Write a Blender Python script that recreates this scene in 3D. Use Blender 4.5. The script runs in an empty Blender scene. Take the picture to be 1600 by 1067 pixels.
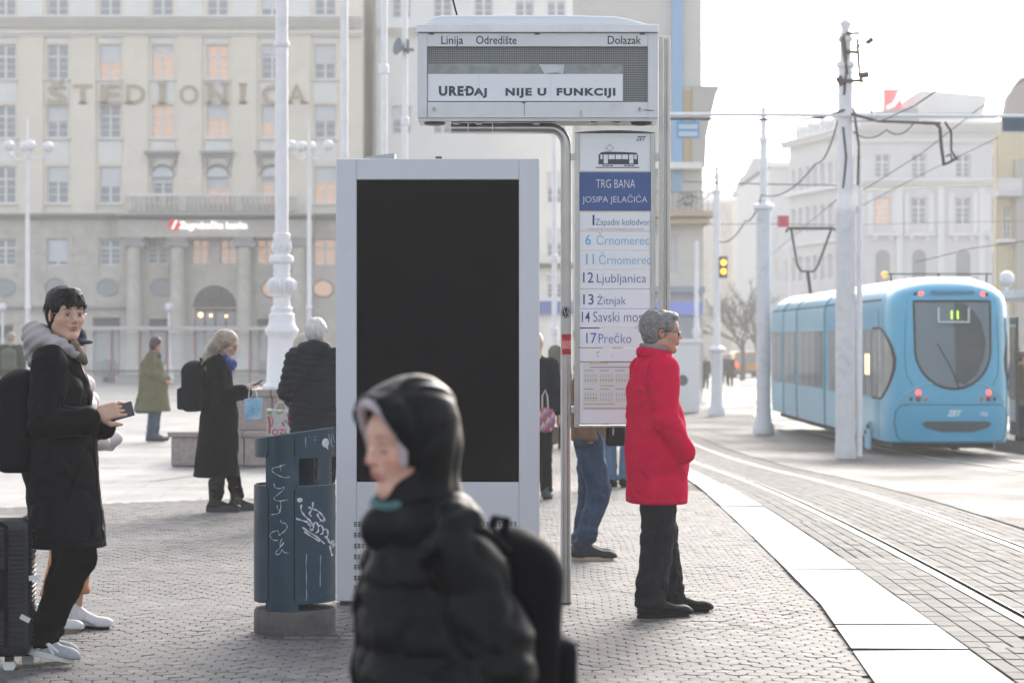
import bpy, math, random
import numpy as np
from mathutils import Matrix, Vector, Euler

SC = bpy.context.scene
COL = SC.collection
R = math.radians

# ------------------------------------------------------------------ camera, sky, sun, exposure
cam_d = bpy.data.cameras.new('camera')
cam = bpy.data.objects.new('camera', cam_d); COL.objects.link(cam)
cam.location = (0, 0, 1.6); cam.rotation_euler = (R(90), 0, 0)
cam_d.sensor_width = 36; cam_d.lens = 85; cam_d.shift_y = -0.0022
cam_d.clip_start = 0.1; cam_d.clip_end = 3000
cam_d.dof.use_dof = True; cam_d.dof.focus_distance = 14.0; cam_d.dof.aperture_fstop = 4.0
SC.camera = cam

SUN_EL, SUN_AZ = R(24), R(16)          # azimuth measured from +Y towards +X
world = bpy.data.worlds.new('World'); SC.world = world; world.use_nodes = True
nt = world.node_tree
sky = nt.nodes.new('ShaderNodeTexSky'); sky.sky_type = 'NISHITA'; sky.sun_disc = False
sky.sun_elevation = SUN_EL; sky.sun_rotation = SUN_AZ
sky.air_density = 1.0; sky.dust_density = 4.0; sky.ozone_density = 1.5
bg = nt.nodes['Background']; bg.inputs['Strength'].default_value = 0.15
hs = nt.nodes.new('ShaderNodeHueSaturation'); hs.inputs['Saturation'].default_value = .45      # a thin bright overcast takes the blue out of the sky
nt.links.new(sky.outputs[0], hs.inputs['Color']); nt.links.new(hs.outputs[0], bg.inputs['Color'])
sun_d = bpy.data.lights.new('sun', 'SUN'); sun_d.energy = .7; sun_d.angle = R(14)
sun_d.color = (1.0, 0.93, 0.84)
sun = bpy.data.objects.new('sun', sun_d); COL.objects.link(sun)
sv = Vector((math.sin(SUN_AZ)*math.cos(SUN_EL), math.cos(SUN_AZ)*math.cos(SUN_EL), math.sin(SUN_EL)))
sun.rotation_euler = sv.to_track_quat('Z', 'Y').to_euler()
SC.view_settings.view_transform = 'Standard'; SC.view_settings.look = 'None'
SC.view_settings.exposure = 1.5; SC.view_settings.gamma = 1.0
SC.view_settings.use_curve_mapping = False
SC.render.engine = 'CYCLES'
SC.cycles.use_denoising = True
SC.cycles.max_bounces = 7; SC.cycles.diffuse_bounces = 3; SC.cycles.glossy_bounces = 3
SC.cycles.transmission_bounces = 4; SC.cycles.volume_bounces = 1; SC.cycles.transparent_max_bounces = 6
SC.cycles.sample_clamp_indirect = 4.0
SC.cycles.use_adaptive_sampling = True; SC.cycles.adaptive_threshold = 0.01

FPX = 3778.0
def WX(px, d): return (px-800.0)*d/FPX
def WZ(py, d): return 1.6 + (530.0-py)*d/FPX
def WP(px, py, d): return (WX(px, d), d, WZ(py, d))

def gz(x, y):
    d = np.interp(np.array([-8, -5, -2.5, 0, 2.5, 5, 8])+y, [24, 43, 59, 77, 180, 400], [0, .58, .73, .86, 1.0, 1.0]).mean()
    s = min(1.0, max(0.0, (x+1.5)/6.0)); s = s*s*(3-2*s)
    return float(-d*s)

# ------------------------------------------------------------------ materials
MATS = {}
def mat(name, col, rough=0.6, metal=0.0, var=0.0, vscale=8.0, bump=0.0, bscale=60.0, spec=0.5,
        emit=None, estr=0.0, attr=False, dirt=None, dscale=3.0, damount=0.5, stretch=None, trans=0.0, alpha=1.0, coat=0.0, sheen=0.0):
    if name in MATS: return MATS[name]
    m = bpy.data.materials.new(name); m.use_nodes = True
    n = m.node_tree.nodes; l = m.node_tree.links
    b = n['Principled BSDF']
    b.inputs['Roughness'].default_value = rough; b.inputs['Metallic'].default_value = metal
    b.inputs['Specular IOR Level'].default_value = spec
    b.inputs['Coat Weight'].default_value = coat
    b.inputs['Sheen Weight'].default_value = sheen
    b.inputs['Transmission Weight'].default_value = trans
    b.inputs['Alpha'].default_value = alpha
    c4 = (*col, 1)
    b.inputs['Base Color'].default_value = c4
    src = None
    tc = n.new('ShaderNodeTexCoord'); vec = tc.outputs['Object']
    if stretch:
        mp = n.new('ShaderNodeMapping'); mp.inputs['Scale'].default_value = stretch
        l.new(vec, mp.inputs['Vector']); vec = mp.outputs[0]
    if attr:
        a = n.new('ShaderNodeVertexColor'); a.layer_name = 'Col'; src = a.outputs['Color']
    if var > 0:
        t = n.new('ShaderNodeTexNoise'); t.inputs['Scale'].default_value = vscale
        t.inputs['Detail'].default_value = 5; t.inputs['Roughness'].default_value = .6
        l.new(vec, t.inputs['Vector'])
        mr = n.new('ShaderNodeMapRange'); mr.inputs['From Min'].default_value = .3; mr.inputs['From Max'].default_value = .7
        mr.inputs['To Min'].default_value = 1-var; mr.inputs['To Max'].default_value = 1+var
        l.new(t.outputs['Fac'], mr.inputs['Value'])
        mx = n.new('ShaderNodeVectorMath'); mx.operation = 'SCALE'
        if src: l.new(src, mx.inputs[0])
        else: mx.inputs[0].default_value = col
        l.new(mr.outputs[0], mx.inputs['Scale']); src = mx.outputs[0]
    if dirt:
        t = n.new('ShaderNodeTexNoise'); t.inputs['Scale'].default_value = dscale
        t.inputs['Detail'].default_value = 8; t.inputs['Roughness'].default_value = .7
        l.new(vec, t.inputs['Vector'])
        mr = n.new('ShaderNodeMapRange'); mr.inputs['From Min'].default_value = .5; mr.inputs['From Max'].default_value = .72
        mr.inputs['To Max'].default_value = damount
        l.new(t.outputs['Fac'], mr.inputs['Value'])
        mx = n.new('ShaderNodeMix'); mx.data_type = 'RGBA'
        l.new(mr.outputs[0], mx.inputs['Factor'])
        if src: l.new(src, mx.inputs['A'])
        else: mx.inputs['A'].default_value = c4
        mx.inputs['B'].default_value = (*dirt, 1); src = mx.outputs['Result']
    if src: l.new(src, b.inputs['Base Color'])
    if bump > 0:
        t = n.new('ShaderNodeTexNoise'); t.inputs['Scale'].default_value = bscale
        t.inputs['Detail'].default_value = 5; l.new(vec, t.inputs['Vector'])
        bp = n.new('ShaderNodeBump'); bp.inputs['Strength'].default_value = bump; bp.inputs['Distance'].default_value = 0.01
        l.new(t.outputs['Fac'], bp.inputs['Height']); l.new(bp.outputs[0], b.inputs['Normal'])
    if emit:
        b.inputs['Emission Color'].default_value = (*emit, 1); b.inputs['Emission Strength'].default_value = estr
    MATS[name] = m
    return m

# ------------------------------------------------------------------ object helpers
def link(o, parent=None):
    COL.objects.link(o)
    if parent is not None: o.parent = parent
    return o
def tag(o, label=None, cat=None, group=None, kind=None):
    if label: o['label'] = label
    if cat: o['category'] = cat
    if group: o['group'] = group
    if kind: o['kind'] = kind
    return o
def empty(name, loc, rz=0.0, label=None, cat=None, group=None):
    o = bpy.data.objects.new(name, None); COL.objects.link(o)
    o.location = loc; o.rotation_euler = (0, 0, rz); o.empty_display_size = .1
    return tag(o, label, cat, group)
def copy_tree(o, parent=None, only=None):
    c = o.copy(); COL.objects.link(c); c.parent = parent
    for ch in list(o.children): copy_tree(ch, c)
    return c
def inst(name, src, loc, parent=None, rot=None, scale=None):
    c = bpy.data.objects.new(name, src if isinstance(src, bpy.types.Mesh) else src.data)
    link(c, parent); c.location = loc
    if rot: c.rotation_euler = rot
    if scale: c.scale = scale
    return c

class MB:
    def __init__(s): s.v = []; s.f = []; s.m = []; s.cur = 0
    def quad(s, a, b, c, d):
        i = len(s.v); s.v += [tuple(a), tuple(b), tuple(c), tuple(d)]; s.f.append((i, i+1, i+2, i+3)); s.m.append(s.cur); return s
    def poly(s, pts):
        i = len(s.v); s.v += [tuple(p) for p in pts]; s.f.append(tuple(range(i, i+len(pts)))); s.m.append(s.cur); return s
    def box(s, x0, x1, y0, y1, z0, z1):
        if x0 > x1: x0, x1 = x1, x0
        if y0 > y1: y0, y1 = y1, y0
        if z0 > z1: z0, z1 = z1, z0
        i = len(s.v)
        s.v += [(x0,y0,z0),(x1,y0,z0),(x1,y1,z0),(x0,y1,z0),(x0,y0,z1),(x1,y0,z1),(x1,y1,z1),(x0,y1,z1)]
        for q in ((0,3,2,1),(4,5,6,7),(0,1,5,4),(1,2,6,5),(2,3,7,6),(3,0,4,7)):
            s.f.append(tuple(i+k for k in q)); s.m.append(s.cur)
        return s
    def cbox(s, x, y, z, w, d, h): return s.box(x-w/2, x+w/2, y-d/2, y+d/2, z-h/2, z+h/2)
    def prism(s, pts, axis, a, b):
        """pts 2D outline (ccw), extruded along axis ('x','y','z') from a to b"""
        n = len(pts); i = len(s.v)
        def P(p, t):
            return {'y': (p[0], t, p[1]), 'x': (t, p[0], p[1]), 'z': (p[0], p[1], t)}[axis]
        s.v += [P(p, a) for p in pts] + [P(p, b) for p in pts]
        s.f.append(tuple(i+k for k in range(n))); s.m.append(s.cur)
        s.f.append(tuple(i+n+k for k in reversed(range(n)))); s.m.append(s.cur)
        for k in range(n):
            s.f.append((i+(k+1)%n, i+k, i+n+k, i+n+(k+1)%n)); s.m.append(s.cur)
        return s
    def lathe(s, prof, n=24, cx=0, cy=0, cap=True, sx=1, sy=1, flute=0):
        i = len(s.v); m = len(prof)
        for r, z in prof:
            for k in range(n):
                a = 2*math.pi*k/n
                s.v.append((cx+r*math.cos(a)*sx, cy+r*math.sin(a)*sy, z))
        for j in range(m-1):
            for k in range(n):
                s.f.append((i+j*n+k, i+j*n+(k+1)%n, i+(j+1)*n+(k+1)%n, i+(j+1)*n+k)); s.m.append(s.cur)
        if cap:
            s.f.append(tuple(i+k for k in reversed(range(n)))); s.m.append(s.cur)
            s.f.append(tuple(i+(m-1)*n+k for k in range(n))); s.m.append(s.cur)
        return s
    def tube(s, pts, rad, n=8, cap=True, closed=False):
        pts = [Vector(p) for p in pts]; N = len(pts)
        if not hasattr(rad, '__len__'): rad = [rad]*N
        i0 = len(s.v); up = None
        for j, p in enumerate(pts):
            if closed: t = pts[(j+1)%N]-pts[j-1]
            elif j == 0: t = pts[1]-pts[0]
            elif j == N-1: t = pts[-1]-pts[-2]
            else: t = (pts[j+1]-p).normalized()+(p-pts[j-1]).normalized()
            if t.length < 1e-9: t = Vector((0,0,1))
            t.normalize()
            if up is None:
                up = Vector((0,0,1)) if abs(t.z) < .9 else Vector((0,1,0))
            a = (up-t*up.dot(t))
            if a.length < 1e-6: a = t.orthogonal()
            a.normalize(); up = a; b = t.cross(a)
            for k in range(n):
                an = 2*math.pi*k/n
                s.v.append(tuple(p+(a*math.cos(an)+b*math.sin(an))*rad[j]))
        rng = N if closed else N-1
        for j in range(rng):
            j2 = (j+1) % N
            for k in range(n):
                s.f.append((i0+j*n+k, i0+j*n+(k+1)%n, i0+j2*n+(k+1)%n, i0+j2*n+k)); s.m.append(s.cur)
        if cap and not closed:
            s.f.append(tuple(i0+k for k in reversed(range(n)))); s.m.append(s.cur)
            s.f.append(tuple(i0+(N-1)*n+k for k in range(n))); s.m.append(s.cur)
        return s
    def ball(s, c, r, n=16, m=10, sc=(1,1,1)):
        i = len(s.v)
        for j in range(m+1):
            th = math.pi*j/m
            for k in range(n):
                a = 2*math.pi*k/n
                s.v.append((c[0]+r*sc[0]*math.sin(th)*math.cos(a), c[1]+r*sc[1]*math.sin(th)*math.sin(a), c[2]-r*sc[2]*math.cos(th)))
        for j in range(m):
            for k in range(n):
                s.f.append((i+j*n+k, i+j*n+(k+1)%n, i+(j+1)*n+(k+1)%n, i+(j+1)*n+k)); s.m.append(s.cur)
        return s
    def mesh(s, name, mats, smooth=False):
        me = bpy.data.meshes.new(name); me.from_pydata(s.v, [], s.f)
        if not isinstance(mats, (list, tuple)): mats = [mats]
        for m in mats: me.materials.append(m)
        if len(mats) > 1: me.polygons.foreach_set('material_index', s.m)
        me.update()
        if smooth:
            me.polygons.foreach_set('use_smooth', [True]*len(me.polygons))
            try: me.set_sharp_from_angle(angle=R(smooth if smooth is not True else 40))
            except Exception: pass
        return me
    def build(s, name, mats, parent=None, smooth=False, bevel=0, loc=None):
        o = bpy.data.objects.new(name, s.mesh(name, mats, smooth)); link(o, parent)
        if loc: o.location = loc
        if bevel:
            b = o.modifiers.new('bevel', 'BEVEL'); b.width = bevel; b.segments = 2; b.limit_method = 'ANGLE'
        return o

def text_obj(s, name, size, m, parent, loc, rot=(math.pi/2, 0, 0), align='LEFT', extrude=0.001, width=None, shear=0.0, offset=0.0, space=1.0, height=None):
    """lettering turned into a mesh of its own; baseline at loc; width rescales it to fit"""
    cu = bpy.data.curves.new('lettering', 'FONT'); cu.body = s; cu.size = size; cu.extrude = extrude
    cu.align_x = align; cu.shear = shear; cu.offset = offset; cu.space_character = space; cu.resolution_u = 3
    tmp = bpy.data.objects.new('tmp_lettering', cu); COL.objects.link(tmp)
    dg = bpy.context.evaluated_depsgraph_get(); dg.update()
    me = bpy.data.meshes.new_from_object(tmp.evaluated_get(dg))
    bpy.data.objects.remove(tmp); bpy.data.curves.remove(cu)
    co = np.empty(len(me.vertices)*3); me.vertices.foreach_get('co', co); co = co.reshape(-1, 3)
    if len(co):
        lo, hi = co.min(0), co.max(0)
        if width: co[:, 0] *= width/(hi[0]-lo[0])
        if height: co[:, 1] *= height/(hi[1]-min(0, lo[1]))
    me.vertices.foreach_set('co', co.ravel()); me.update()
    me.materials.clear(); me.materials.append(m)
    o = bpy.data.objects.new(name, me); link(o, parent); o.location = loc; o.rotation_euler = rot
    return o

rnd = random.Random(7)
M = {}
M['white_paint'] = mat('white_paint', (.80,.79,.81), .45, var=.04, bump=.1, dirt=(.45,.43,.42), dscale=2.5, damount=.35)
M['steel'] = mat('steel', (.42,.41,.40), .32, metal=.85, var=.1, vscale=5, bump=.05)
M['dark_metal'] = mat('dark_metal', (.05,.055,.06), .5)
M['wire'] = mat('wire', (.07,.07,.07), .6, spec=.1)
M['black'] = mat('black', (.006,.006,.008), .6, spec=.1)
M['glass'] = mat('glass', (.08,.095,.11), .08, spec=.8)
M['globe'] = mat('globe', (.75,.76,.78), .3)
# ------------------------------------------------------------------ GROUND
def curve_track(y, x0):
    """x of a rail that starts at x0 and bends to the right beyond 60 m"""
    return x0 + (0.0035*(y-58)**2 if y > 58 else 0)

def sheet(name, xfun0, xfun1, ys, nx, m, lift=0.0, kind='structure'):
    vs, fs = [], []
    for y in ys:
        a, b = xfun0(y), xfun1(y)
        for i in range(nx+1):
            x = a+(b-a)*i/nx
            vs.append((x, y, gz(x, y)+lift))
    for j in range(len(ys)-1):
        for i in range(nx):
            k = j*(nx+1)+i
            fs.append((k, k+1, k+nx+2, k+nx+1))
    me = bpy.data.meshes.new(name); me.from_pydata(vs, [], fs); me.materials.append(m)
    o = bpy.data.objects.new(name, me); link(o); 
    if kind: o['kind'] = kind
    return o

def ground_mat(name, c1, c2, rough, scale, brick=None, bump=.3, spec=.5, patch=None):
    m = bpy.data.materials.new(name); m.use_nodes = True
    n = m.node_tree.nodes; l = m.node_tree.links; b = n['Principled BSDF']
    b.inputs['Specular IOR Level'].default_value = spec
    tc = n.new('ShaderNodeTexCoord')
    t = n.new('ShaderNodeTexNoise'); t.inputs['Scale'].default_value = scale; t.inputs['Detail'].default_value = 9; t.inputs['Roughness'].default_value = .65
    l.new(tc.outputs['Object'], t.inputs['Vector'])
    cr = n.new('ShaderNodeValToRGB'); cr.color_ramp.elements[0].position = .35; cr.color_ramp.elements[1].position = .65
    cr.color_ramp.elements[0].color = (*c1, 1); cr.color_ramp.elements[1].color = (*c2, 1)
    l.new(t.outputs['Fac'], cr.inputs['Fac'])
    out = cr.outputs['Color']; h = t.outputs['Fac']
    if brick:
        br = n.new('ShaderNodeTexBrick'); br.inputs['Scale'].default_value = 1
        br.inputs['Brick Width'].default_value = brick[0]; br.inputs['Row Height'].default_value = brick[1]
        br.inputs['Mortar Size'].default_value = brick[2]; br.inputs['Mortar Smooth'].default_value = .3
        br.inputs['Color1'].default_value = (.88,.88,.88,1); br.inputs['Color2'].default_value = (1.1,1.1,1.1,1); br.inputs['Mortar'].default_value = (.45,.45,.45,1)
        l.new(tc.outputs['Object'], br.inputs['Vector'])
        mx = n.new('ShaderNodeMix'); mx.data_type = 'RGBA'; mx.blend_type = 'MULTIPLY'; mx.inputs['Factor'].default_value = 1
        l.new(out, mx.inputs['A']); l.new(br.outputs['Color'], mx.inputs['B']); out = mx.outputs['Result']
    # damp patches: smoother
    t2 = n.new('ShaderNodeTexNoise'); t2.inputs['Scale'].default_value = .35; t2.inputs['Detail'].default_value = 6
    mp = n.new('ShaderNodeMapping'); mp.inputs['Scale'].default_value = (1, .6, 1)
    l.new(tc.outputs['Object'], mp.inputs['Vector']); l.new(mp.outputs[0], t2.inputs['Vector'])
    mr = n.new('ShaderNodeMapRange'); mr.inputs['From Min'].default_value = .4; mr.inputs['From Max'].default_value = .62
    mr.inputs['To Min'].default_value = rough[0]; mr.inputs['To Max'].default_value = rough[1]
    l.new(t2.outputs['Fac'], mr.inputs['Value']); l.new(mr.outputs[0], b.inputs['Roughness'])
    l.new(out, b.inputs['Base Color'])
    t3 = n.new('ShaderNodeTexNoise'); t3.inputs['Scale'].default_value = 45; t3.inputs['Detail'].default_value = 4
    l.new(tc.outputs['Object'], t3.inputs['Vector'])
    bp = n.new('ShaderNodeBump'); bp.inputs['Strength'].default_value = bump; bp.inputs['Distance'].default_value = .01
    l.new(t3.outputs['Fac'], bp.inputs['Height']); l.new(bp.outputs[0], b.inputs['Normal'])
    MATS[name] = m
    return m

M['plaza'] = ground_mat('plaza_stone', (.25,.245,.235), (.34,.33,.315), (.45,.7), 1.2, brick=(.9,.6,.008), bump=.25, spec=.25)
M['cobble_far'] = ground_mat('cobble_far', (.095,.088,.092), (.145,.138,.138), (.6,.8), 3, brick=(.14,.10,.012), bump=.8, spec=.15)
M['joint'] = ground_mat('joint_sand', (.018,.016,.016), (.04,.036,.036), (.7,.9), 12)
M['sett'] = ground_mat('track_sett', (.105,.103,.10), (.155,.152,.147), (.6,.8), 5, bump=.4, spec=.2)

ys = [-8, 0, 6] + list(np.arange(10, 60, 1.0)) + list(np.arange(60, 120, 4.0)) + list(np.arange(120, 330, 15.0))
sheet('ground', lambda y: -100, lambda y: 100, ys, 100, M['plaza'], -.012)
# asphalt street ribbon beyond / right of the tram
M['asphalt'] = ground_mat('asphalt', (.06,.06,.062), (.09,.09,.09), (.45,.65), 4, bump=.4)

# --- the dark cobbled stop platform (left of the white strip)
def edge_l(y): return float(np.interp(y, [0, 11.3, 14.4, 21.6, 28.8, 40, 60, 80], [1.2, 1.67, 1.83, 1.98, 2.12, 2.2, 2.3, 2.4]))
def edge_r(y): return float(np.interp(y, [0, 11.3, 22.4, 38, 60, 80], [2.2, 2.32, 2.45, 2.50, 2.6, 2.7]))
def plat_back(x): return float(np.interp(x, [-8, -4.8, -2.2, 4], [22.4, 23.0, 24.6, 27.5]))
plat = MB()
Xs = np.linspace(-8, 1, 19)
for i in range(len(Xs)-1):
    for (ya, yb) in ((2, 10), (10, 23)):
        pass
vs, fs = [], []
Ny, Nx = 20, 24
for j in range(Ny+1):
    for i in range(Nx+1):
        u = i/Nx
        v = j/Ny
        y = 4 + v*18
        x = -8 + u*(edge_l(y)+8)
        yy = 4 + v*(plat_back(x)-4) if x < 2.5 else y
        x = -8 + u*(edge_l(yy)+8)
        vs.append((x, yy, gz(x, yy)-.006))
for j in range(Ny):
    for i in range(Nx):
        k = j*(Nx+1)+i; fs.append((k, k+1, k+Nx+2, k+Nx+1))
me = bpy.data.meshes.new('pavement'); me.from_pydata(vs, [], fs); me.materials.append(M['joint'])
pavement = link(bpy.data.objects.new('pavement', me)); pavement['kind'] = 'structure'
# strip of platform that runs on beside the white slabs
sheet('pavement', lambda y: 0.0 if y < 60 else 0.3, edge_l, list(np.arange(25, 81, 1.0)), 8, M['cobble_far'], .004)

def paver_mat(name, v):
    m = mat(name, v, .68, var=.18, vscale=2.5, bump=.5, bscale=90, dirt=(.07,.06,.06), dscale=1.1, damount=.5, spec=.3)
    return m
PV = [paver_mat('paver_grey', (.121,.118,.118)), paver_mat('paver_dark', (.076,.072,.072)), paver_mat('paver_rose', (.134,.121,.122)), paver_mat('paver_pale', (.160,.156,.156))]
# fish scale pavers: a domed six sided stone with a rounded front
def scale_outline(w, l):
    p = l*.5; return [(-w*.5, -p*.36), (-w*.30, -p*.80), (0, -p), (w*.30, -p*.80), (w*.5, -p*.36), (w*.5, p*.34), (0, p*.82), (-w*.5, p*.34)]
PW, PL = .098, .138
def paver_geo(mb, x, y, z, w, l, h, rz=0, tilt=(0, 0)):
    o = scale_outline(w, l); c, s = math.cos(rz), math.sin(rz); i = len(mb.v)
    def pt(px, py, pz): return (x+px*c-py*s, y+px*s+py*c, z+pz+px*tilt[0]+py*tilt[1])
    for px, py in o: mb.v.append(pt(px, py, -.012))
    for px, py in o: mb.v.append(pt(px*.985, py*.985, h-.002))
    for px, py in o: mb.v.append(pt(px*.90, py*.92, h))
    n = 8
    for a in range(2):
        for k in range(n):
            mb.f.append((i+a*n+k, i+a*n+(k+1)%n, i+(a+1)*n+(k+1)%n, i+(a+1)*n+k)); mb.m.append(mb.cur)
    mb.f.append(tuple(i+2*n+k for k in range(n))); mb.m.append(mb.cur)
proto_pavers = []
for q in range(6):
    mb = MB(); paver_geo(mb, 0, 0, 0, PW*.965, PL*.965, .009)
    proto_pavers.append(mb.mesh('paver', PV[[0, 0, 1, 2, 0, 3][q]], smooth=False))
single = 0
far = MB()
rows = []
y = 10.6; r = 0
spots = []
while y < 27.0:
    x = -3.9 - .03*(y-10) - (y-10)*.2
    x -= (x % PW)
    xoff = PW/2 if r % 2 else 0
    while x + xoff < edge_l(y)+.03:
        X = x+xoff
        if y < plat_back(X)-.05: spots.append((X + .01*math.sin(y*3+X), y + .02*math.sin(X*2.1)))
        x += PW
    y += PL*.66; r += 1
def seen(x, y): return abs(WXi(x, y)) 
vis = [(x, y) for x, y in spots if abs(x)*FPX/y < 815]
vis.sort(key=lambda p: p[1])
near = set(vis[:300])
for (x, y) in spots:
    if abs(x)*FPX/y > 840: continue
    n1 = math.sin(x*1.7+y*.9)+math.sin(y*2.3-x*.6)
    h = .0075+rnd.uniform(-.0016, .0016)+.002*n1; t = (rnd.gauss(0, .010), rnd.gauss(0, .012)); z = gz(x, y)
    rz = rnd.gauss(0, .025)
    k = rnd.random() + .06*n1
    q = 2 if k < .16 else (3 if k < .6 else (1 if k > .9 else 0)) if False else (1 if k < .18 else 2 if k < .34 else 3 if k > .86 else 0)
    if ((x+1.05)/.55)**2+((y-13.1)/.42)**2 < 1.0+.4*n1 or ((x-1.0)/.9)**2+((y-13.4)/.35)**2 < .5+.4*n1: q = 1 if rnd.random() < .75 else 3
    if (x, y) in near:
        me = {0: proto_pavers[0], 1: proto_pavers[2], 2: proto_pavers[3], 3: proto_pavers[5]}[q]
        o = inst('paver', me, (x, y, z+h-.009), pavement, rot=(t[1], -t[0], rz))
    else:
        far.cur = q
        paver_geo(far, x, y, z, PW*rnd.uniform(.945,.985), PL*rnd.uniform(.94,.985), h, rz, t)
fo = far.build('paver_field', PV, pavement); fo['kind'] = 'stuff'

# --- white edge slabs
M['slab'] = mat('white_slab', (.44,.43,.41), .65, var=.07, vscale=2.5, bump=.12, bscale=30, dirt=(.33,.31,.29), dscale=1.6, damount=.6, spec=.3)
strip = sheet('platform_edge', lambda y: edge_l(y)-.0, edge_r, list(np.arange(6, 80, 1.0)), 2, M['joint'], -.002)
cuts = [6.0, 8.0, 9.6, 11.0, 12.3, 13.35, 14.55, 16.6, 17.6, 19.6, 21.3, 23.5, 25.8, 28, 30.5, 33, 35.5, 38, 41, 44, 47, 50, 53, 56, 60, 64, 68, 72, 78]
for a, b in zip(cuts, cuts[1:]):
    g = .022; mb = MB(); K = 4; sk = rnd.uniform(-.02, .02)
    top = []
    h = .024+rnd.uniform(-.006, .006)
    ring = []
    for k in range(K+1):
        yy = a+g+(b-a-2*g)*k/K; ring.append((edge_l(yy)+.008, yy+sk))
    for k in range(K, -1, -1):
        yy = a+g+(b-a-2*g)*k/K; ring.append((edge_r(yy)-.008, yy-sk))
    n = len(ring); i = len(mb.v)
    mb.v += [(x, y, gz(x, y)+h) for x, y in ring] + [(x, y, gz(x, y)-.01) for x, y in ring]
    for k in range(K):
        mb.f.append((k, n-1-k, n-2-k, k+1)); mb.m.append(0)
    for k in range(n): mb.f.append((k, (k+1) % n, n+(k+1) % n, n+k)); mb.m.append(1)
    mb.build('edge_slab', [M['slab'], M['joint']], strip, bevel=0)

M['sett_joint'] = ground_mat('sett_joint', (.05,.048,.045), (.085,.08,.075), (.8,.9), 12, spec=.1)
# --- tram track bed with setts
def tr(y): return curve_track(y, 0)
bed = sheet('track_bed', lambda y: edge_r(min(y, 78))+.01+tr(y)*(1 if y > 58 else 0), lambda y: 4.35+tr(y), list(np.arange(6, 60, 1.0))+list(np.arange(60, 150, 3.0)), 6, M['sett_joint'], -.001)
SM = [mat('sett_grey', (.118,.115,.112), .75, var=.15, vscale=6, bump=.4, dirt=(.10,.095,.09), dscale=2, damount=.5, spec=.2),
      mat('sett_pale', (.150,.147,.143), .75, var=.12, vscale=6, bump=.4, dirt=(.13,.125,.12), dscale=2, damount=.5, spec=.2),
      mat('sett_dark', (.115,.112,.11), .75, var=.15, vscale=6, bump=.4, spec=.2)]
setts = MB(); cand = []
y = 8.6; r = 0
def xr(a): return a
while y < 58:
    ph = r % 2
    L = .235 if y < 40 else .47
    for lane, (xa, xb, w) in enumerate(((edge_r(y)+.02, 2.825, .105), (2.965, 3.825, .1005), (3.965, 4.34, .1))):
        nn = max(1, round((xb-xa)/w)); ww = (xb-xa)/nn
        for i in range(nn):
            off = 0
            cand.append((xa+ww*(i+.5), y+off, ww-.008, L-.012))
    y += L; r += 1
cand_v = sorted([c for c in cand if abs(c[0])*FPX/c[1] < 812], key=lambda c: c[1])
nearS = set(cand_v[:300])
unit = {}
for c in cand_v:
    x, y, w, l = c
    q = rnd.choice([0, 0, 1, 1, 0, 2]); h = .011+rnd.uniform(-.002, .002)
    mb = setts if c not in nearS else MB()
    X, Y, Z = (x, y, gz(x, y)) if c not in nearS else (0, 0, 0)
    def add(mb, X, Y, Z):
        i = len(mb.v); 
        for s_, hh in ((1, -.01), (1, h-.003), (.93, h)):
            wx = w/2*(1 if s_ == 1 else .93); ly = l/2-(0 if s_ == 1 else .005)
            mb.v += [(X-wx, Y-ly, Z+hh), (X+wx, Y-ly, Z+hh), (X+wx, Y+ly, Z+hh), (X-wx, Y+ly, Z+hh)]
        for a in range(2):
            for k in range(4): mb.f.append((i+a*4+k, i+a*4+(k+1)%4, i+(a+1)*4+(k+1)%4, i+(a+1)*4+k)); mb.m.append(q)
        mb.f.append((i+8, i+9, i+10, i+11)); mb.m.append(q)
    if c in nearS:
        key = (round(w, 2), round(l, 2), q)
        if key not in unit:
            add(mb, 0, 0, 0); unit[key] = mb.mesh('track_sett', SM)
        inst('track_sett', unit[key], (x, y, gz(x, y)+rnd.uniform(-.002, .002)), bed)
    else: add(setts, X, Y, Z)
so = setts.build('sett_field', SM, bed); so['kind'] = 'stuff'
sheet('track_paving', lambda y: edge_r(78)+.01+tr(y), lambda y: 4.35+tr(y), list(np.arange(58, 150, 3.0)), 4, M['sett'], .005)
# rails
M['rail'] = mat('rail_steel', (.24,.225,.21), .5, metal=.5, var=.15, vscale=3, bump=.05)
M['rail_side'] = mat('rail_groove', (.015,.013,.012), .8, spec=.1)
for x0 in (2.89, 3.89):
    mb = MB()
    yl = list(np.arange(6, 58, 1.0))+list(np.arange(58, 151, 3.0))
    prof = [(-.062, -.002), (-.058, .017), (.004, .017), (.008, -.006), (.052, -.006), (.055, .014), (.068, .014), (.070, -.002)]
    i = 0; n = len(prof)
    for y in yl:
        cx = curve_track(y, x0)
        for px, pz in prof: mb.v.append((cx+px, y, gz(cx, y)+pz))
    for j in range(len(yl)-1):
        for k in range(n-1):
            mb.f.append((j*n+k, j*n+k+1, (j+1)*n+k+1, (j+1)*n+k)); mb.m.append(1 if k in (2, 3, 4) else 0)
    o = mb.build('rail', [M['rail'], M['rail_side']]); o['kind'] = 'structure'
# island of dark cobbles, with a pale kerb line
sheet('island_pavement', lambda y: 4.36+tr(y), lambda y: 6.95+tr(y)*.6, list(np.arange(6, 60, 1.0))+list(np.arange(60, 130, 5.0)), 6, M['cobble_far'], .016)
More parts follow.
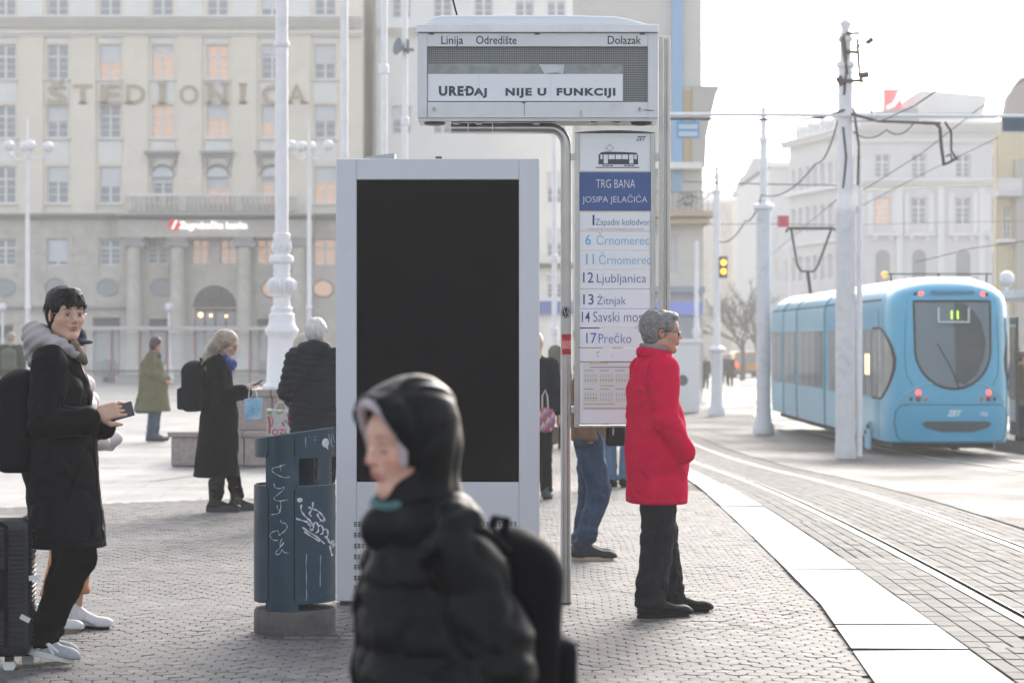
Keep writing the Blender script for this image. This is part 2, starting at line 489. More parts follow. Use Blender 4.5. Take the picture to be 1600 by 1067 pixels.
# pale strips and rails of the far track the tram stands on
sheet('far_track_paving', lambda y: 6.96, lambda y: 9.4, list(np.arange(10, 76, 2.0)), 4, M['sett'], .006)
for x0 in (7.55, 8.55):
    mb = MB(); yl = list(np.arange(10, 76, 2.0))
    for y in yl:
        for px, pz in ((-.04, .007), (-.035, .024), (.035, .024), (.04, .007)): mb.v.append((x0+px, y, gz(x0, y)+pz))
    for j in range(len(yl)-1):
        for k in range(3): mb.f.append((j*4+k, j*4+k+1, (j+1)*4+k+1, (j+1)*4+k)); mb.m.append(0)
    o = mb.build('rail', M['rail']); o['kind'] = 'structure'
# platform on the far side of the tram
mb = MB(); mb.box(9.75, 14, 30, 75, -.9, -.36)
o = mb.build('far_platform', M['sett']); o['kind'] = 'structure'
# cross road with asphalt, and pale stone crossing behind
mb = MB(); 
sheet('street', lambda y: 7+.06*(y-85), lambda y: 20+.08*(y-85), list(np.arange(85, 320, 10.0)), 6, M['asphalt'], .012)
# a long thin dark gap across the plaza slabs (drain)
M['drain'] = mat('drain_iron', (.10,.10,.10), .5, metal=.4)
for (xa, ya, xb, yb) in ((-4.1, 27.4, -3.2, 30.5), (-12.5, 30, -3.0, 33)):
    mb = MB(); d = Vector((xb-xa, yb-ya, 0)).normalized(); nrm = Vector((-d.y, d.x, 0))*.03
    a = Vector((xa, ya, -.006)); b = Vector((xb, yb, -.006))
    mb.quad(a-nrm, b-nrm, b+nrm, a+nrm)
    o = mb.build('drain_channel', M['drain']); o['kind'] = 'structure'
# fallen bits on the platform
mb = MB()
for i in range(90):
    y = rnd.uniform(11.5, 26); x = rnd.uniform(-3.5, 2.6)*min(1, y/14)
    if x > edge_r(y): continue
    s = rnd.uniform(.006, .02); a = rnd.random()*3
    mb.poly([(x+s*math.cos(a+k*1.57)*rnd.uniform(.5, 1), y+s*math.sin(a+k*1.57)*rnd.uniform(.5, 1), gz(x, y)+.024+rnd.uniform(0, .006)) for k in range(4)])
o = mb.build('litter', mat('litter', (.05,.04,.035), .8)); tag(o, kind='stuff', label='dark specks of leaf and grit scattered over the stop paving')
# ------------------------------------------------------------------ BUILDINGS
def wall_grid(mb, x0, x1, z0, z1, holes, y=0.0, depth=.35, arch=()):
    """front wall in the local xz plane at y with rectangular openings and their reveals"""
    xs = sorted(set([x0, x1]+[h[0] for h in holes]+[h[1] for h in holes]))
    zs = sorted(set([z0, z1]+[h[2] for h in holes]+[h[3] for h in holes]))
    for a, b in zip(xs, xs[1:]):
        for c, d in zip(zs, zs[1:]):
            cx, cz = (a+b)/2, (c+d)/2
            if any(h[0] < cx < h[1] and h[2] < cz < h[3] for h in holes): continue
            mb.quad((a, y, c), (b, y, c), (b, y, d), (a, y, d))
    for h in holes:
        a, b, c, d = h[:4]
        mb.quad((a, y, c), (a, y, d), (a, y+depth, d), (a, y+depth, c))
        mb.quad((b, y, c), (b, y+depth, c), (b, y+depth, d), (b, y, d))
        mb.quad((a, y, d), (b, y, d), (b, y+depth, d), (a, y+depth, d))
        mb.quad((a, y, c), (a, y+depth, c), (b, y+depth, c), (b, y, c))
        mb.quad((a, y+depth, c), (a, y+depth, d), (b, y+depth, d), (b, y+depth, c))

M['stucco'] = mat('stucco_cream', (.82,.745,.63), .85, var=.06, vscale=1.2, bump=.15, bscale=20, dirt=(.60,.56,.50), dscale=.6, damount=.4)
M['stucco_pale'] = mat('stucco_pale', (.80,.78,.74), .85, var=.05, vscale=1.2)
M['stone'] = mat('facade_stone', (.56,.52,.465), .8, var=.13, vscale=1.5, bump=.3, bscale=15, dirt=(.30,.28,.26), dscale=.8, damount=.4)
M['stone_dark'] = mat('cornice_stone', (.36,.35,.34), .8, var=.1, vscale=1.5)
M['wframe'] = mat('window_frame', (.72,.73,.74), .5)
M['pane'] = mat('window_pane', (.28,.30,.33), .2, spec=.7)  # base colour raised to carry the sky reflected in the glass
M['pane_warm'] = mat('warm_glow_pane', (.46,.34,.26), .3, emit=(1.0,.58,.38), estr=.12)  # warm reflection in the glass painted as base colour and a faint glow
M['blind'] = mat('roller_blind', (.66,.67,.70), .8)
M['door_dark'] = mat('doorway_dark', (.05,.06,.07), .4)

def make_window(w, h, warm=0, blind=0.0, arch=False, bars=2, parent=None, loc=None, cache={}):
    """casement window: frame > two casements of panes and a roller blind. shares mesh data"""
    key = (round(w, 2), round(h, 2), warm, blind, arch, bars)
    if key not in cache:
        f = MB(); t = .07
        f.box(0, w, -.03, .06, 0, t).box(0, w, -.03, .06, h-t, h).box(0, t, -.03, .06, t, h-t).box(w-t, w, -.03, .06, t, h-t)
        zt = h*.66
        f.box(w/2-.055, w/2+.055, -.04, .05, t, h-t)
        if blind < .5: f.box(t, w-t, -.035, .05, zt-.045, zt+.045)
        for sx in (0, 1):
            a = t if sx == 0 else w/2+.055; b = w/2-.055 if sx == 0 else w-t
            for k in range(1, bars+1):
                z = t+(zt-t)*k/(bars+1); f.box(a, b, -.01, .02, z-.018, z+.018)
        p = MB(); p.quad((t, .01, t), (w-t, .01, t), (w-t, .01, h-t), (t, .01, h-t))
        bl = None
        if blind:
            bl = MB(); zb = h-t-(h-2*t)*blind
            bl.box(t*.7, w-t*.7, -.06, -.045, zb, h-t*.4)
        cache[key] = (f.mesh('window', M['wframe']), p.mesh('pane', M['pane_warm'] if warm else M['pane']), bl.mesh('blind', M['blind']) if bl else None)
    a, b, c = cache[key]
    wo = inst('window', a, loc, parent)
    inst('pane', b, (0, 0, 0), wo)
    if c: inst('blind', c, (0, 0, 0), wo)
    return wo

# ---------------- the bank palace, facade plane y = D
D = 110.0; S = FPX/D
def bx(px): return (px-800)/S
def bz(py): return 1.6+(530-py)/S
bank = empty('bank_building', (0, D, 0), 0, 'long cream and grey stone bank palace with four rows of windows and a columned portico', 'building')
cols = [-74, 8, 90, 172, 254, 340, 425, 508]
hole = []; wins = []
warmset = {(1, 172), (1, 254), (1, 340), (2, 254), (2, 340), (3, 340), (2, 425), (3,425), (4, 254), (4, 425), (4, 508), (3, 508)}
blindset = {(1, 172): .5, (1, 425): .25, (1, 508): .55, (2, 90): .5, (2, 340): .4, (2, 425): .5, (2, 508): .5, (3, 8): 0, (3, 90): .42, (3, 172): .55, (3, 254): .45, (3, 340): .62, (3, 425): .45, (3, 508): .42, (0, 90): .2, (0, 425): .8, (1, 254): .2, (4, 90): .9}
rowy = [(-30, 27), (70, 124), (164, 216), (260, 318), (373, 415)]
for r, (t, b) in enumerate(rowy):
    for c in cols:
        if r == 4 and c in (254, 340, 425): continue
        w = 34
        hole.append((bx(c-w/2), bx(c+w/2), bz(b), bz(t)))
        wins.append((r, c, bx(c-w/2), bz(b), w/S, (b-t)/S))
for (c, w) in ((246, 34), (313, 26), (357, 26), (416, 30)):
    hole.append((bx(c-w/2), bx(c+w/2), bz(413), bz(374)))
    wins.append((4, c, bx(c-w/2), bz(413), w/S, 39/S))
upper = MB(); XL, XR = bx(-130), bx(566)
hu = [h for h in hole if h[2] > bz(335)]; hl = [h for h in hole if h[2] <= bz(335)]
wall_grid(upper, XL, XR, bz(338), bz(-90), hu)
upper.box(XL, XR, .4, 12, bz(338), bz(-90))
upper.build('upper_wall', M['stucco'], bank)
# doors/shop openings of the lower storey
dr = []
for (a, b, t) in ((-40, 20, 508), (48, 66, 520), (145, 188, 496), (233, 262, 498), (402, 420, 498), (440, 470, 510)):
    dr.append((bx(a), bx(b), -.02, bz(t)))
doorarch = (bx(303), bx(369), -.02, bz(482))
lower = MB(); wall_grid(lower, XL, XR, -.02, bz(338), hl+dr+[doorarch])
lower.box(XL, XR, .4, 12, -.02, bz(338))
lower.build('lower_wall', M['stone'], bank)
for (r, c, x, z, w, h) in wins:
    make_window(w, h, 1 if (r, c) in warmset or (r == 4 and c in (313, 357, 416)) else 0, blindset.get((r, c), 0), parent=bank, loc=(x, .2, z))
# stone courses: ashlar blocks on the lower storey, proud by 3 cm
ash = MB(); ch = .45; z = .05; k = 0
allh = hl+dr+[doorarch]
ovals = [(8, 449), (86, 449), (168, 449), (252, 449), (505, 451), (425, 451)]
while z+ch < bz(345):
    x = XL+(.55 if k % 2 else 0); 
    while x < XR-1.1:
        bw = 1.1; a, b = x+.012, x+bw-.012; segs = [(a, b)]
        for h in allh:
            if h[3] > z and h[2] < z+ch:
                ns = []
                for (p, q) in segs:
                    if q <= h[0] or p >= h[1]: ns.append((p, q)); continue
                    if p < h[0]-.05: ns.append((p, h[0]))
                    if q > h[1]+.05: ns.append((h[1], q))
                segs = ns
        for (p, q) in segs: ash.box(p, q, -.03-rnd.uniform(0, .012), .0, z+.012, z+ch-.012)
        x += bw
    z += ch; k += 1
o = ash.build('stone_blocks', M['stone'], bank); o['kind'] = 'stuff'; o.name = 'ashlar'
# oval windows
for (px, py) in ovals:
    x, z = bx(px), bz(py); mb = MB()
    n = 24; ro, ri = .46, .36
    P0 = [(x+ro*math.cos(2*math.pi*k/n), z+ro*.85*math.sin(2*math.pi*k/n)) for k in range(n)]
    mb.tube([(a, -.06, b) for a, b in P0], .05, 6, closed=True)
    fr = mb.build('oval_window', M['stone_dark'], bank)
    p = MB(); p.poly([(x+.44*math.cos(2*math.pi*k/n), -.055, z+.37*math.sin(2*math.pi*k/n)) for k in range(n)])
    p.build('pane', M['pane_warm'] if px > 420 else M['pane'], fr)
# pilaster strips between bays, bay panels
for a, b in zip(cols, cols[1:]):
    c = (a+b)/2; mb = MB(); mb.box(bx(c-19), bx(c+19), -.14, 0, bz(337), bz(57)); mb.build('pilaster', M['stucco'], bank)
    mb = MB(); mb.box(bx(c-19), bx(c+19), -.14, 0, bz(28), bz(-60)); mb.build('pilaster', M['stucco_pale'], bank)
for c in cols:
    for (t, b) in ((127, 160), (219, 255), (60, 68)):
        mb = MB(); mb.box(bx(c-18), bx(c+18), -.03, 0, bz(b), bz(t)); mb.build('bay_panel', M['stucco_pale'], bank)
    for b in (124, 216, 318):
        mb = MB(); mb.box(bx(c-21), bx(c+21), -.16, 0, bz(b+2.6), bz(b)); mb.build('window_sill', M['stucco_pale'], bank)
# cornice (profiled), string course
def cornice(y0px, y1px, out, m, xl=XL, xr=XR, name='cornice', steps=4, par=None):
    mb = MB(); h = (y1px-y0px)/steps
    for k in range(steps):
        o_ = out*(1-k/steps)+.05
        mb.box(xl, xr, -o_-.002*k, 0, bz(y0px+h*(k+1))+.004, bz(y0px+h*k)-.004)
    return mb.build(name, m, par or bank)
cornice(27, 43, .75, M['stucco_pale']); cornice(50, 58, .3, M['stucco_pale'], name='string_course', steps=2)
cornice(334, 343, .55, M['stone_dark'], name='string_course', steps=3)
cornice(478, 484, .25, M['stone_dark'], xl=XL, xr=bx(200), name='string_course', steps=2)
# portico
por = MB(); por.box(bx(190), bx(490), -1.0, -.04, bz(372), bz(345)); por.build('entablature', M['stone'], bank)
cornice(336, 345, 1.5, M['stone_dark'], xl=bx(186), xr=bx(494), name='portico_cornice', steps=3)
def ionic(px):
    x = bx(px); c = empty('column', (x, -.62, 0)); c.parent = bank
    s = MB(); s.lathe([(.42, 0), (.42, .12), (.46, .2), (.38, .34), (.36, .4), (.36, 2.6), (.31, bz(386)-.05)], 20); s.build('shaft', M['stone'], c, smooth=True)
    cp = MB(); cp.box(-.46, .46, -.36, .36, bz(376), bz(372)+.002)
    cp.box(-.40, .40, -.3, .3, bz(386), bz(376))
    for sx in (-1, 1): cp.tube([(sx*.40, -.33, bz(383)), (sx*.40, .33, bz(383))], .15, 12)
    cp.build('capital', M['stone_dark'], c)
for px in (213, 280, 384, 468): ionic(px)
# balcony with pierced balustrade
bal = MB(); bal.box(bx(207), bx(463), -1.25, -.02, bz(336)+.0, bz(332)); bal.build('balcony_floor', M['stone_dark'], bank)
rl = MB(); rl.box(bx(205), bx(465), -1.28, -1.08, bz(309), bz(305)); rl.build('balcony_rail', M['stucco_pale'], bank)
for i in range(34):
    x = bx(211)+(bx(459)-bx(211))*i/33
    if i == 0: 
        b_ = MB(); b_.lathe([(.05, bz(331)), (.09, bz(325)), (.05, bz(318)), (.09, bz(313)), (.06, bz(309.2))], 8); bme = b_.mesh('baluster', M['stone'], True)
    inst('baluster', bme, (x, -1.18, 0), bank)
for px in (207, 292, 378, 463):
    b_ = MB(); b_.box(bx(px)-.16, bx(px)+.16, -1.27, -1.09, bz(332), bz(309)); b_.build('balcony_post', M['stone'], bank)
# pediments and arched heads over the three balcony windows
for px in (254, 340, 425):
    mb = MB(); x = bx(px)
    mb.box(x-.78, x+.78, -.5, 0, bz(241), bz(237)); mb.box(x-.68, x+.68, -.32, 0, bz(246), bz(241.2))
    for sx in (-1, 1): mb.prism([(x+sx*.68, bz(246)), (x+sx*.45, bz(246)), (x+sx*.5, bz(262))][::sx], 'y', -.28, 0)
    mb.build('window_pediment', M['stone_dark'], bank)
    n = 12; mb = MB()
    mb.tube([(x+.53*math.cos(math.pi*k/n), -.05, bz(275)+.5*math.sin(math.pi*k/n)) for k in range(n+1)], .06, 6)
    mb.build('window_arch', M['stone_dark'], bank)
    mb = MB(); pts = [(x+.5*math.cos(math.pi*k/n), bz(277)+.45*math.sin(math.pi*k/n)) for k in range(n+1)]
    mb.prism(pts[::-1], 'y', -.04, -.01); mb.build('window_tympanum', M['blind'], bank)
# arched door
x = bx(336); zc = bz(480); r = .99; n = 20
mb = MB(); out = [(x+(r+.22)*math.cos(math.pi*k/n), zc+(r+.22)*math.sin(math.pi*k/n)) for k in range(n+1)]; inn = [(x+r*math.cos(math.pi*k/n), zc+r*math.sin(math.pi*k/n)) for k in range(n+1)]
for k in range(n):
    mb.prism([out[k], out[k+1], inn[k+1], inn[k]][::-1], 'y', -.12, -.031)
mb.build('door_arch', M['stone'], bank)
d_ = MB(); d_.prism([p for p in inn][::-1]+[(x+r*.99, 0), ][:0], 'y', -.045, -.032); 
fan = d_.build('fanlight', mat('fanlight_glass', (.10,.085,.08), .2), bank)
fb = MB()
for k in range(1, 8): fb.box(0, 0, 0, 0, 0, 0) if False else fb.tube([(x, -.06, zc), (x+r*math.cos(math.pi*k/8), -.06, zc+r*math.sin(math.pi*k/8))], .025, 5)
fb.build('glazing_bar', M['door_dark'], fan)
d2 = MB(); d2.box(x-r, x+r, .18, .24, 0, zc); dd = d2.build('entrance_door', M['door_dark'], bank)
for i in range(4):
    g = MB(); g.box(x-r+.08+i*.48, x-r+.46+i*.48, .165, .178, .5, zc-.2); g.build('pane', M['pane'], dd)
g = MB()
for (px, py) in ((313, 492), (329, 493), (353, 494)): g.ball((bx(px), .1, bz(py)), .09 if px == 313 else .05, 10, 8)
g.build('entrance_lamp', mat('lamp_warm', (1, .8, .5), .4, emit=(1, .62, .25), estr=2.5), bank)
# dark doorways filled
for (a, b, c, d) in dr:
    q = MB(); q.box(a+.05, b-.05, .2, .26, 0, d-.04); dq = q.build('shop_door', M['door_dark'], bank)
    q = MB(); q.box(a+.12, b-.12, .185, .199, .6, d-.6); q.build('pane', M['pane'], dq)
# lettering S caron T E D I O N I C A with serifs
M['letter'] = mat('letter_bronze', (.46,.38,.27), .7)
for ch_, px in zip('ŠTEDIONICA', (90, 130, 172, 212, 254, 296, 340, 380, 424, 464)):
    t = text_obj(ch_, 'facade_letter', 1.15, M['letter'], bank, (bx(px), -.17, bz(163)), align='CENTER', extrude=.03, offset=.022, width=(.26 if ch_ == 'I' else .88), height=(1.16 if ch_ == 'Š' else .9))
    if ch_ in 'TEDINA':
        s = MB()
        xs_ = {'T': (0,), 'E': (-.28,), 'D': (-.3,), 'I': (0,), 'N': (-.34, .34), 'A': (-.36, .36)}[ch_]
        for q in xs_:
            s.box(q-.2, q+.2, 0, .10, -.03, .03)
            if ch_ in 'IN': s.box(q-.2, q+.2, .84, .94, -.03, .03)
        s.build('serif', M['letter'], t)
# bank name sign, red roundel
M['sign_white'] = mat('sign_white', (.85,.85,.85), .4, emit=(1, 1, 1), estr=.35)
M['sign_red'] = mat('sign_red', (.55,.03,.03), .4, emit=(.8, .05, .05), estr=.15)
text_obj('Zagrebačka banka', 'sign_lettering', .5, M['sign_white'], bank, (bx(285), -1.06, bz(359)), extrude=.03, offset=.012, width=bx(391)-bx(285), height=.46)
mb = MB(); n = 20; mb.prism([(bx(277)+.27*math.cos(2*math.pi*k/n), bz(353)+.27*math.sin(2*math.pi*k/n)) for k in range(n)][::-1], 'y', -1.08, -1.02)
rd = mb.build('sign_roundel', M['sign_red'], bank)
mb = MB(); c_ = (bx(277), bz(353)); mb.prism([(c_[0]-.12, c_[1]-.2), (c_[0]-.02, c_[1]-.2), (c_[0]+.16, c_[1]+.2), (c_[0]+.06, c_[1]+.2)], 'y', -1.1, -1.081); mb.build('sign_stroke', M['sign_white'], rd)
# attic and roof edge out of sight
# ---------------- pale building with the advertising front (behind kiosk and sign)
pb = empty('pale_building', (0, D+1.5, 0), 0, 'pale plastered building behind the stop display, between the bank and the street corner', 'building')
D2 = D+1.5
hp = []; wp = []
for c in (625, 690, 755, 820, 870):
    for (t, b) in ((-30, 22), (92, 150) , (160, 205), (265, 315), (355, 400), (430, 465)):
        if c == 625 and t == 92: continue
        hp.append((bx(c-15), bx(c+15), bz(b), bz(t))); wp.append((c, t, b))
wl = MB(); wall_grid(wl, bx(586), bx(905), -.02, bz(-90), hp); wl.box(bx(586), bx(905), .4, 12, -.02, bz(-90))
wl.build('wall', mat('pale_plaster', (.80,.79,.77), .85, var=.04, vscale=.8), pb)
for c, t, b in wp: make_window(30/S, (b-t)/S, 0, rnd.choice([0, .3, .5]), parent=pb, loc=(bx(c-15), .2, bz(b)))
cornice(38, 50, .7, M['stucco_pale'], xl=bx(588), xr=bx(905), par=pb)
cornice(410, 418, .7, M['stone_dark'], xl=bx(588), xr=bx(905), name='shop_cornice', par=pb)
mb = MB(); mb.box(bx(588), bx(905), -.3, 0, bz(490), bz(470)); mb.build('shop_fascia', mat('fascia_blue', (.10,.16,.42), .5), pb)
mb = MB(); mb.tube([(bx(583), -.3, 0.2), (bx(583), -.3, bz(-80))], .09, 8); mb.build('downpipe', M['stone_dark'], pb)

# ---------------- corner building with blue and yellow bays (right of the sign)
D3 = 96.0; S3 = FPX/D3
def cx(px): return (px-800)/S3
def cz(py): return 1.6+(530-py)/S3
cb = empty('corner_building', (0, D3, 0), 0, 'tall corner building with light blue and ochre bays and a balcony over the shop', 'building')
base = -1.0
M['cb_wall'] = mat('corner_plaster', (.60,.575,.53), .85, var=.06, vscale=1)
hc = [(cx(1046), cx(1058), cz(426), cz(368))]
mb = MB(); wall_grid(mb, cx(905), cx(1097), base, cz(-90), hc); mb.box(cx(905), cx(1097), .4, 10, base, cz(-90)); mb.build('wall', M['cb_wall'], cb)
make_window(12/S3, 58/S3, 0, 0, parent=cb, loc=(cx(1046), .2, cz(426)))
mb = MB(); mb.box(cx(1050), cx(1066), -.25, 0, cz(255), cz(-90)); mb.build('bay_window', mat('blue_bay_glass', (.20,.40,.62), .3), cb)
mb = MB(); mb.box(cx(1050), cx(1064), -.2, 0, cz(300), cz(266)); mb.build('bay_window', MATS['blue_bay_glass'], cb)
mb = MB(); mb.box(cx(1067), cx(1081), -.18, 0, cz(255), cz(142)); mb.build('ochre_panel', mat('ochre_panel', (.52,.38,.20), .7), cb)
# receding side: stepped eaves seen against the sky
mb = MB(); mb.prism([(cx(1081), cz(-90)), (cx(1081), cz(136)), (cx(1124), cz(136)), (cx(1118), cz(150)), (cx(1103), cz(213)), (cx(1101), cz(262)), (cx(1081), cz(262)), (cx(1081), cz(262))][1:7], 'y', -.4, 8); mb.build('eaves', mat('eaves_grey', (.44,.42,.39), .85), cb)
mb = MB(); mb.box(cx(905), cx(1095), -.9, 0, cz(266), cz(256)); mb.build('balcony_slab', M['stucco_pale'], cb)
mb = MB(); mb.box(cx(905), cx(1114), -1.0, 6, cz(340), cz(331)); mb.box(cx(905), cx(1106), -.8, 6, cz(351), cz(343)); mb.build('balcony_slab', mat('ochre_slab', (.48,.38,.25), .8), cb)
rl = MB(); rl.tube([(cx(905), -.95, cz(302)), (cx(1112), -.95, cz(302)), (cx(1112), 5, cz(302))], .03, 5); 
for i in range(24): 
    x = cx(905)+(cx(1112)-cx(905))*i/23; rl.box(x-.015, x+.015, -.965, -.935, cz(331), cz(302))
rl.build('balcony_railing', mat('railing_grey', (.25,.27,.30), .6), cb)
pl = MB()
for i in range(120):
    a = rnd.random()*6.28; t_ = rnd.random(); x = cx(1072)+rnd.gauss(0, .22); z = cz(322)+rnd.uniform(-.1, .5); s_ = .07
    pl.poly([(x, -.8, z), (x+s_*math.cos(a), -.8+s_*math.sin(a), z+s_), (x+2*s_*math.cos(a), -.8, z+.02)])
pl.build('balcony_plant', mat('plant_dark', (.05,.07,.04), .8), cb)['kind'] = 'stuff'
mb = MB(); mb.box(cx(905), cx(1100), -.6, 0, cz(458), cz(448)); mb.build('shop_cornice', mat('grey_blue_trim', (.25,.31,.36), .7), cb)
mb = MB(); mb.box(cx(905), cx(1096), -.35, 0, cz(492), cz(472)); mb.build('shop_fascia', mat('fascia_violet', (.12,.16,.46), .5, emit=(.2,.3,.8), estr=.1), cb)
mb = MB(); mb.box(cx(1000), cx(1090), -.12, 0, base, cz(496)); mb.build('shop_window', M['pane'], cb)
# dark side wall of that corner along the street
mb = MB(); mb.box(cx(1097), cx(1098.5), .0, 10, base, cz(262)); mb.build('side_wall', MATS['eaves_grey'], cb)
# white kiosk pavilion in front of it
wk = empty('white_kiosk', (WX(1072, 80), 80, gz(WX(1072, 80), 80)), 0, 'white boxy street kiosk in front of the corner shop, behind the man in red', 'kiosk')
mb = MB(); mb.box(-.95, .45, 0, 1.6, .05, 2.35); mb.build('body', mat('kiosk_white', (.68,.69,.70), .5), wk)
mb = MB(); mb.box(-1.05, .55, -.1, 1.7, 2.35, 2.47); mb.build('roof', M['white_paint'], wk)
mb = MB(); n = 16; mb.prism([(-.12+.18*math.cos(6.2832*k/n), 1.1+.18*math.sin(6.2832*k/n)) for k in range(n)][::-1], 'y', -.03, -.002); mb.build('round_vent', M['dark_metal'], wk)

# ---------------- grey corner palace right
D4 = 150.0; S4 = FPX/D4
def rx(px): return (px-800)/S4
def rz_(py): return 1.6+(530-py)/S4
gp = empty('grey_palace', (0, D4, 0), 0, 'grey white corner palace with arched lower windows and a mansard roof above the tram', 'building')
M['gp_wall'] = mat('palace_plaster', (.64,.64,.655), .85, var=.05, vscale=.6)
M['gp_trim'] = mat('palace_trim', (.76,.76,.77), .8)
M['slate'] = mat('roof_slate', (.34,.36,.38), .7, var=.1, vscale=2)
XA, XB = rx(1340), rx(1575)
hg = []; wg = []
for c in (1379, 1436, 1505, 1562):
    hg.append((rx(c-12), rx(c+12), rz_(278), rz_(241))); wg.append((c, 278, 241, 24))
    hg.append((rx(c-12), rx(c+12), rz_(351), rz_(309))); wg.append((c, 351, 309, 24))
    hg.append((rx(c-11), rx(c+11), rz_(480), rz_(400)))
mb = MB(); wall_grid(mb, XA, XB, -1.1, rz_(200), hg); mb.box(XA, XB, .4, 14, -1.1, rz_(200)); mb.build('wall', M['gp_wall'], gp)
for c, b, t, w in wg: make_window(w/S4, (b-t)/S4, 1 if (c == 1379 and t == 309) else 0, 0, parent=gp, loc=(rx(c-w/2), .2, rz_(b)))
for c in (1379, 1436, 1505, 1562):
    n = 12; mb = MB(); mb.prism([(rx(c)+.44*math.cos(math.pi*k/n), rz_(401)+.44*math.sin(math.pi*k/n)) for k in range(n+1)][::-1]+[(rx(c)+.44, rz_(480)), (rx(c)-.44, rz_(480))][::-1][:0], 'y', -.03, .0)
    mb.box(rx(c)-.44, rx(c)+.44, .1, .15, rz_(480), rz_(401)); mb.build('arched_window', M['pane'], gp)
    for sx in (-1, 1):
        mb = MB(); mb.box(rx(c)+sx*.75-.15, rx(c)+sx*.75+.15, -.12, 0, rz_(362), rz_(302)); mb.build('window_pilaster', M['gp_trim'], gp)
    mb = MB(); mb.box(rx(c)-.95, rx(c)+.95, -.3, 0, rz_(369), rz_(364)); mb.build('window_sill', M['gp_trim'], gp)
    for sx in (-.5, .5):
        mb = MB(); mb.box(rx(c)+sx-.15, rx(c)+sx+.15, -.24, 0, rz_(376), rz_(369.3)); mb.build('bracket', M['gp_trim'], gp)
for (c) in (1405, 1470, 1534):
    mb = MB(); mb.box(rx(c)-.2, rx(c)+.2, -.14, 0, rz_(480), rz_(292)); mb.build('pilaster', M['gp_trim'], gp)
def gc(t, b, out, name, m, steps=3):
    mb = MB(); h = (b-t)/steps
    for k in range(steps):
        o_ = out*(1-k/steps)+.06; mb.box(XA-.0, XB, -o_, 0, rz_(t+h*(k+1))+.003, rz_(t+h*k)-.003)
    # returns down the rounded corner and the receding street facade
    mb.build(name, m, gp)
gc(192, 206, 1.0, 'cornice', M['gp_trim']); gc(218, 224, .3, 'string_course', M['gp_trim'], 2); gc(280, 291, .6, 'string_course', M['gp_trim'])
# receding left front: from (XA, 0) back to (18.7-?)
A = Vector((XA, 0, 0)); B = Vector((18.75, 13.5, 0)); Lf = (B-A).length; ang = math.atan2(B.y-A.y, B.x-A.x)
sf = empty('street_front', (XA, 0, 0)); sf.rotation_euler = (0, 0, ang+math.pi); sf.parent = gp
# local x from -Lf .. 0 runs back to front
hs = []; 
nb = 9
for i in range(nb):
    c = -Lf+ .9 + (Lf-1.6)*i/(nb-1)
    for (t, b) in ((243, 280), (310, 352), (392, 432)): hs.append((c-.42, c+.42, rz_(b), rz_(t)))
mb = MB(); wall_grid(mb, -Lf, 0, -1.1, rz_(205), hs)
for h in hs: pass
mb.build('wall', M['gp_wall'], sf)
wcache = None
for h in hs:
    make_window(.84, h[3]-h[2], 0, 0, parent=sf, loc=(h[0], .2, h[2]))
mb = MB()
for (t, b, o_) in ((196, 200, .8), (200, 206, .5), (281, 289, .4), (370, 374, .2)): mb.box(-Lf-.3, .1, -o_, 0, rz_(b)+.003, rz_(t)-.003)
mb.build('cornice', M['gp_trim'], sf)
# mansard roof with dormers on the street front, curved roof on the square front
mb = MB(); mb.prism([(0, rz_(196)), (5, rz_(170)), (12, rz_(158)), (13, rz_(196))], 'x', XA, XB); mb.build('roof', M['slate'], gp)
mb = MB(); mb.prism([(.2, rz_(196)), (1.3, rz_(172)), (4, rz_(166)), (4.2, rz_(196))], 'x', -Lf+.4, -.2); mb.build('mansard_roof', M['slate'], sf)
for i in range(5):
    x = -Lf+1.5+i*2.6; mb = MB(); mb.box(x-.5, x+.5, .1, 1.5, rz_(194), rz_(176)); mb.prism([(x-.6, rz_(176)), (x+.6, rz_(176)), (x, rz_(168))], 'y', 0, 1.6)
    dm = mb.build('dormer', M['gp_trim'], sf); q = MB(); q.box(x-.3, x+.3, .07, .099, rz_(191), rz_(178)); q.build('pane', M['pane'], dm)
# roof sign: red box with a white sweep and a long glazed pale roof light
mb = MB(); mb.box(rx(1403), rx(1431), 5.5, 6.2, rz_(165), rz_(125)); rs = mb.build('roof_sign', mat('roof_sign_red', (.70,.05,.08), .5, emit=(.9,.08,.1), estr=.25), gp)
pts = [(1406, 153), (1416, 148), (1422, 138), (1424, 129), (1429, 129), (1428, 142), (1420, 153), (1408, 158)]
mb = MB(); mb.prism([(rx(a), rz_(b)) for a, b in pts], 'y', 5.42, 5.495); mb.build('sign_sweep', M['sign_white'], rs)
mb = MB(); mb.prism([(rx(1432), rz_(162)), (rx(1570), rz_(162)), (rx(1575), rz_(133)), (rx(1466), rz_(124)), (rx(1434), rz_(146))], 'y', 6.5, 10); mb.build('attic_storey', M['stucco_pale'], gp)

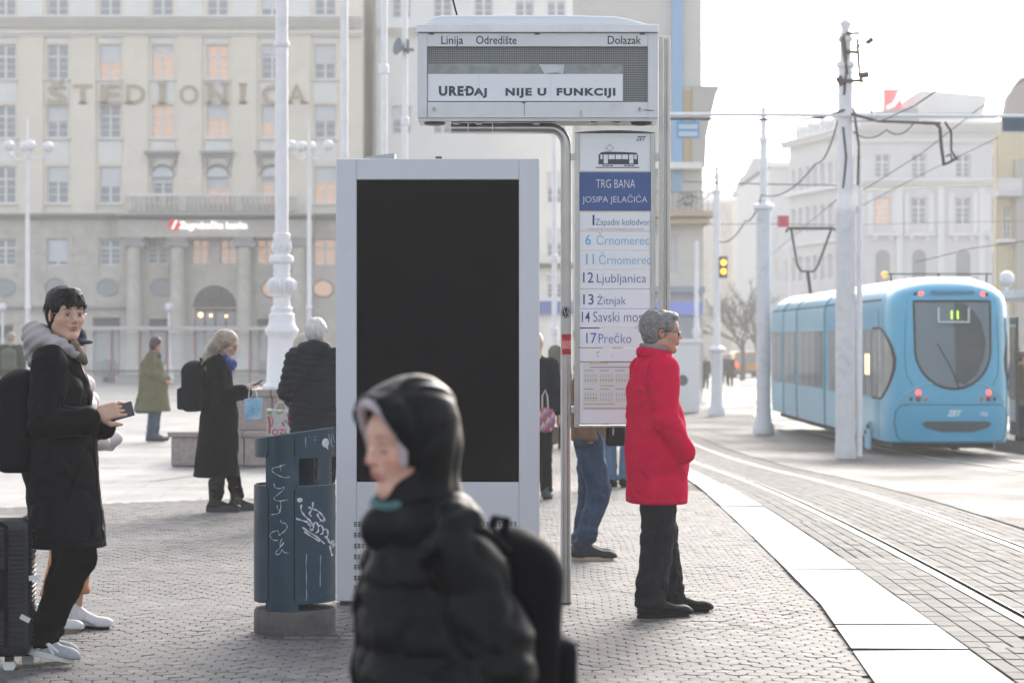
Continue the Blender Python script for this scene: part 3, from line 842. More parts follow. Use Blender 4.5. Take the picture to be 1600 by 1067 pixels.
# ---------------- far street rows in the haze
def far_block(px0, px1, pyt, d, dep, label, m, floors=4, bays=5, rot=0):
    x0, x1 = WX(px0, d), WX(px1, d); zt = WZ(pyt, d)
    b = empty('street_building', (x0, d, -1.0), 0, label, 'building', 'house fronts down the street beyond the trams')
    mb = MB(); w = x1-x0; h = zt+1; hh = []
    for f in range(floors):
        for k in range(bays):
            cx_ = w*(k+.5)/bays; cz_ = h*(f+.45)/floors
            hh.append((cx_-w/bays*.22, cx_+w/bays*.22, cz_-h/floors*.25, cz_+h/floors*.3))
    wall_grid(mb, 0, w, 0, h, hh, depth=.3); mb.box(0, w, .35, dep, 0, h); mb.box(w-.01, w, 0, .35, 0, h); mb.box(0, .01, 0, .35, 0, h)
    mb.build('wall', m, b)
    for q in hh: make_window(round(q[1]-q[0], 1), round(q[3]-q[2], 1), 0, 0, parent=b, loc=(q[0], .15, q[2]))
    c = MB(); c.box(-.3, w+.3, -.5, .2, h, h+.4); c.build('cornice', M['gp_trim'], b)
    r = MB(); r.prism([(-.2, h+.4), (dep/2, h+2.0), (dep, h+.4)], 'x', 0, w); r.build('roof', M['slate'], b)
    return b
far_block(1205, 1262, 262, 200, 30, 'pale tall house front right of the street, just beyond the grey palace', M['gp_wall'], 5, 4)
far_block(1172, 1222, 296, 235, 20, 'hazy house front in the middle of the street vista', M['stucco'], 5, 4)
far_block(1096, 1178, 318, 262, 20, 'lowest hazy house front closing the street on the side of the shop', M['stone'], 5, 6)
# ---------------- yellow house at the right edge
D5 = 118.; S5 = FPX/D5
def yx(px): return (px-800)/S5
def yz(py): return 1.6+(530-py)/S5
yh = empty('yellow_house', (0, D5, 0), 0, 'pale yellow house with a grey balcony at the right edge, behind the tram shelter', 'building')
hy = [(yx(1568), yx(1580), yz(373), yz(324)), (yx(1600), yx(1612), yz(373), yz(324)), (yx(1600), yx(1612), yz(280), yz(235))]
mb = MB(); wall_grid(mb, yx(1560), yx(1640), -1.1, yz(208), hy); mb.box(yx(1560), yx(1640), .4, 1.2, -1.1, yz(208)); mb.build('wall', mat('yellow_plaster', (.62,.54,.36), .85, var=.06, vscale=1), yh)
for h in hy: make_window(h[1]-h[0], h[3]-h[2], 0, 0, parent=yh, loc=(h[0], .2, h[2]))
mb = MB(); mb.box(yx(1553), yx(1590), -1.2, 0, yz(308), yz(301)); mb.box(yx(1551), yx(1589), -1.25, -1.15, yz(301), yz(281)); mb.build('balcony', M['gp_wall'], yh)
mb = MB(); mb.box(yx(1558), yx(1640), -.5, 0, yz(379), yz(374)); mb.build('string_course', M['gp_trim'], yh)
mb = MB(); mb.prism([(yx(1568), yz(208)), (yx(1640), yz(208)), (yx(1640), yz(120)), (yx(1600), yz(118)), (yx(1578), yz(150))], 'y', .5, 1.4); mb.build('roof_gable', mat('brown_roof', (.40,.35,.32), .8), yh)
mb = MB(); mb.box(yx(1584), yx(1640), -.7, -.02, -1, yz(250)); mb.build('grey_pilaster', MATS['eaves_grey'], yh)  # grey block standing proud of the right end of the wall
# ------------------------------------------------------------------ STREET FURNITURE OF THE SQUARE
# big fluted lamp column on a granite plinth
d = 31.5; s = d/FPX
pln = empty('granite_plinth', (WX(440, d), d, 0), 0, 'stepped pinkish granite plinth block under the big white column', 'plinth')
M['granite'] = mat('granite_pink', (.30,.245,.225), .6, var=.22, vscale=25, bump=.2, dirt=(.16,.14,.13), dscale=2, damount=.5)
def blocks(x0, x1, y0, y1, z0, z1, n):
    w = (x1-x0)/n
    for i in range(n):
        b = MB(); b.box(x0+i*w+.006, x0+(i+1)*w-.006, y0, y1, z0, z1); b.build('granite_block', M['granite'], pln, bevel=.012)
blocks(-1.32, 2.4, -.9, 1.6, 0, .36, 4); blocks(-1.36, 2.44, -.94, 1.64, .362, .43, 4)
blocks(-.72, 1.2, -.45, .9, .432, .86, 3); blocks(-.76, 1.24, -.48, .93, .862, .955, 3)
colm = empty('lamp_column', (WX(439, d), d+.1, .955), 0, 'tall thick white cast iron column with bulging ornate base on the granite plinth', 'lamp column')
prof_px = [(31, 607), (31, 603), (27, 600), (24, 597), (21.5, 533), (22.5, 524), (26, 520), (26.5, 514), (21, 507), (20, 500), (20, 491), (16, 488), (17, 481), (13.5, 478), (13, 464), (15.5, 462), (15.5, 459), (18, 456), (21, 447), (21, 438), (17, 435), (12.5, 433), (13.5, 428), (12, 424), (13.5, 418), (13, 412), (18, 409), (19, 404), (17, 399), (12, 397), (13.5, 390), (12, 378), (13.5, 369), (13.5, 365), (10.5, 363), (10.2, 200), (9.4, -60), (9, -400)]
mb = MB(); mb.lathe([(r*s, (607-y)*s) for r, y in prof_px], 40); mb.build('shaft', M['white_paint'], colm, smooth=45)
fl = MB()
for k in range(20):
    a = 6.2832*k/20
    fl.tube([((20.6 if j in (1, 2) else 18)*s*math.cos(a), (20.6 if j in (1, 2) else 18)*s*math.sin(a), (607-y)*s) for j, y in enumerate((457, 450, 441, 436))], [.012, .028, .028, .012], 6)
fl.build('gadroon', M['white_paint'], colm, smooth=True)
lf = MB()
for k in range(10):
    a = 6.2832*k/10
    lf.tube([(13.2*s*math.cos(a+t*.3), 13.2*s*math.sin(a+t*.3), (607-(394-t*22))*s) for t in (0, .33, .66, 1)], [.01, .03, .02, .006], 6)
    lf.tube([(13.2*s*math.cos(a-t*.3), 13.2*s*math.sin(a-t*.3), (607-(394-t*22))*s) for t in (0, .33, .66, 1)], [.01, .03, .02, .006], 6)
lf.build('leaf_ornament', M['white_paint'], colm, smooth=True)
mb = MB()
for pz in (64,): mb.lathe([(.1, 0), (.105, .02), (.105, .05), (.1, .07)], 20)
mb.build('ring', M['white_paint'], colm, smooth=True, loc=(0, 0, (607-72)*s))

# plain tall masts
def mast(px, d, w, label, rings=()):
    r = w*d/FPX/2; x = WX(px, d)
    m = empty('tall_mast', (x, d, gz(x, d)), 0, label, 'mast', 'tall white masts around the square')
    mb = MB(); mb.lathe([(r*1.5, 0), (r*1.5, .4), (r*1.1, .5), (r, .6), (r*.95, 9.5)], 16); mb.build('shaft', M['white_paint'], m, smooth=True)
    for py in rings:
        z = WZ(py, d); mb = MB(); mb.lathe([(r, z-.1), (r*1.45, z-.07), (r*1.45, z+.07), (r, z+.1)], 16); mb.build('collar', M['white_paint'], m, smooth=True)
    return m
mast(538, 42, 12, 'plain white mast rising left of the tall display kiosk, next to the bank facade end')
mast(600, 47, 11, 'white mast with a collar rising behind the top left corner of the display kiosk', (109,))
mk = mast(633, 52, 9, 'slimmer white mast with a grey loudspeaker disc, just left of the departures display', (190,))
mast(866, 60, 8, 'thin white mast seen in the gap between the display kiosk and the steel sign post', (385, 500))
# loudspeaker dish on that mast
ls = empty('loudspeaker', (WX(624, 52), 51.8, WZ(75, 52)), 0, 'grey tilted loudspeaker disc clamped to the slim mast', 'loudspeaker')
mb = MB(); n = 20
mb.tube([(-.06, -.02, 0), (.0, .1, 0), (.12, .2, 0)], [.19, .15, .05], 20); b_ = mb.build('horn', mat('speaker_grey', (.16,.19,.21), .6), ls, smooth=True); b_.rotation_euler = (0, R(12), 0); b_.scale = (.55, 1, 1)
mb = MB(); mb.box(.1, .32, .02, .12, -.09, -.03).box(.16, .22, 0, .1, -.14, .16); mb.build('bracket', MATS['speaker_grey'], ls)

# candelabra lamps with four globes
def candelabra(px, d, ht, label, glob, basepx):
    x = WX(px, d); c = empty('globe_lamp', (x, d, 0), 0, label, 'street lamp', 'white candelabra lamps in front of the bank')
    r = 3.2*d/FPX
    zt = WZ(225, d)
    mb = MB(); mb.lathe([(r*3.0, 0), (r*2.8, .25), (r*2.2, .35), (r*2.2, 1.0), (r*2.6, 1.1), (r*1.5, 1.25), (r*2.1, 1.6), (r*1.3, 1.8), (r*1.2, 2.6), (r*1.8, 2.7), (r*1.1, 2.8), (r, zt-.2), (r*1.4, zt-.1), (r*.6, zt+.1), (r*.5, zt+.6), (0.01, zt+.9)], 14); mb.build('shaft', M['white_paint'], c, smooth=45)
    arms = MB()
    for k, (gx) in enumerate(glob):
        xx = (gx-px)*d/FPX; yy = (-.25, .3, -.3, .25)[k % 4]
        mb2 = MB(); mb2.tube([(0, 0, zt-.45), (xx*.5, yy*.5, zt-.55), (xx, yy, zt-.3)], .03, 6); mb2.build('arm', M['white_paint'], c, smooth=True)
        g = MB(); g.ball((xx, yy, zt-.08), 8.6*d/FPX, 16, 12); g.build('globe', M['globe'], c, smooth=True)
    return c
candelabra(43, 84, 9, 'candelabra lamp with four white globes nearest the left edge, before the bank', (16, 37, 50, 73), 400)
candelabra(483, 84, 9, 'candelabra lamp with white globes just right of the big white column', (456, 484, 513, 470), 400)
# small single globe lamps
def small_lamp(px, d, py, label):
    x = WX(px, d); c = empty('single_globe_lamp', (x, d, 0), 0, label, 'street lamp', 'low lamps with one white globe'); z = WZ(py, d)
    mb = MB(); mb.lathe([(.2, 0), (.18, .5), (.1, .6), (.08, 1.2), (.05, 1.3), (.045, z-.2)], 12); mb.build('post', M['white_paint'], c, smooth=45)
    mb = MB(); mb.ball((0, 0, z), .17, 16, 12); mb.build('globe', M['globe'], c, smooth=True)
small_lamp(4, 96, 480, 'low white lamp with one globe at the very left edge')
small_lamp(264, 96, 480, 'low white lamp with one globe behind the olive coated pedestrian')
# platform-shelter globe on the right
c = empty('single_globe_lamp', (WX(1573, 62), 62, -.36), 0, 'low white lamp with one globe standing above the tram roof at the far platform', 'street lamp', 'low lamps with one white globe')
mb = MB(); mb.lathe([(.12, 0), (.06, .5), (.045, WZ(445, 62)+.36)], 12); mb.build('post', M['white_paint'], c)
mb = MB(); mb.ball((0, 0, WZ(436, 62)+.36), .2, 16, 12); mb.build('globe', M['globe'], c, smooth=True)
# bollards
for i, (px, py) in enumerate(((165, 597), (175, 597))):
    d = 90; b = empty('bollard', (WX(px, d), d, 0), 0, ('dark green bollard farther left of the pair before the bank doors', 'dark green bollard nearer the olive coat, of the pair before the bank doors')[i], 'bollard', 'pair of bollards')
    mb = MB(); mb.lathe([(.11, 0), (.11, .75), (.13, .76), (.13, .8), (.09, .86), (0.01, .9)], 12); mb.build('post', mat('bollard_green', (.045,.09,.075), .5), b, smooth=45)
# glass tram shelter line before the bank
sh = empty('tram_shelter', (WX(280, 88), 88, 0), 0, 'long glazed shelter with a thin pale roof in front of the bank portico', 'shelter')
x0, x1 = WX(128, 88)-WX(280, 88), WX(432, 88)-WX(280, 88)
mb = MB(); mb.box(x0, x1, -.5, .9, WZ(516, 88), WZ(510, 88)); mb.build('roof', mat('shelter_roof', (.50,.47,.46), .5), sh)
M['clear'] = mat('shelter_glass', (.75,.78,.80), .05, spec=.6, alpha=.22)
for i in range(8):
    xx = x0+(x1-x0)*i/7
    mb = MB(); mb.box(xx-.04, xx+.04, .5, .58, 0, WZ(516, 88)); mb.build('post', mat('shelter_red', (.30,.15,.14), .5), sh)
    if i < 7:
        g = MB(); g.box(xx+.06, xx+(x1-x0)/7-.06, .53, .545, .25, WZ(520, 88)); g.build('glass_panel', M['clear'], sh)
mb = MB(); mb.box(x0, x1, .35, .52, .42, .47); mb.build('bench', M['dark_metal'], sh)

# ------------------------------------------------------------------ CONTACT WIRE POLES
def tram_pole(px, d, ytop, ystep, w0, w1, label, pipe=False, ft=1.0):
    x = WX(px, d); g = gz(x, d); p = empty('contact_pole', (x, d, g), 0, label, 'pole', 'white poles carrying the tram wires'); k = d/FPX
    zt = WZ(ytop, d)-g; zs = WZ(ystep, d)-g
    r0, r1 = w0*k/2, w1*k/2
    mb = MB(); mb.lathe([(r0*(1+.55*ft), 0), (r0*(1+.5*ft), .22), (r0*(1+.15*ft), .32), (r0*(1+.08*ft), .6), (r0*1.02, .65), (r0, 1.6), (r0, zs-.12)], 20); mb.build('base', mat('pole_paint', (.66,.66,.68), .5, var=.06, bump=.15, dirt=(.35,.33,.32), dscale=3, damount=.5), p, smooth=45)
    mb = MB(); mb.lathe([(r0*1.0, zs-.12), (r0*(1.06+.44*ft), zs-.06), (r0*(1.06+.44*ft), zs+.02), (r1*1.05, zs+.1), (r1, zs+.3), (r1*.92, zt-.9), (r1*1.2, zt-.88), (r1*1.2, zt-.8), (r1*.7, zt-.75), (r1*.7, zt-.45), (r1*1.05, zt-.4), (r1*.5, zt-.22), (r1*.8, zt-.1), (0.01, zt)], 20); mb.build('shaft', M['white_paint'], p, smooth=45)
    return p, g
p1, g1 = tram_pole(1321, 43, 28, 325, 31, 25, 'nearest white wire pole, covered in cables and clamps at its top, before the blue tram', ft=.12)
k = 43/FPX
def L1(px, py, dy=0): return ((px-1321)*k, dy, WZ(py, 43)-g1)
mb = MB(); mb.tube([L1(1343, 712, .02), L1(1343, 325, .02), L1(1342, 240, .02)], .055, 10); mb.build('cable_pipe', M['white_paint'], p1, smooth=True)
mb = MB()
for (a, b) in ((L1(1316, 200, -.12), L1(1316, 295, -.12)), (L1(1332, 170, -.14), L1(1339, 290, -.1)), (L1(1317, 55, -.12), L1(1317, 150, -.15))):
    m_ = ((a[0]+b[0])/2+.05, a[1]-.03, (a[2]+b[2])/2); mb.tube([a, m_, b], .022, 6)
mb.build('cable', M['wire'], p1, smooth=True)
for (a, b, r_) in (((1330, 78), (1355, 68), .02), ((1352, 70), (1362, 62), .05), ((1316, 82), (1340, 84), .035), ((1310, 128), (1348, 128), .035), ((1308, 122), (1314, 134), .06), ((1340, 120), (1356, 118), .06), ((1320, 54), (1342, 54), .03), ((1314, 60), (1322, 118), .03), ((1338, 62), (1341, 122), .03)):
    mb = MB(); mb.tube([L1(*a, -.14), L1(*b, -.16)], r_, 8); mb.build('clamp', mat('clamp_brown', (.10,.075,.06), .6), p1, smooth=True)
for (px, py, col_, w_, h_) in ((1322, 585, (.55,.03,.04), 6, 12), (1319, 641, (.03,.03,.03), 10, 3.5), (1318, 570, (.2,.25,.5), 5, 4), (1325, 610, (.2,.2,.2), 4, 8), (1317, 628, (.75,.55,.55), 8, 8), (1322, 535, (.12,.12,.14), 7, 3)):
    mb = MB(); r_ = .168; n = 4; a0 = math.asin(max(-1, min(1, (px-1321)*k/r_))); da = w_*k/r_/2
    z0, z1 = WZ(py+h_/2, 43)-g1, WZ(py-h_/2, 43)-g1
    for j in range(n):
        t0, t1 = a0-da+2*da*j/n, a0-da+2*da*(j+1)/n; r2 = r_+.004
        mb.quad((r2*math.sin(t0), -r2*math.cos(t0), z0), (r2*math.sin(t1), -r2*math.cos(t1), z0), (r2*math.sin(t1), -r2*math.cos(t1), z1), (r2*math.sin(t0), -r2*math.cos(t0), z1))
    mb.build('sticker', mat('sticker_%02d%02d' % (col_[0]*99, col_[2]*99), col_, .5), p1)
p2, g2 = tram_pole(1193, 59, 165, 322, 22, 12, 'second white wire pole, standing at the far end of the tram')
p3, g3 = tram_pole(1120, 77, 258, 545, 18, 11, 'third white wire pole, with the amber traffic light on it')
pz = empty('contact_pole', (WX(1088, 92), 92, gz(7, 92)), 0, 'slim low white pole beside the white kiosk, seen over the man in red', 'pole', 'white poles carrying the tram wires')
mb = MB(); mb.lathe([(.25, 0), (.2, .4), (.12, .6), (.12, 2.6), (.16, 2.8), (.09, 3), (.07, WZ(378, 92)+.9)], 14); mb.build('shaft', M['white_paint'], pz, smooth=45)
for (px, py) in ((0, 0),): pass
# cantilever arms and span wires; every run of wire is a thing of its own
def arm(pts, r, label, name='wire_arm', m=None, cat='wire arm'):
    mb = MB(); o0 = Vector(pts[0]); mb.tube([Vector(p)-o0 for p in pts], r, 6)
    o = mb.build(name, m or M['wire'], None, smooth=True); o.location = o0; tag(o, label, cat); return o
arm([WP(1046, 179, 42.8), WP(1600, 182, 42.8)], .035, 'upper pale tube of the double wire arm crossing in front of the nearest pole', m=M['white_paint'])
arm([WP(1046, 186, 42.8), WP(1230, 187, 42.8), WP(1280, 185, 42.8), WP(1320, 172, 42.8)], .022, 'lower dark tube of the wire arm, between the corner building and the nearest pole')
arm([WP(1330, 178, 42.7), WP(1372, 190, 42.7), WP(1470, 193, 42.7)], .024, 'lower dark tube of the wire arm, right of the nearest pole')
def wire(pts, r, label, sag=0.0, n=10):
    P = []
    for a, b in zip(pts, pts[1:]):
        a, b = Vector(a), Vector(b)
        for i in range(n): 
            t = i/n; q = a.lerp(b, t); q.z -= sag*4*t*(1-t); P.append(q)
    P.append(Vector(pts[-1])); mb = MB(); o0 = P[0].copy(); mb.tube([p-o0 for p in P], r*.72, 5)
    o = mb.build('overhead_wire', M['wire'], None, smooth=True); o.location = o0; tag(o, label, 'wire', 'overhead wires of the tramway'); return o
wire([WP(1330, 190, 43), WP(1375, 190, 40), WP(1430, 165, 36), WP(1510, 110, 32), WP(1640, 15, 26)], .016, 'thickest overhead wire, climbing from the nearest pole to the upper right corner')
wire([WP(1345, 300, 46), WP(1440, 240, 46), WP(1530, 170, 46), WP(1640, 100, 46)], .013, 'overhead wire slanting up behind the hanging switch frame')
wire([WP(1330, 330, 50), WP(1450, 268, 50), WP(1560, 215, 50)], .011, 'faint overhead wire slanting up in front of the arched windows')
wire([WP(1312, 178, 43), WP(1275, 255, 50), WP(1190, 305, 58)], .022, 'sagging feeder cable from the nearest pole to the second pole', .25)
wire([WP(1190, 305, 58), WP(1165, 345, 66), WP(1124, 378, 76)], .026, 'sagging feeder cable from the second pole to the third pole', .2)
wire([WP(1068, 284, 62), WP(1190, 288, 60), WP(1316, 290, 58)], .02, 'level span wire just above the second pole collar')
wire([WP(1100, 351, 78), WP(1190, 350, 78), WP(1322, 352, 78)], .018, 'level span wire beside the red square sign')
wire([WP(1318, 135, 43), WP(1305, 160, 43), WP(1302, 180, 43)], .012, 'short loop of wire hanging left of the nearest pole top', -.05)
wire([WP(1345, 125, 43), WP(1362, 155, 43), WP(1363, 180, 43)], .02, 'short loop of cable hanging right of the nearest pole top', .05)
wire([WP(1330, 203, 43), WP(1385, 203, 43), WP(1430, 190, 43)], .016, 'slack wire under the arm right of the nearest pole', .15)
wire([WP(1340, 298, 47), WP(1460, 292, 70), WP(1600, 288, 90)], .012, 'level trolley wire in front of the grey palace cornice')
wire([WP(1180, 420, 90), WP(1250, 360, 66), WP(1310, 310, 46)], .012, 'thin wire rising towards the nearest pole above the pantograph')
wire([WP(1430, 410, 52), WP(1520, 388, 52), WP(1640, 372, 52)], .012, 'lowest wire above the tram roof')
wire([WP(1330, 352, 78), WP(1460, 348, 78), WP(1620, 345, 78)], .01, 'level wire across the middle windows of the grey palace')
# hanging switch frame
hf = empty('hanging_cable_frame', WP(1475, 194, 42.6), 0, 'dark bundle of cables hanging from the wire arm in front of the grey palace', 'cable frame')
def H(px, py, dy=0): return ((px-1475)*42.6/FPX, dy, (194-py)*42.6/FPX)
for i, (pts, r_) in enumerate((([H(1440, 192), H(1462, 193), H(1469, 200), H(1471, 230), H(1475, 258)], .03), ([H(1478, 190, .1), H(1488, 205, .1), H(1488, 235, .1), H(1496, 248, .1)], .022), ([H(1473, 258), H(1483, 254), H(1497, 247)], .022), ([H(1478, 245), H(1485, 241), H(1488, 250)], .02))):
    mb = MB(); mb.tube(pts, r_, 8); mb.build('cable', M['wire'], hf, smooth=True)
# signs on the wires
M['blue_sign'] = mat('blue_sign', (.12,.34,.62), .5)
bs = empty('blue_direction_sign', WP(1075, 187, 42.7), 0, 'small blue two line sign hanging from the wire arm by the corner building', 'sign')
kk = 42.7/FPX
mb = MB(); mb.box(-17.5*kk, 17.5*kk, -.02, .02, -29*kk, -3*kk); mb.build('panel', M['blue_sign'], bs)
mb = MB()
for x in (-10, 10): mb.box(x*kk-.008, x*kk+.008, -.01, .01, -3*kk, 0)
mb.build('hanger', M['dark_metal'], bs)
M['pale_print'] = mat('pale_print', (.55,.66,.76), .5)
mb = MB(); mb.box(-15*kk, 15*kk, -.024, -.0205, -26.5*kk, -18.5*kk); mb.build('text_field', M['pale_print'], bs)
mb = MB(); mb.box(-15*kk, 15*kk, -.024, -.0205, -15*kk, -7.5*kk); mb.build('text_field', M['pale_print'], bs)
ds = empty('dark_sign', WP(1584, 184, 42.6), 0, 'dark blue plate hanging from the wire arm at the right edge', 'sign')
mb = MB(); mb.box(-.2, .5, -.02, .02, -.24, -.0); mb.build('panel', mat('navy_sign', (.05,.10,.15), .5), ds)
rs_ = empty('red_square_sign', WP(1224, 346, 66), 0, 'small red square sign hanging left of the pantograph', 'sign')
mb = MB(); mb.box(-.155, .155, -.02, .02, -.155, .155); mb.build('panel', mat('red_sign', (.60,.06,.10), .5), rs_)
text_obj('S', 'lettering', .25, mat('red_dark', (.30,.03,.05), .5), rs_, (-.07, -.024, -.09), extrude=.002)
# traffic light on third pole
tl = empty('traffic_light', (WX(1131, 76), 76.2, WZ(433, 76)), 0, 'dark traffic light with two amber lamps glowing on the third pole', 'traffic light')
mb = MB(); mb.box(-.13, .13, -.1, .12, -.02, .66); mb.build('housing', M['dark_metal'], tl, bevel=.02)
for i, z in enumerate((.46, .18)):
    mb = MB(); mb.ball((0, -.1, z), .09, 14, 8, sc=(1, .3, 1)); mb.build('lens', mat('amber_lens', (1, .5, .05), .4, emit=(1, .42, .02), estr=1.6), tl, smooth=True)
    mb = MB(); n = 8; mb.tube([(.105*math.cos(math.pi*q/n), -.17, z+.105*math.sin(math.pi*q/n)) for q in range(n+1)], .012, 5); mb.build('visor', M['dark_metal'], tl)
# bare tree in the street
def bare_tree(px, d, pyt, label):
    x = WX(px, d); t = empty('bare_tree', (x, d, gz(x, d)), 0, label, 'tree'); h = WZ(pyt, d)-gz(x, d); rr = random.Random(px)
    tr_ = MB(); tr_.tube([(0, 0, 0), (.05, 0, h*.2), (0, .1, h*.4)], [.18, .14, .11], 8); tr_.build('trunk', mat('bark', (.10,.085,.075), .9), t, smooth=True)
    br = MB()
    def grow(p, v, r_, n):
        if n == 0 or r_ < .006: return
        L = rr.uniform(.5, 1.0)*h*.12*(1+.2*n)*.8; q = p+v*L; m_ = (p+q)/2+Vector((rr.gauss(0, .05), rr.gauss(0, .05), 0))*L
        br.tube([p, m_, q], [r_, r_*.85, r_*.7], 4, cap=False)
        for i in range(rr.choice([2, 3])):
            w = (v+Vector((rr.gauss(0, .5), rr.gauss(0, .5), rr.gauss(.1, .35)))).normalized(); grow(q, w, r_*.66, n-1)
    for i in range(5): grow(Vector((0, .1*i/5, h*(.25+.035*i))), Vector((rr.gauss(0, .6), rr.gauss(0, .5), 1)).normalized(), .09, 5)
    br.build('crown', MATS['bark'], t)
bare_tree(1160, 150, 430, 'bare winter tree beyond the traffic light in the hazy street')
bare_tree(1182, 172, 445, 'bare winter tree right above the yellow van')
# yellow van far away and a dark car beside it
def far_van(px, d, w, h, label, m, lit):
    x = WX(px, d); v = empty('parked_van' if lit else 'parked_car', (x, d, gz(x, d)), 0, label, 'van' if lit else 'car')
    mb = MB(); mb.prism([(-w/2, .3), (w/2, .3), (w/2, h*.55), (w*.44, h*.95), (w*.4, h), (-w*.4, h), (-w*.44, h*.95), (-w/2, h*.55)][::1], 'y', 0, 4.2); mb.build('body', m, v, bevel=.06)
    q = MB(); q.box(-w*.36, w*.36, -.03, -.003, h*.6, h*.9); q.build('rear_window', M['pane'], v)
    q = MB(); q.box(-w*.48, w*.48, -.1, -.002, .3, .5); q.build('bumper', M['dark_metal'], v)
    for sx in (-1, 1):
        q = MB(); q.box(sx*w*.42-.1, sx*w*.42+.1, -.04, -.003, h*.42, h*.6); q.build('tail_light', mat('tail_lit', (.8, .05, .03), .4, emit=(1, .08, .05), estr=1.8) if lit else mat('tail_off', (.3, .02, .02), .4), v)
        for yy in (.6, 3.4):
            q = MB(); q.tube([(sx*w*.42-.1, yy, .3), (sx*w*.42+.1, yy, .3)], .3, 14); q.build('wheel', M['black'], v)
far_van(1167, 160, 1.75, 1.75, 'yellow orange van with glowing red tail lights, far down the street', mat('van_yellow', (.55,.30,.07), .4), True)
far_van(1141, 176, 1.7, 1.5, 'dark car waiting next to the yellow van', mat('car_dark', (.04,.045,.05), .4), False)
# far platform shelter roof at right edge
sr = empty('platform_shelter', (11.6, 52, -.36), 0, 'flat roofed platform shelter at the right edge behind the open tram door', 'shelter')
mb = MB(); mb.box(-1.0, 1.8, -1, 6, WZ(466, 52)+.36, WZ(454, 52)+.36); mb.build('roof', mat('shelter_white', (.62,.62,.63), .5), sr)
mb = MB(); mb.box(.9, 1.0, -.9, -.8, 0, WZ(466, 52)+.36); mb.build('post', M['dark_metal'], sr)
# ------------------------------------------------------------------ THE TRAM
TX, TY = 8.05, 44.0; tg = gz(TX, TY)+.02
tram = empty('tram', (TX, TY, tg), 0, 'light blue low floor articulated tram seen from behind on the far track', 'tram')
M['tblue'] = mat('tram_blue', (.055,.37,.58), .3, var=.05, vscale=1.5, coat=.2, bump=.02, bscale=8, dirt=(.15,.30,.42), dscale=1.2, damount=.4)
M['tblue2'] = mat('tram_blue_pale', (.26,.50,.62), .35, var=.05, vscale=1.5, coat=.15)
M['tglass'] = mat('tram_glass', (.06,.08,.10), .08, spec=.6)
M['tglass_side'] = mat('tram_side_glass', (.07,.09,.10), .12, spec=.6)
M['rubber'] = mat('rubber_dark', (.02,.022,.025), .8)
HW = 1.15; BB = 1.25; NN = 2.9
def hwz(z):   # half width by height
    if z > 2.75: t = min(1, (z-2.75)/.53); return HW*(1-.10*t-.42*t**3.0)
    if z < .5: return HW*(.97+.03*z/.5)
    return HW
def y0z(z):   # lean of the rear face
    return (.16*max(0, (z-.9)/2.0)**1.4 + (0.55*max(0, (z-2.85)/.42)**2.6) + .10*max(0, (.75-z))**1.0)
def yrear(x, z):
    u = min(.9999, abs(x)/hwz(z)); return y0z(z)+BB*(1-(1-u**NN)**(1/NN))
def xside(y, z):  # half width at distance y from the rear
    t = (y-y0z(z))/BB
    if t >= 1: return hwz(z)
    if t <= 0: return 0
    return hwz(z)*(1-(1-t)**NN)**(1/NN)
def outline(z, L, n=26):
    pts = []
    for i in range(n+1):
        a = math.pi/2*i/n; # param superellipse
        cx_, sx_ = abs(math.cos(a))**(2/NN), abs(math.sin(a))**(2/NN)
        pts.append((hwz(z)*sx_, y0z(z)+BB*(1-cx_)))
    left = [(-x, y) for x, y in pts[1:]][::-1]
    full = [(-hwz(z), L)]+left+pts+[(hwz(z), L)]
    return full
def hull(name, L, zs, m, parent):
    mb = MB(); rows = [outline(z, L) for z in zs]; n = len(rows[0])
    for z, r in zip(zs, rows):
        for x, y in r: mb.v.append((x, y, z))
    for j in range(len(zs)-1):
        for k in range(n-1): mb.f.append((j*n+k, j*n+k+1, (j+1)*n+k+1, (j+1)*n+k)); mb.m.append(0)
    k = (len(zs)-1)*n; mb.f.append(tuple(k+q for q in range(n))); mb.m.append(0)
    mb.f.append(tuple(reversed(range(n)))); mb.m.append(0)
    return mb.build(name, m, parent, smooth=35)
L0 = 9.2
hull('rear_body', L0, [.24, .3, .5, .74, 1.0, 1.5, 2.0, 2.5, 2.75, 2.87, 2.92, 3.0, 3.08, 3.14, 3.19, 3.23, 3.26, 3.27], M['tblue'], tram)
def rear_patch(name, pts, m, parent, off=.02, dens=24):
    """polygon in (x,z) wrapped on the rear face: fine grid clipped by the outline"""
    # triangulated as fan strips between left/right outline by height
    zs_ = sorted(set(round(p[1], 4) for p in pts)); 
    mb = MB(); zmin, zmax = min(p[1] for p in pts), max(p[1] for p in pts)
    rows = []
    N = dens
    for j in range(N+1):
        z = zmin+(zmax-zmin)*j/N; z = min(max(z, zmin+1e-4), zmax-1e-4)+3.7e-6; xs = []
        for a, b in zip(pts, pts[1:]+pts[:1]):
            if (a[1]-z)*(b[1]-z) < 0: xs.append(a[0]+(b[0]-a[0])*(z-a[1])/(b[1]-a[1]))
        rows.append((z, min(xs), max(xs)))
    K = 14
    for z, a, b in rows:
        for k in range(K+1):
            x = a+(b-a)*k/K; mb.v.append((x, yrear(x, z)-off, z))
    for j in range(N):
        for k in range(K): i = j*(K+1)+k; mb.f.append((i, i+1, i+K+2, i+K+1)); mb.m.append(0)
    return mb.build(name, m, parent, smooth=True)
def ring_of(pts, name, m, parent, off, r):
    mb = MB(); P = []
    for a, b in zip(pts, pts[1:]+pts[:1]):
        n = max(1, int(math.hypot(a[0]-b[0], a[1]-b[1])/.06))
        for i in range(n):
            t = i/n; x, z = a[0]+(b[0]-a[0])*t, a[1]+(b[1]-a[1])*t; P.append((x, yrear(x, z)-off, z))
    mb.tube(P, r, 6, closed=True); return mb.build(name, m, parent, smooth=True)
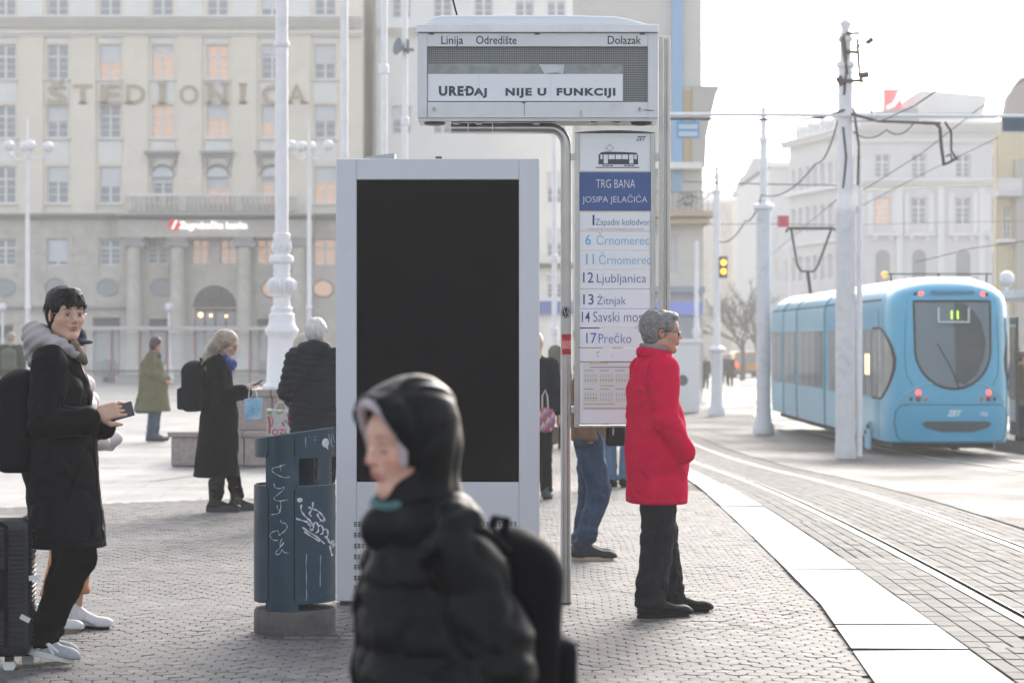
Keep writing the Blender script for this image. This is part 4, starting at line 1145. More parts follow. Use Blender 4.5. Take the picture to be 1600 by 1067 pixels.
# windscreen: flat top, round bottom
ws = [(-.70, 2.83), (-.69, 1.96)]
for i in range(1, 24):
    a = math.pi+math.pi*i/24; ws.append((.69*math.cos(a), 1.95+.72*math.sin(a)))
ws += [(.69, 1.96), (.70, 2.83)]
cw = .03
lining = rear_patch('cab_lining', ws, mat('cab_lining', (.22,.30,.36), .7), tram, .006)  # cab interior, its colour brightened to paint in the bluish reflection on the glass
rear_patch('cab_dark_panel', [(.02, 2.8), (.02, 1.35), (.2, 1.3), (.42, 1.5), (.56, 1.8), (.60, 2.1), (.52, 2.45), (.38, 2.65), (.2, 2.8)], mat('cab_dark_panel', (.04,.05,.045), .8, var=.5, vscale=3), lining, .012)  # darker right half of the window, a flat patch under the glass
wso = rear_patch('rear_window', ws, mat('rear_glass', (.10,.13,.15), .06, spec=.7, alpha=.35, coat=.0), tram, .020)
ring_of(ws, 'rubber_seal', M['rubber'], wso, .012, .02)
# destination box behind the glass: U frame and number 11
mb = MB(); mb.box(-.31, -.28, -.03, 0, 0, .25).box(.24, .27, -.03, 0, 0, .25).box(-.31, .27, -.03, 0, -.03, .0)
fr = mb.build('display_frame', mat('display_frame', (.55,.62,.62), .5), wso, loc=(0, -.03, 2.46))
M['led'] = mat('led_green', (.5,.7,.1), .5, emit=(.55,.9,.08), estr=.8)
text_obj('11', 'display_number', .22, M['led'], wso, (-.09, y0z(2.5)-.045, 2.50), extrude=.003)
# roof vent slot, upper lamps
rear_patch('vent_slot', [(-.38, 2.95), (.38, 2.95), (.42, 2.985), (.38, 3.02), (-.38, 3.02), (-.42, 2.985)], mat('slot_blue', (.05,.16,.26), .5), tram, .022, 4)
M['lamp_red'] = mat('tail_lamp_lit', (.8,.1,.08), .3, emit=(1, .12, .08), estr=.6)
M['lamp_dull'] = mat('tail_lamp_dull', (.30,.05,.06), .3)
M['lamp_orange'] = mat('tail_lamp_orange', (.45,.16,.06), .3)
def lamp(x, z, r, m, name='tail_light'):
    mb = MB(); mb.ball((x, yrear(x, z)-.005, z), r, 12, 8, sc=(1, .5, 1)); mb.build(name, m, tram, smooth=True)
lamp(-.56, 2.96, .05, M['lamp_red']); lamp(.56, 2.95, .05, M['lamp_red']); lamp(-.66, 2.96, .035, M['rubber']); lamp(.64, 2.95, .035, M['rubber'])
for sx in (-1, 1):
    lamp(sx*.64, 1.16, .055, M['lamp_red']); lamp(sx*.64, 1.05, .055, M['lamp_dull']); lamp(sx*.51, 1.04, .04, M['lamp_orange']); lamp(sx*.76, 1.04, .035, M['rubber'])
# bumper panel
bp_ = [(-.98, .36), (-1.02, .6), (-1.0, .82), (-.90, .93), (.90, .93), (1.0, .82), (1.02, .6), (.98, .36), (.90, .27), (-.90, .27)]
bo = rear_patch('bumper', bp_, M['tblue'], tram, .045, 12); ring_of(bp_, 'bumper_seam', mat('seam_dark', (.02,.07,.11), .6), bo, .02, .018)
gr = [(-.60, .60), (-.5, .64), (.60, .64), (.70, .60), (.62, .52), (.35, .445), (-.25, .445), (-.52, .52)]
g_ = rear_patch('grille', gr, mat('grille_dark', (.05,.075,.09), .5), tram, .055, 8)
mb = MB()
for x in (-.18, .12): mb.box(x-.006, x+.006, -.065, -.056, .45, .64)
mb.build('grille_bar', MATS['seam_dark'], g_)
text_obj('ZET', 'operator_logo', .14, mat('logo_pale', (.62,.74,.80), .4), tram, (-.13, yrear(0, .75)-.05, .74), extrude=.003, shear=.35, offset=.008, width=.28)
text_obj('22102', 'fleet_number', .1, MATS['logo_pale'], tram, (.36, yrear(.52, .75)-.055, .74), extrude=.003, offset=.004)
# brow curves that frame the lamps (raised welts)
for sx in (-1, 1):
    mb = MB(); P = []
    for i in range(13):
        t = i/12; x = sx*(.32+.66*t); z = 1.34-.38*t**2.2; P.append((x, yrear(x, z)-.004, z))
    mb.tube(P, .012, 6); mb.build('lamp_brow', M['tblue2'], tram, smooth=True)
# side glazing, left and right
def side_patch(sx, y0, y1, z0, z1, m, name, parent, off=.012, r0=0, r1=0, n=14, bulge=0):
    mb = MB(); K = 12
    for j in range(n+1):
        y = y0+(y1-y0)*j/n
        zz0, zz1 = z0, z1
        if r1 and y < y0+r1:   # rounded towards the rear
            t = 1-(y-y0)/r1; c_ = (z0+z1)/2; h_ = (z1-z0)/2*max(.02, (1-t**2.2))**.5; zz0, zz1 = c_-h_, c_+h_
        for k in range(K+1):
            z = zz0+(zz1-zz0)*k/K; x = xside(y, z)+off if y < BB+.6 else hwz(z)+off; mb.v.append((sx*x, y, z))
    for j in range(n):
        for k in range(K): i = j*(K+1)+k; mb.f.append((i, i+1, i+K+2, i+K+1) if sx < 0 else (i+K+1, i+K+2, i+1, i)); mb.m.append(0)
    return mb.build(name, m, parent, smooth=True)
for sx in (-1, 1):
    side_patch(sx, .42, 2.3, 1.0, 2.36, M['rubber'], 'window_band', tram, .006, r1=1.0, n=26)
    side_patch(sx, .50, 1.5, 1.04, 2.32, mat('cab_glass', (.22,.25,.24), .1, spec=.8), 'cab_window', tram, .014, r1=.92, n=22)
    for (a, b) in ((1.56, 2.28), (2.34, 3.2), (3.26, 4.1), (5.6, 6.9), (6.96, 8.6)):
        side_patch(sx, a, b, 1.04, 2.32, M['tglass_side'], 'side_window', tram, .012, n=4)
    # double door
    dr_ = side_patch(sx, 4.2, 5.5, .34, 2.45, M['tblue2'], 'door', tram, .016, n=4)
    for (a, b) in ((4.26, 4.82), (4.88, 5.44)): side_patch(sx, a, b, .5, 2.35, M['tglass_side'], 'door_pane', dr_, .024, n=3)
    side_patch(sx, 2.0, 9.15, .27, .99, M['tblue2'], 'side_skirt', tram, .004, n=6)
    side_patch(sx, 1.3, L0, 2.85, 2.885, M['rubber'], 'roof_seam', tram, .006, n=12)
    mb = MB(); mb.box(sx*(HW+.01), sx*(HW+.05), 2.3, 3.0, .02, .42).box(sx*(HW+.01), sx*(HW+.06), 2.45, 2.65, .42, .56); mb.build('bogie_cover', mat('bogie_blue', (.20,.42,.58), .5), tram, bevel=.01)
    mb = MB(); mb.box(sx*(HW+.061), sx*(HW+.075), 2.35, 2.6, .42, .5).box(sx*(HW+.051), sx*(HW+.06), 2.75, 2.95, .3, .38); mb.build('bogie_bracket', M['rubber'], tram)
# warm reflections of a lit shop, painted on the side windows as glowing panels
mb = MB(); mb.box(-HW-.018, -HW-.014, 2.62, 2.82, 1.45, 1.85).box(-HW-.018, -HW-.014, 2.98, 3.14, 1.45, 1.85); mb.build('window_reflection', mat('reflection_warm', (.9,.7,.4), .4, emit=(1, .72, .38), estr=.8), tram)
# panel joints on the rear, a wiper, rear door lines
for sx in (-1, 1):
    mb = MB(); mb.tube([(sx*(xside(1.5, z)+.002), 1.5, z) for z in [.3+.1*i for i in range(25)]], .006, 4); mb.build('panel_joint', MATS['seam_dark'], tram)
    mb = MB(); mb.tube([(sx*x, yrear(x, z)-.004, z) for x, z in ((.80, 2.86), (.84, 2.4), (.86, 1.9), (.84, 1.5), (.72, 1.28))], .006, 4); mb.build('panel_joint', MATS['seam_dark'], tram)
mb = MB(); mb.tube([(.1, yrear(.1, 1.3)-.03, 1.22), (-.05, yrear(.05, 1.6)-.04, 1.6), (-.3, yrear(.3, 2.0)-.04, 2.05)], .012, 5); mb.build('wiper', M['rubber'], tram)
# articulated modules beyond
yc = L0; secs = [(L0+.35, 4.9), (L0+5.6, 2.5), (L0+8.5, 2.6)]
def module(y0, L):
    mb = MB(); zs = [.24, .3, .5, .99]
    P = [(hwz(z), z) for z in (.24, .4, .7, .99, 1.5, 2.0, 2.5, 2.75, 2.84)]
    sec = [(-a, b) for a, b in P]+[(a, b) for a, b in P[::-1]]
    mb.prism(sec[::-1], 'y', y0, y0+L); b = mb.build('middle_body', M['tblue2'], tram, smooth=30)
    P = [(hwz(z), z) for z in (2.87, 2.92, 3.0, 3.08, 3.14, 3.19, 3.23, 3.26)]
    sec = [(-a, b_) for a, b_ in P]+[(a, b_) for a, b_ in P[::-1]]
    mb = MB(); mb.prism(sec[::-1], 'y', y0, y0+L); mb.build('roof_fairing', M['tblue'], tram, smooth=30)
    mb = MB(); mb.box(-HW*.97, HW*.97, y0, y0+L, 2.839, 2.871); mb.build('roof_seam', M['rubber'], tram)
    for sx in (-1, 1):
        n = max(1, round(L/1.3)); w = (L-.3)/n
        for i in range(n):
            q = MB(); q.box(sx*(HW+.001), sx*(HW+.012), y0+.15+i*w+.04, y0+.15+(i+1)*w-.04, 1.04, 2.32); q.build('side_window', M['tglass_side'], tram)
    return b
for (a, l_) in secs: module(a, l_)
for y in (L0+.17, L0+5.42, L0+8.3):
    P = [(hwz(z)*.95, z) for z in (.3, 1, 2, 2.75, 3.0, 3.2, 3.3)]; sec = [(-a, b) for a, b in P]+[(a, b) for a, b in P[::-1]]
    for q in (-.1, 0, .1):
        mb = MB(); mb.prism(sec[::-1], 'y', y+q-.04, y+q+.04); mb.build('bellows', M['rubber'], tram)
for y in (2.6, 10.5, 12.6, 19):
    for sx in (-1, 1):
        mb = MB(); mb.tube([(sx*.42, y, .3), (sx*.56, y, .3)], .29, 16); mb.build('wheel', M['rubber'], tram)
mb = MB(); mb.box(-.95, .95, 1.2, 20, .10, .26); mb.build('underframe', M['rubber'], tram)
# roof rails / antennas and pantograph
mb = MB(); mb.tube([(-1.0, 1.6, 3.36), (1.0, 1.6, 3.36)], .012, 5)
for x in (-.9, 0, .9): mb.tube([(x, 1.6, 3.2), (x, 1.6, 3.38)], .015, 5)
mb.build('roof_cable', M['rubber'], tram)
pan = MB(); yp = 17.0
def T(px, py): d = TY+yp; return (WX(px, d)-TX, yp, WZ(py, d)-tg)
pan.tube([T(1232, 357), T(1302, 357)], .035, 6); pan.tube([T(1236, 358), T(1246, 415), T(1252, 424), T(1272, 424), T(1278, 415), T(1299, 358)], .03, 6)
a = T(1262, 424); b = T(1268, 472); pan.tube([a, b], .045, 6); pan.tube([T(1232, 357), T(1228, 363)], .03, 5); pan.tube([T(1302, 357), T(1308, 363)], .03, 5)
pan.build('pantograph', M['rubber'], tram, smooth=True)
mb = MB(); c_ = T(1306, 452); mb.ball((c_[0], c_[1]-8, c_[2]+.25-.1), .08, 10, 8); mb.build('warning_beacon', mat('beacon_amber', (.8,.45,.15), .4, emit=(1,.5,.1), estr=.3), tram, smooth=True)
# open door leaf on the right flank near the rear
mb = MB(); mb.box(1.30, 1.34, .8, 1.45, .35, 2.55); od = mb.build('open_door_leaf', M['dark_metal'], tram, bevel=.01)
mb = MB(); mb.box(1.295, 1.2995, .86, 1.4, .6, 2.4); mb.build('door_pane', M['tglass_side'], od)
# ------------------------------------------------------------------ TALL DISPLAY KIOSK
KD = 14.5; KS = FPX/KD
M['kiosk_grey'] = mat('kiosk_grey', (.60,.61,.64), .42, var=.03, vscale=2, bump=.03, dirt=(.50,.50,.51), dscale=2.0, damount=.35)
M['screen'] = mat('screen_black', (.001,.001,.004), .06, spec=.03)
kx = WX(684, KD)
kio = empty('display_kiosk', (kx, KD, 0), R(-.6), 'tall grey steel display kiosk with a switched off black screen', 'display kiosk')
w2 = 318/KS/2; top = WZ(248, KD)
sx0, sx1 = (557-684)/KS, (811-684)/KS; sz0, sz1 = WZ(753, KD), WZ(281, KD)
mb = MB()
mb.box(-w2, sx0, 0, .24, .03, top).box(sx1, w2, 0, .24, .03, top).box(sx0, sx1, 0, .24, sz1, top).box(sx0, sx1, 0, .24, .03, sz0)
mb.build('body', M['kiosk_grey'], kio, bevel=.006)
mb = MB(); mb.box(-w2+.02, w2-.02, .03, .22, 0, .03); mb.build('foot', M['dark_metal'], kio)
mb = MB(); mb.box(sx0+.001, sx1-.001, .012, .2, sz0+.001, sz1-.001); mb.build('screen', M['screen'], kio)
mb = MB(); mb.box(-w2-.004, -w2-.001, .03, .2, 1.2, 1.7); mb.build('side_hatch', M['kiosk_grey'], kio)
# ventilation rows: slots cut as small dark perforations in a recessed strip
M['perf'] = mat('perforation', (.06,.06,.07), .7)
slot = MB()
nx = 42; L = (808-552)/KS
for i in range(nx):
    for j in range(3):
        x = L*(i+.5)/nx; slot.box(x-L/nx*.36, x+L/nx*.36, -.0015, -.0005, -j*.0105-.007, -j*.0105)
sm = slot.mesh('vent_row', M['perf'])
for py in (815, 832, 849, 866, 882, 899, 915): inst('vent_row', sm, ((552-684)/KS, 0, WZ(py, KD)), kio)
mb = MB(); mb.prism([((570-684)/KS, top), ((616-684)/KS, top), ((616-684)/KS, top+.035), ((572-684)/KS, top+.014)], 'y', .03, .2); mb.build('roof_hatch', mat('hatch_grey', (.45,.46,.45), .5), kio)
mb = MB(); mb.box((680-684)/KS, (690-684)/KS, .05, .1, top, top+.016); mb.build('sensor', M['dark_metal'], kio)
# ------------------------------------------------------------------ STOP SIGN POST with display box
SD = 14.55; SS = FPX/SD
def qx(px): return (px-884)/SS
def qz(py): return 1.6+(530-py)/SS
stop = empty('stop_post', (WX(884, SD), SD, 0), 0, 'brushed steel bent tube post with a second profile post, carrying the departures display', 'sign post')
mb = MB(); mb.tube([(0, 0, 0), (0, 0, qz(228))]+[(qx(884-24*(1-math.cos(a))), 0, qz(228-27*math.sin(a))) for a in [i*math.pi/14 for i in range(1, 8)]]+[(qx(705), 0, qz(201))], .0315, 20); mb.build('bent_tube', M['steel'], stop, smooth=50)
mb = MB(); mb.lathe([(.034, 0), (.034, .02)], 20); mb.build('foot_ring', M['dark_metal'], stop)
mb = MB(); xa, xb = qx(1030), qx(1047)
mb.box(xa, xa+.026, 0, .08, 0, qz(57)).box(xa+.030, xa+.042, .01, .07, 0, qz(57)-.01).box(xa+.046, xb, 0, .08, 0, qz(57)); mb.build('profile_post', M['steel'], stop, bevel=.003)
for (py,) in ((245,), (640,)):
    mb = MB(); mb.box(qx(1022), qx(1030), .01, .06, qz(py+6), qz(py-6)); mb.build('bracket', M['steel'], stop)
    mb = MB(); mb.box(qx(891), qx(899), .0, .05, qz(py+5), qz(py-5)); mb.build('bracket', M['steel'], stop)
mb = MB(); mb.box(qx(876.5), qx(879), -.005, .035, qz(560), qz(228)); mb.build('gasket_strip', M['dark_metal'], stop)
def wrap(name, px, py, wpx, hpx, m, r=.0325, n=8, parent=stop):
    mb = MB(); w_, h_ = wpx/SS, hpx/SS; z = qz(py); x = qx(px)
    for j in range(n):
        a0 = -w_/r/2+w_/r*j/n+x/r; a1 = a0+w_/r/n
        mb.quad((r*math.sin(a0), -r*math.cos(a0), z-h_/2), (r*math.sin(a1), -r*math.cos(a1), z-h_/2), (r*math.sin(a1), -r*math.cos(a1), z+h_/2), (r*math.sin(a0), -r*math.cos(a0), z+h_/2))
    return mb.build(name, m, parent)
M['st_red'] = mat('sticker_red', (.60,.03,.03), .5); M['st_black'] = mat('sticker_black', (.02,.02,.02), .5); M['st_white'] = mat('sticker_white', (.7,.7,.7), .5)
s1 = wrap('sticker', 886, 538, 18, 32, M['st_red'])
for t, py in (('PALESTI', 528), ('YOU MUST', 538), ('SILENCE IS', 544), ('VIOLENCE', 552)):
    text_obj(t, 'sticker_print', .03, M['st_white'] if py in (538, 544) else M['st_black'], s1, (qx(878), -.0345, qz(py)), extrude=.0002, width=.055)
mb = MB(); n = 18; mb.prism([(.029*math.cos(6.2832*k/n), qz(488)+.036*math.sin(6.2832*k/n)) for k in range(n)][::-1], 'y', -.0345, -.025); s2 = mb.build('sticker', M['st_black'], stop)
mb = MB(); 
mb.tube([(.024*math.cos(6.2832*k/n), -.035, qz(488)+.030*math.sin(6.2832*k/n)) for k in range(n)], .0015, 4, closed=True)
mb.tube([(-.012, -.035, qz(488)+.016), (-.002, -.035, qz(488)-.018), (.012, -.035, qz(488)+.018), (.014, -.035, qz(488)-.014)], .002, 4); mb.build('sticker_print', M['st_white'], s2)
# display box
M['box_grey'] = mat('display_box_paint', (.68,.68,.69), .42, var=.05, vscale=3, bump=.05, dirt=(.50,.485,.47), dscale=3.5, damount=.4)
box = empty('departures_display', (WX(840, SD), SD-.12, qz(190)), 0, 'wide grey departures display box under a white lid, showing a taped out of order notice', 'display')
def ux(px): return (px-840)/SS*.9918
def uz(py): return (190-py)/SS
mb = MB()
wx0, wx1, wz0, wz1 = ux(667), ux(1012), uz(163), uz(77)
mb.box(ux(652), wx0, 0, .34, .01, uz(56)).box(wx1, ux(1028), 0, .34, .01, uz(56)).box(wx0, wx1, 0, .34, .01, wz0).box(wx0, wx1, 0, .34, wz1, uz(56))
cs = mb.build('casing', M['box_grey'], box, bevel=.004)
mb = MB(); mb.box(ux(652)+.005, ux(1028)-.005, .012, .33, -.008, .0095); mb.build('bottom_plate', M['steel'], box)
mb = MB(); mb.box(ux(650), ux(1029), -.02, .36, uz(56)+.003, uz(43)); mb.build('lid', M['white_paint'], box, bevel=.004)
mb = MB(); pr = [(ux(658), uz(43)), (ux(1015), uz(43)), (ux(978), uz(33)), (ux(960), uz(30)), (ux(880), uz(28)), (ux(690), uz(28)), (ux(676), uz(31))]
mb.prism(pr, 'y', .0, .34); mb.build('snow_cap', mat('snow', (.82,.83,.86), .7, bump=.2, bscale=20), box, bevel=.01)
# recessed dot matrix panel
mb = MB(); mb.box(wx0, wx1, .022, .2, wz0, wz1); mpn = mb.build('matrix_panel', mat('matrix_grey', (.12,.125,.13), .45), box)
dots = MB(); nxd, nzd = 104, 24
for i in range(nxd):
    for j in range(nzd):
        x = wx0+(wx1-wx0)*(i+.5)/nxd; z = wz0+(wz1-wz0)*(j+.5)/nzd; s_ = .0032
        dots.quad((x-s_, .0205, z-s_), (x+s_, .0205, z-s_), (x+s_, .0205, z+s_), (x-s_, .0205, z+s_))
o = dots.build('matrix_dots', mat('matrix_dot', (.36,.37,.37), .5), box); o['kind'] = 'stuff'
mb = MB(); mb.box(wx0+.004, ux(973), .014, .0155, uz(164)+.012, uz(119)); pap = mb.build('paper_notice', mat('paper', (.80,.81,.84), .7, bump=.03, bscale=6), box)
mb = MB(); mb.box(ux(668), ux(973), .0165, .0175, uz(118.8), uz(103)); mb.build('clear_tape', mat('tape_clear', (.42,.44,.44), .25, var=.2, vscale=14, bump=.4, bscale=20, alpha=.55), box)
mb = MB(); mb.poly([(ux(842), .012, uz(104)), (ux(882), .010, uz(105)), (ux(880), .013, uz(119)), (ux(868), .008, uz(117)), (ux(850), .011, uz(119))]); mb.build('torn_tape', mat('tape_white', (.55,.57,.57), .3, bump=.8, bscale=30), box)
for sx_ in (748, 860):
    mb = MB(); mb.box(ux(sx_), ux(sx_)+.0016, .0125, .0139, uz(164)+.012, uz(119)); mb.build('paper_seam', mat('paper_seam', (.55,.56,.6), .7), pap)
M['ink'] = mat('ink_dark', (.05,.055,.075), .6)
mb = MB(); mb.box(ux(724.8), ux(731.5), .0128, .0136, uz(145.2), uz(142.6)); mb.build('notice_lettering', M['ink'], pap)
for t, a, b in (('URE', 685, 724), ('D', 727, 740), ('AJ', 741, 762), ('NIJE U', 789, 853), ('FUNKCIJI', 869, 961)):
    text_obj(t, 'notice_lettering', .08, M['ink'], pap, (ux(a), .0135, uz(152)), extrude=.0003, offset=.0042, space=1.18, width=(ux(b)-ux(a)), height=.060)
for t, a, b in (('Linija', 688, 722), ('Odredište', 743, 806), ('Dolazak', 948, 1000)):
    text_obj(t, 'casing_lettering', .07, M['black'], cs, (ux(a), -.0012, uz(73) if t != 'Linija' else uz(73)), extrude=.0005, width=(ux(b)-ux(a)))
for px in (674, 839, 1003):
    mb = MB(); mb.box(ux(px)-.015, ux(px)+.015, -.004, .004, uz(58.5), uz(56)); mb.build('hinge', M['dark_metal'], box)
for px in (678, 999):
    mb = MB(); n = 14; mb.prism([(ux(px)+.013*math.cos(6.2832*k/n), uz(174)+.015*math.sin(6.2832*k/n)) for k in range(n)][::-1], 'y', -.005, .002); lk = mb.build('lock', M['steel'], box)
    mb = MB(); mb.box(ux(px)-.0022, ux(px)+.0022, -.0062, -.0052, uz(174)-.008, uz(174)+.008); mb.build('keyhole', M['black'], lk)
mb = MB(); mb.box(ux(818.6), ux(819.4), -.001, .0, uz(184), uz(165)); mb.box(ux(667), ux(667.6), -.001, 0, uz(186), uz(163)); mb.box(ux(815), ux(821), -.001, 0, uz(164.6), uz(163.2)); mb.build('seam', M['dark_metal'], box)
mb = MB(); mb.box(ux(905), ux(910), -.0008, 0, uz(185), uz(176)); mb.build('tape_patch', mat('tape_old', (.50,.48,.44), .4), box)
mb = MB(); mb.tube([(ux(1005), -.002, uz(175)), (ux(1022), -.002, uz(176))], .003, 5); mb.build('name_plate', M['steel'], box)
for px in (678, 1003):
    mb = MB(); mb.lathe([(.065, -.008), (.06, -.02), (.03, -.026)], 20, cx=ux(px), cy=.11); mb.build('loudspeaker_grille', M['dark_metal'], box, smooth=True)
for px in (712, 748, 838, 928, 963):
    mb = MB(); mb.box(ux(px)-.02, ux(px)+.02, .06, .10, -.026, -.008); mb.build('mounting_bolt', M['steel'], box, bevel=.004)
for px in (731, 769):
    mb = MB(); mb.box(ux(px)-.003, ux(px)+.003, .06, .16, -.07, -.008); mb.build('tube_clip', M['steel'], box)
ant = empty('rod_antenna', (WX(715, SD), SD, qz(28)), 0, 'thin black rod antenna leaning on top of the departures display', 'antenna')
mb = MB(); mb.tube([(0, 0, 0), (-.035, 0, .13), (-.05, 0, .22)], .006, 6); mb.build('rod', M['black'], ant)
# route sign panel
rp = empty('route_sign', (WX(960, SD), SD, qz(664)), R(.4), 'tall white tram route board listing seven lines under a blue stop name', 'sign')
def vx(px): return (px-960)/SS
def vz(py): return (664-py)/SS
mb = MB(); mb.box(vx(898), vx(905.3), -.01, .07, 0, vz(208)).box(vx(1016.7), vx(1024), -.01, .07, 0, vz(208)); mb.build('side_profile', M['steel'], rp, bevel=.003)
mb = MB()
n = 10; mb.prism([(vx(898), vz(208)+.0005)]+[(vx(1024), vz(208)+.0005)]+[(vx(1024-126*k/n), vz(208)+.003+.012*math.sin(math.pi*k/n)) for k in range(1, n)], 'y', -.012, .072); mb.build('top_cap', M['dark_metal'], rp)
mb = MB(); mb.box(vx(898), vx(1024), -.01, .07, -.012, -.0005); mb.build('bottom_cap', M['steel'], rp)
M['plate'] = mat('plate_white', (.78,.78,.80), .32, var=.03, vscale=3, spec=.6)
M['plate_blue'] = mat('plate_blue', (.025,.075,.25), .3, var=.12, vscale=6, spec=.6)
M['navy_ink'] = mat('navy_ink', (.03,.05,.22), .5); M['cyan_ink'] = mat('cyan_ink', (.10,.42,.60), .5)
def plate(t, b, m=None, y=0.0):
    mb = MB(); mb.box(vx(905.4), vx(1016.6), y, .03, vz(b)+.0015, vz(t)-.0015); return mb.build('route_plate', m or M['plate'], rp, bevel=.001)
pt = plate(208, 268)
# pictogram of a tram: flat print
def flat(mb, pts, y=-.0016): mb.prism([(vx(a), vz(b)) for a, b in pts][::-1] if False else [(vx(a), vz(b)) for a, b in pts], 'y', y, y+.0012)
def cpx(a): return 900+a/7.623
def cpy(a): return 200+a/7.623
mb = MB()
flat(mb, [(cpx(268), cpy(435)), (cpx(740), cpy(435)), (cpx(740), cpy(410)), (cpx(736), cpy(374)), (cpx(272), cpy(374)), (cpx(266), cpy(410))])
flat(mb, [(cpx(280), cpy(318)), (cpx(728), cpy(318)), (cpx(722), cpy(297)), (cpx(560), cpy(288)), (cpx(345), cpy(284)), (cpx(290), cpy(297))])
for a in ((270, 290), (316, 328), (380, 388), (462, 472), (542, 550), (620, 632), (686, 694), (724, 738)): flat(mb, [(cpx(a[0]), cpy(374.5)), (cpx(a[1]), cpy(374.5)), (cpx(a[1]), cpy(317.5)), (cpx(a[0]), cpy(317.5))])
for a in ((314, 345), (350, 398), (406, 440), (572, 606), (612, 656), (662, 694)): flat(mb, [(cpx(a[0]), cpy(456)), (cpx(a[1]), cpy(456)), (cpx(a[1]), cpy(443)), (cpx(a[0]), cpy(443))])
flat(mb, [(cpx(236), cpy(477)), (cpx(754), cpy(477)), (cpx(754), cpy(467)), (cpx(236), cpy(467))])
mb.tube([(vx(cpx(a)), -.002, vz(cpy(b))) for a, b in ((403, 200), (455, 240), (403, 280), (352, 240))], .0016, 4, closed=True)
pic = mb.build('tram_pictogram', M['ink'], pt)
mb = MB()
for a, b in ((330, 380), (634, 684)): flat(mb, [(cpx(a), cpy(425)), (cpx(b), cpy(425)), (cpx(b), cpy(375)), (cpx(a), cpy(375))], -.0024)
mb.build('pictogram_door', M['plate'], pic)
text_obj('ZET', 'operator_logo', .045, M['navy_ink'], pt, (vx(994), -.002, vz(220)), extrude=.0003, shear=.4, width=.062, offset=.001, height=.027)
text_obj('ZET', 'logo_inner', .045, M['plate'], pt, (vx(994.6), -.0026, vz(219.4)), extrude=.0003, shear=.4, width=.056, offset=-.0016, height=.022)
pbl = plate(269, 330, M['plate_blue'])
text_obj('TRG BANA', 'stop_name', .06, M['plate'], pbl, (vx(931), -.0018, vz(294)), extrude=.0004, width=vx(992)-vx(931), height=.051, offset=-.0008)
text_obj('JOSIPA JELAČIĆA', 'stop_name', .06, M['plate'], pbl, (vx(910.5), -.0018, vz(316.5)), extrude=.0004, width=vx(1012)-vx(910.5), height=.062, offset=-.0008)
rows_ = [(332, 361, '1', 920, 926, 'Zapadni kolodvor', 930, 1015, 352, M['navy_ink']), (362, 391, '6', 914, 922.5, 'Črnomerec', 931, 1013, 382.5, M['cyan_ink']),
 (392, 421, '11', 912, 924, 'Črnomerec', 935, 1015.5, 413, M['cyan_ink']), (422, 451, '12', 907, 923, 'Ljubljanica', 931, 1008, 441.5, M['navy_ink']),
 (452, 482, '13', 907, 923, 'Žitnjak', 932, 977, 475.5, M['navy_ink']), (483, 512, '14', 906, 918.5, 'Savski most', 926, 1009, 503, M['navy_ink']),
 (513, 543, '17', 912, 928, 'Prečko', 934, 985, 536, M['navy_ink'])]
M['blue_ink'] = mat('blue_ink', (.05,.11,.42), .5)
for t, b, num, na, nb_, name, xa_, xb_, base_, mk_ in rows_:
    p_ = plate(t, b)
    if num in ('17', '14'): mk_ = M['blue_ink'] if num == '17' else mk_
    text_obj(num, 'line_number', .085, mk_, p_, (vx(na), -.0012, vz(base_)), extrude=.0003, width=(vx(nb_)-vx(na))*(.5 if num == '1' else 1), height=.062, offset=.0002)
    hh = .05 if num == '1' else .062
    if num in ('12',): hh = .068
    text_obj(name, 'line_lettering', .07, mk_, p_, (vx(xa_), -.0012, vz(base_)), extrude=.0003, width=vx(xb_)-vx(xa_), height=hh*(1.18 if name[0] in 'ČŽ' else 1.0), offset=-.0008)
    if num == '1': text_obj('NE PROMETUJE SUBOTOM NEDJELJOM I BLAGDANOM', 'small_print', .02, M['st_red'], p_, (vx(918), -.0012, vz(359)), extrude=.0002, width=vx(1005)-vx(918), height=.009)
plate(544, 565)
pl2 = plate(566, 662)
mb = MB(); mb.box(vx(911), vx(1011), -.0015, -.0003, vz(640), vz(566)+.0); tt = mb.build('timetable', mat('timetable_paper', (.68,.67,.64), .6), pl2)
tp = MB()
for c in range(4):
    x0 = vx(912.5+c*24.6)
    for r_ in range(2):
        zt = vz(584+r_*29)
        tp.box(x0, x0+.055, -.0022, -.0016, zt+.018, zt+.022)
        for a_ in range(2):
            for k in range(5):
                for l_ in range(4): tp.box(x0+.004+k*.0165, x0+.009+k*.0165, -.0022, -.0016, zt-.006-a_*.03-l_*.0055, zt-.003-a_*.03-l_*.0055)
for k in range(22): tp.box(vx(912)+k*.0165, vx(912)+k*.0165+.012, -.0022, -.0016, vz(638.5), vz(637))
tp.box(vx(922), vx(1000), -.0022, -.0016, vz(574.5), vz(573))
o = tp.build('timetable_print', mat('print_grey', (.24,.24,.30), .6), tt); o['kind'] = 'stuff'
yl_ = MB()
for py, a, b in ((567.8, 921, 950), (631, 912, 960), (593, 912, 934), (593, 937, 960), (621.5, 912, 934), (567, 985, 1008), (593, 962, 985), (602.5, 938, 960)): yl_.box(vx(a), vx(b), -.0024, -.0017, vz(py+.6), vz(py-.6))
yl_.build('timetable_band', mat('print_yellow', (.50,.38,.06), .6), tt)
mb = MB()
for a, b in ((933, 551), (935.5, 549.6), (934, 556), (956.5, 555.5)): mb.ball((vx(a), -.001, vz(b)), .0035, 6, 4)
mb.build('rivet', M['dark_metal'], rp)

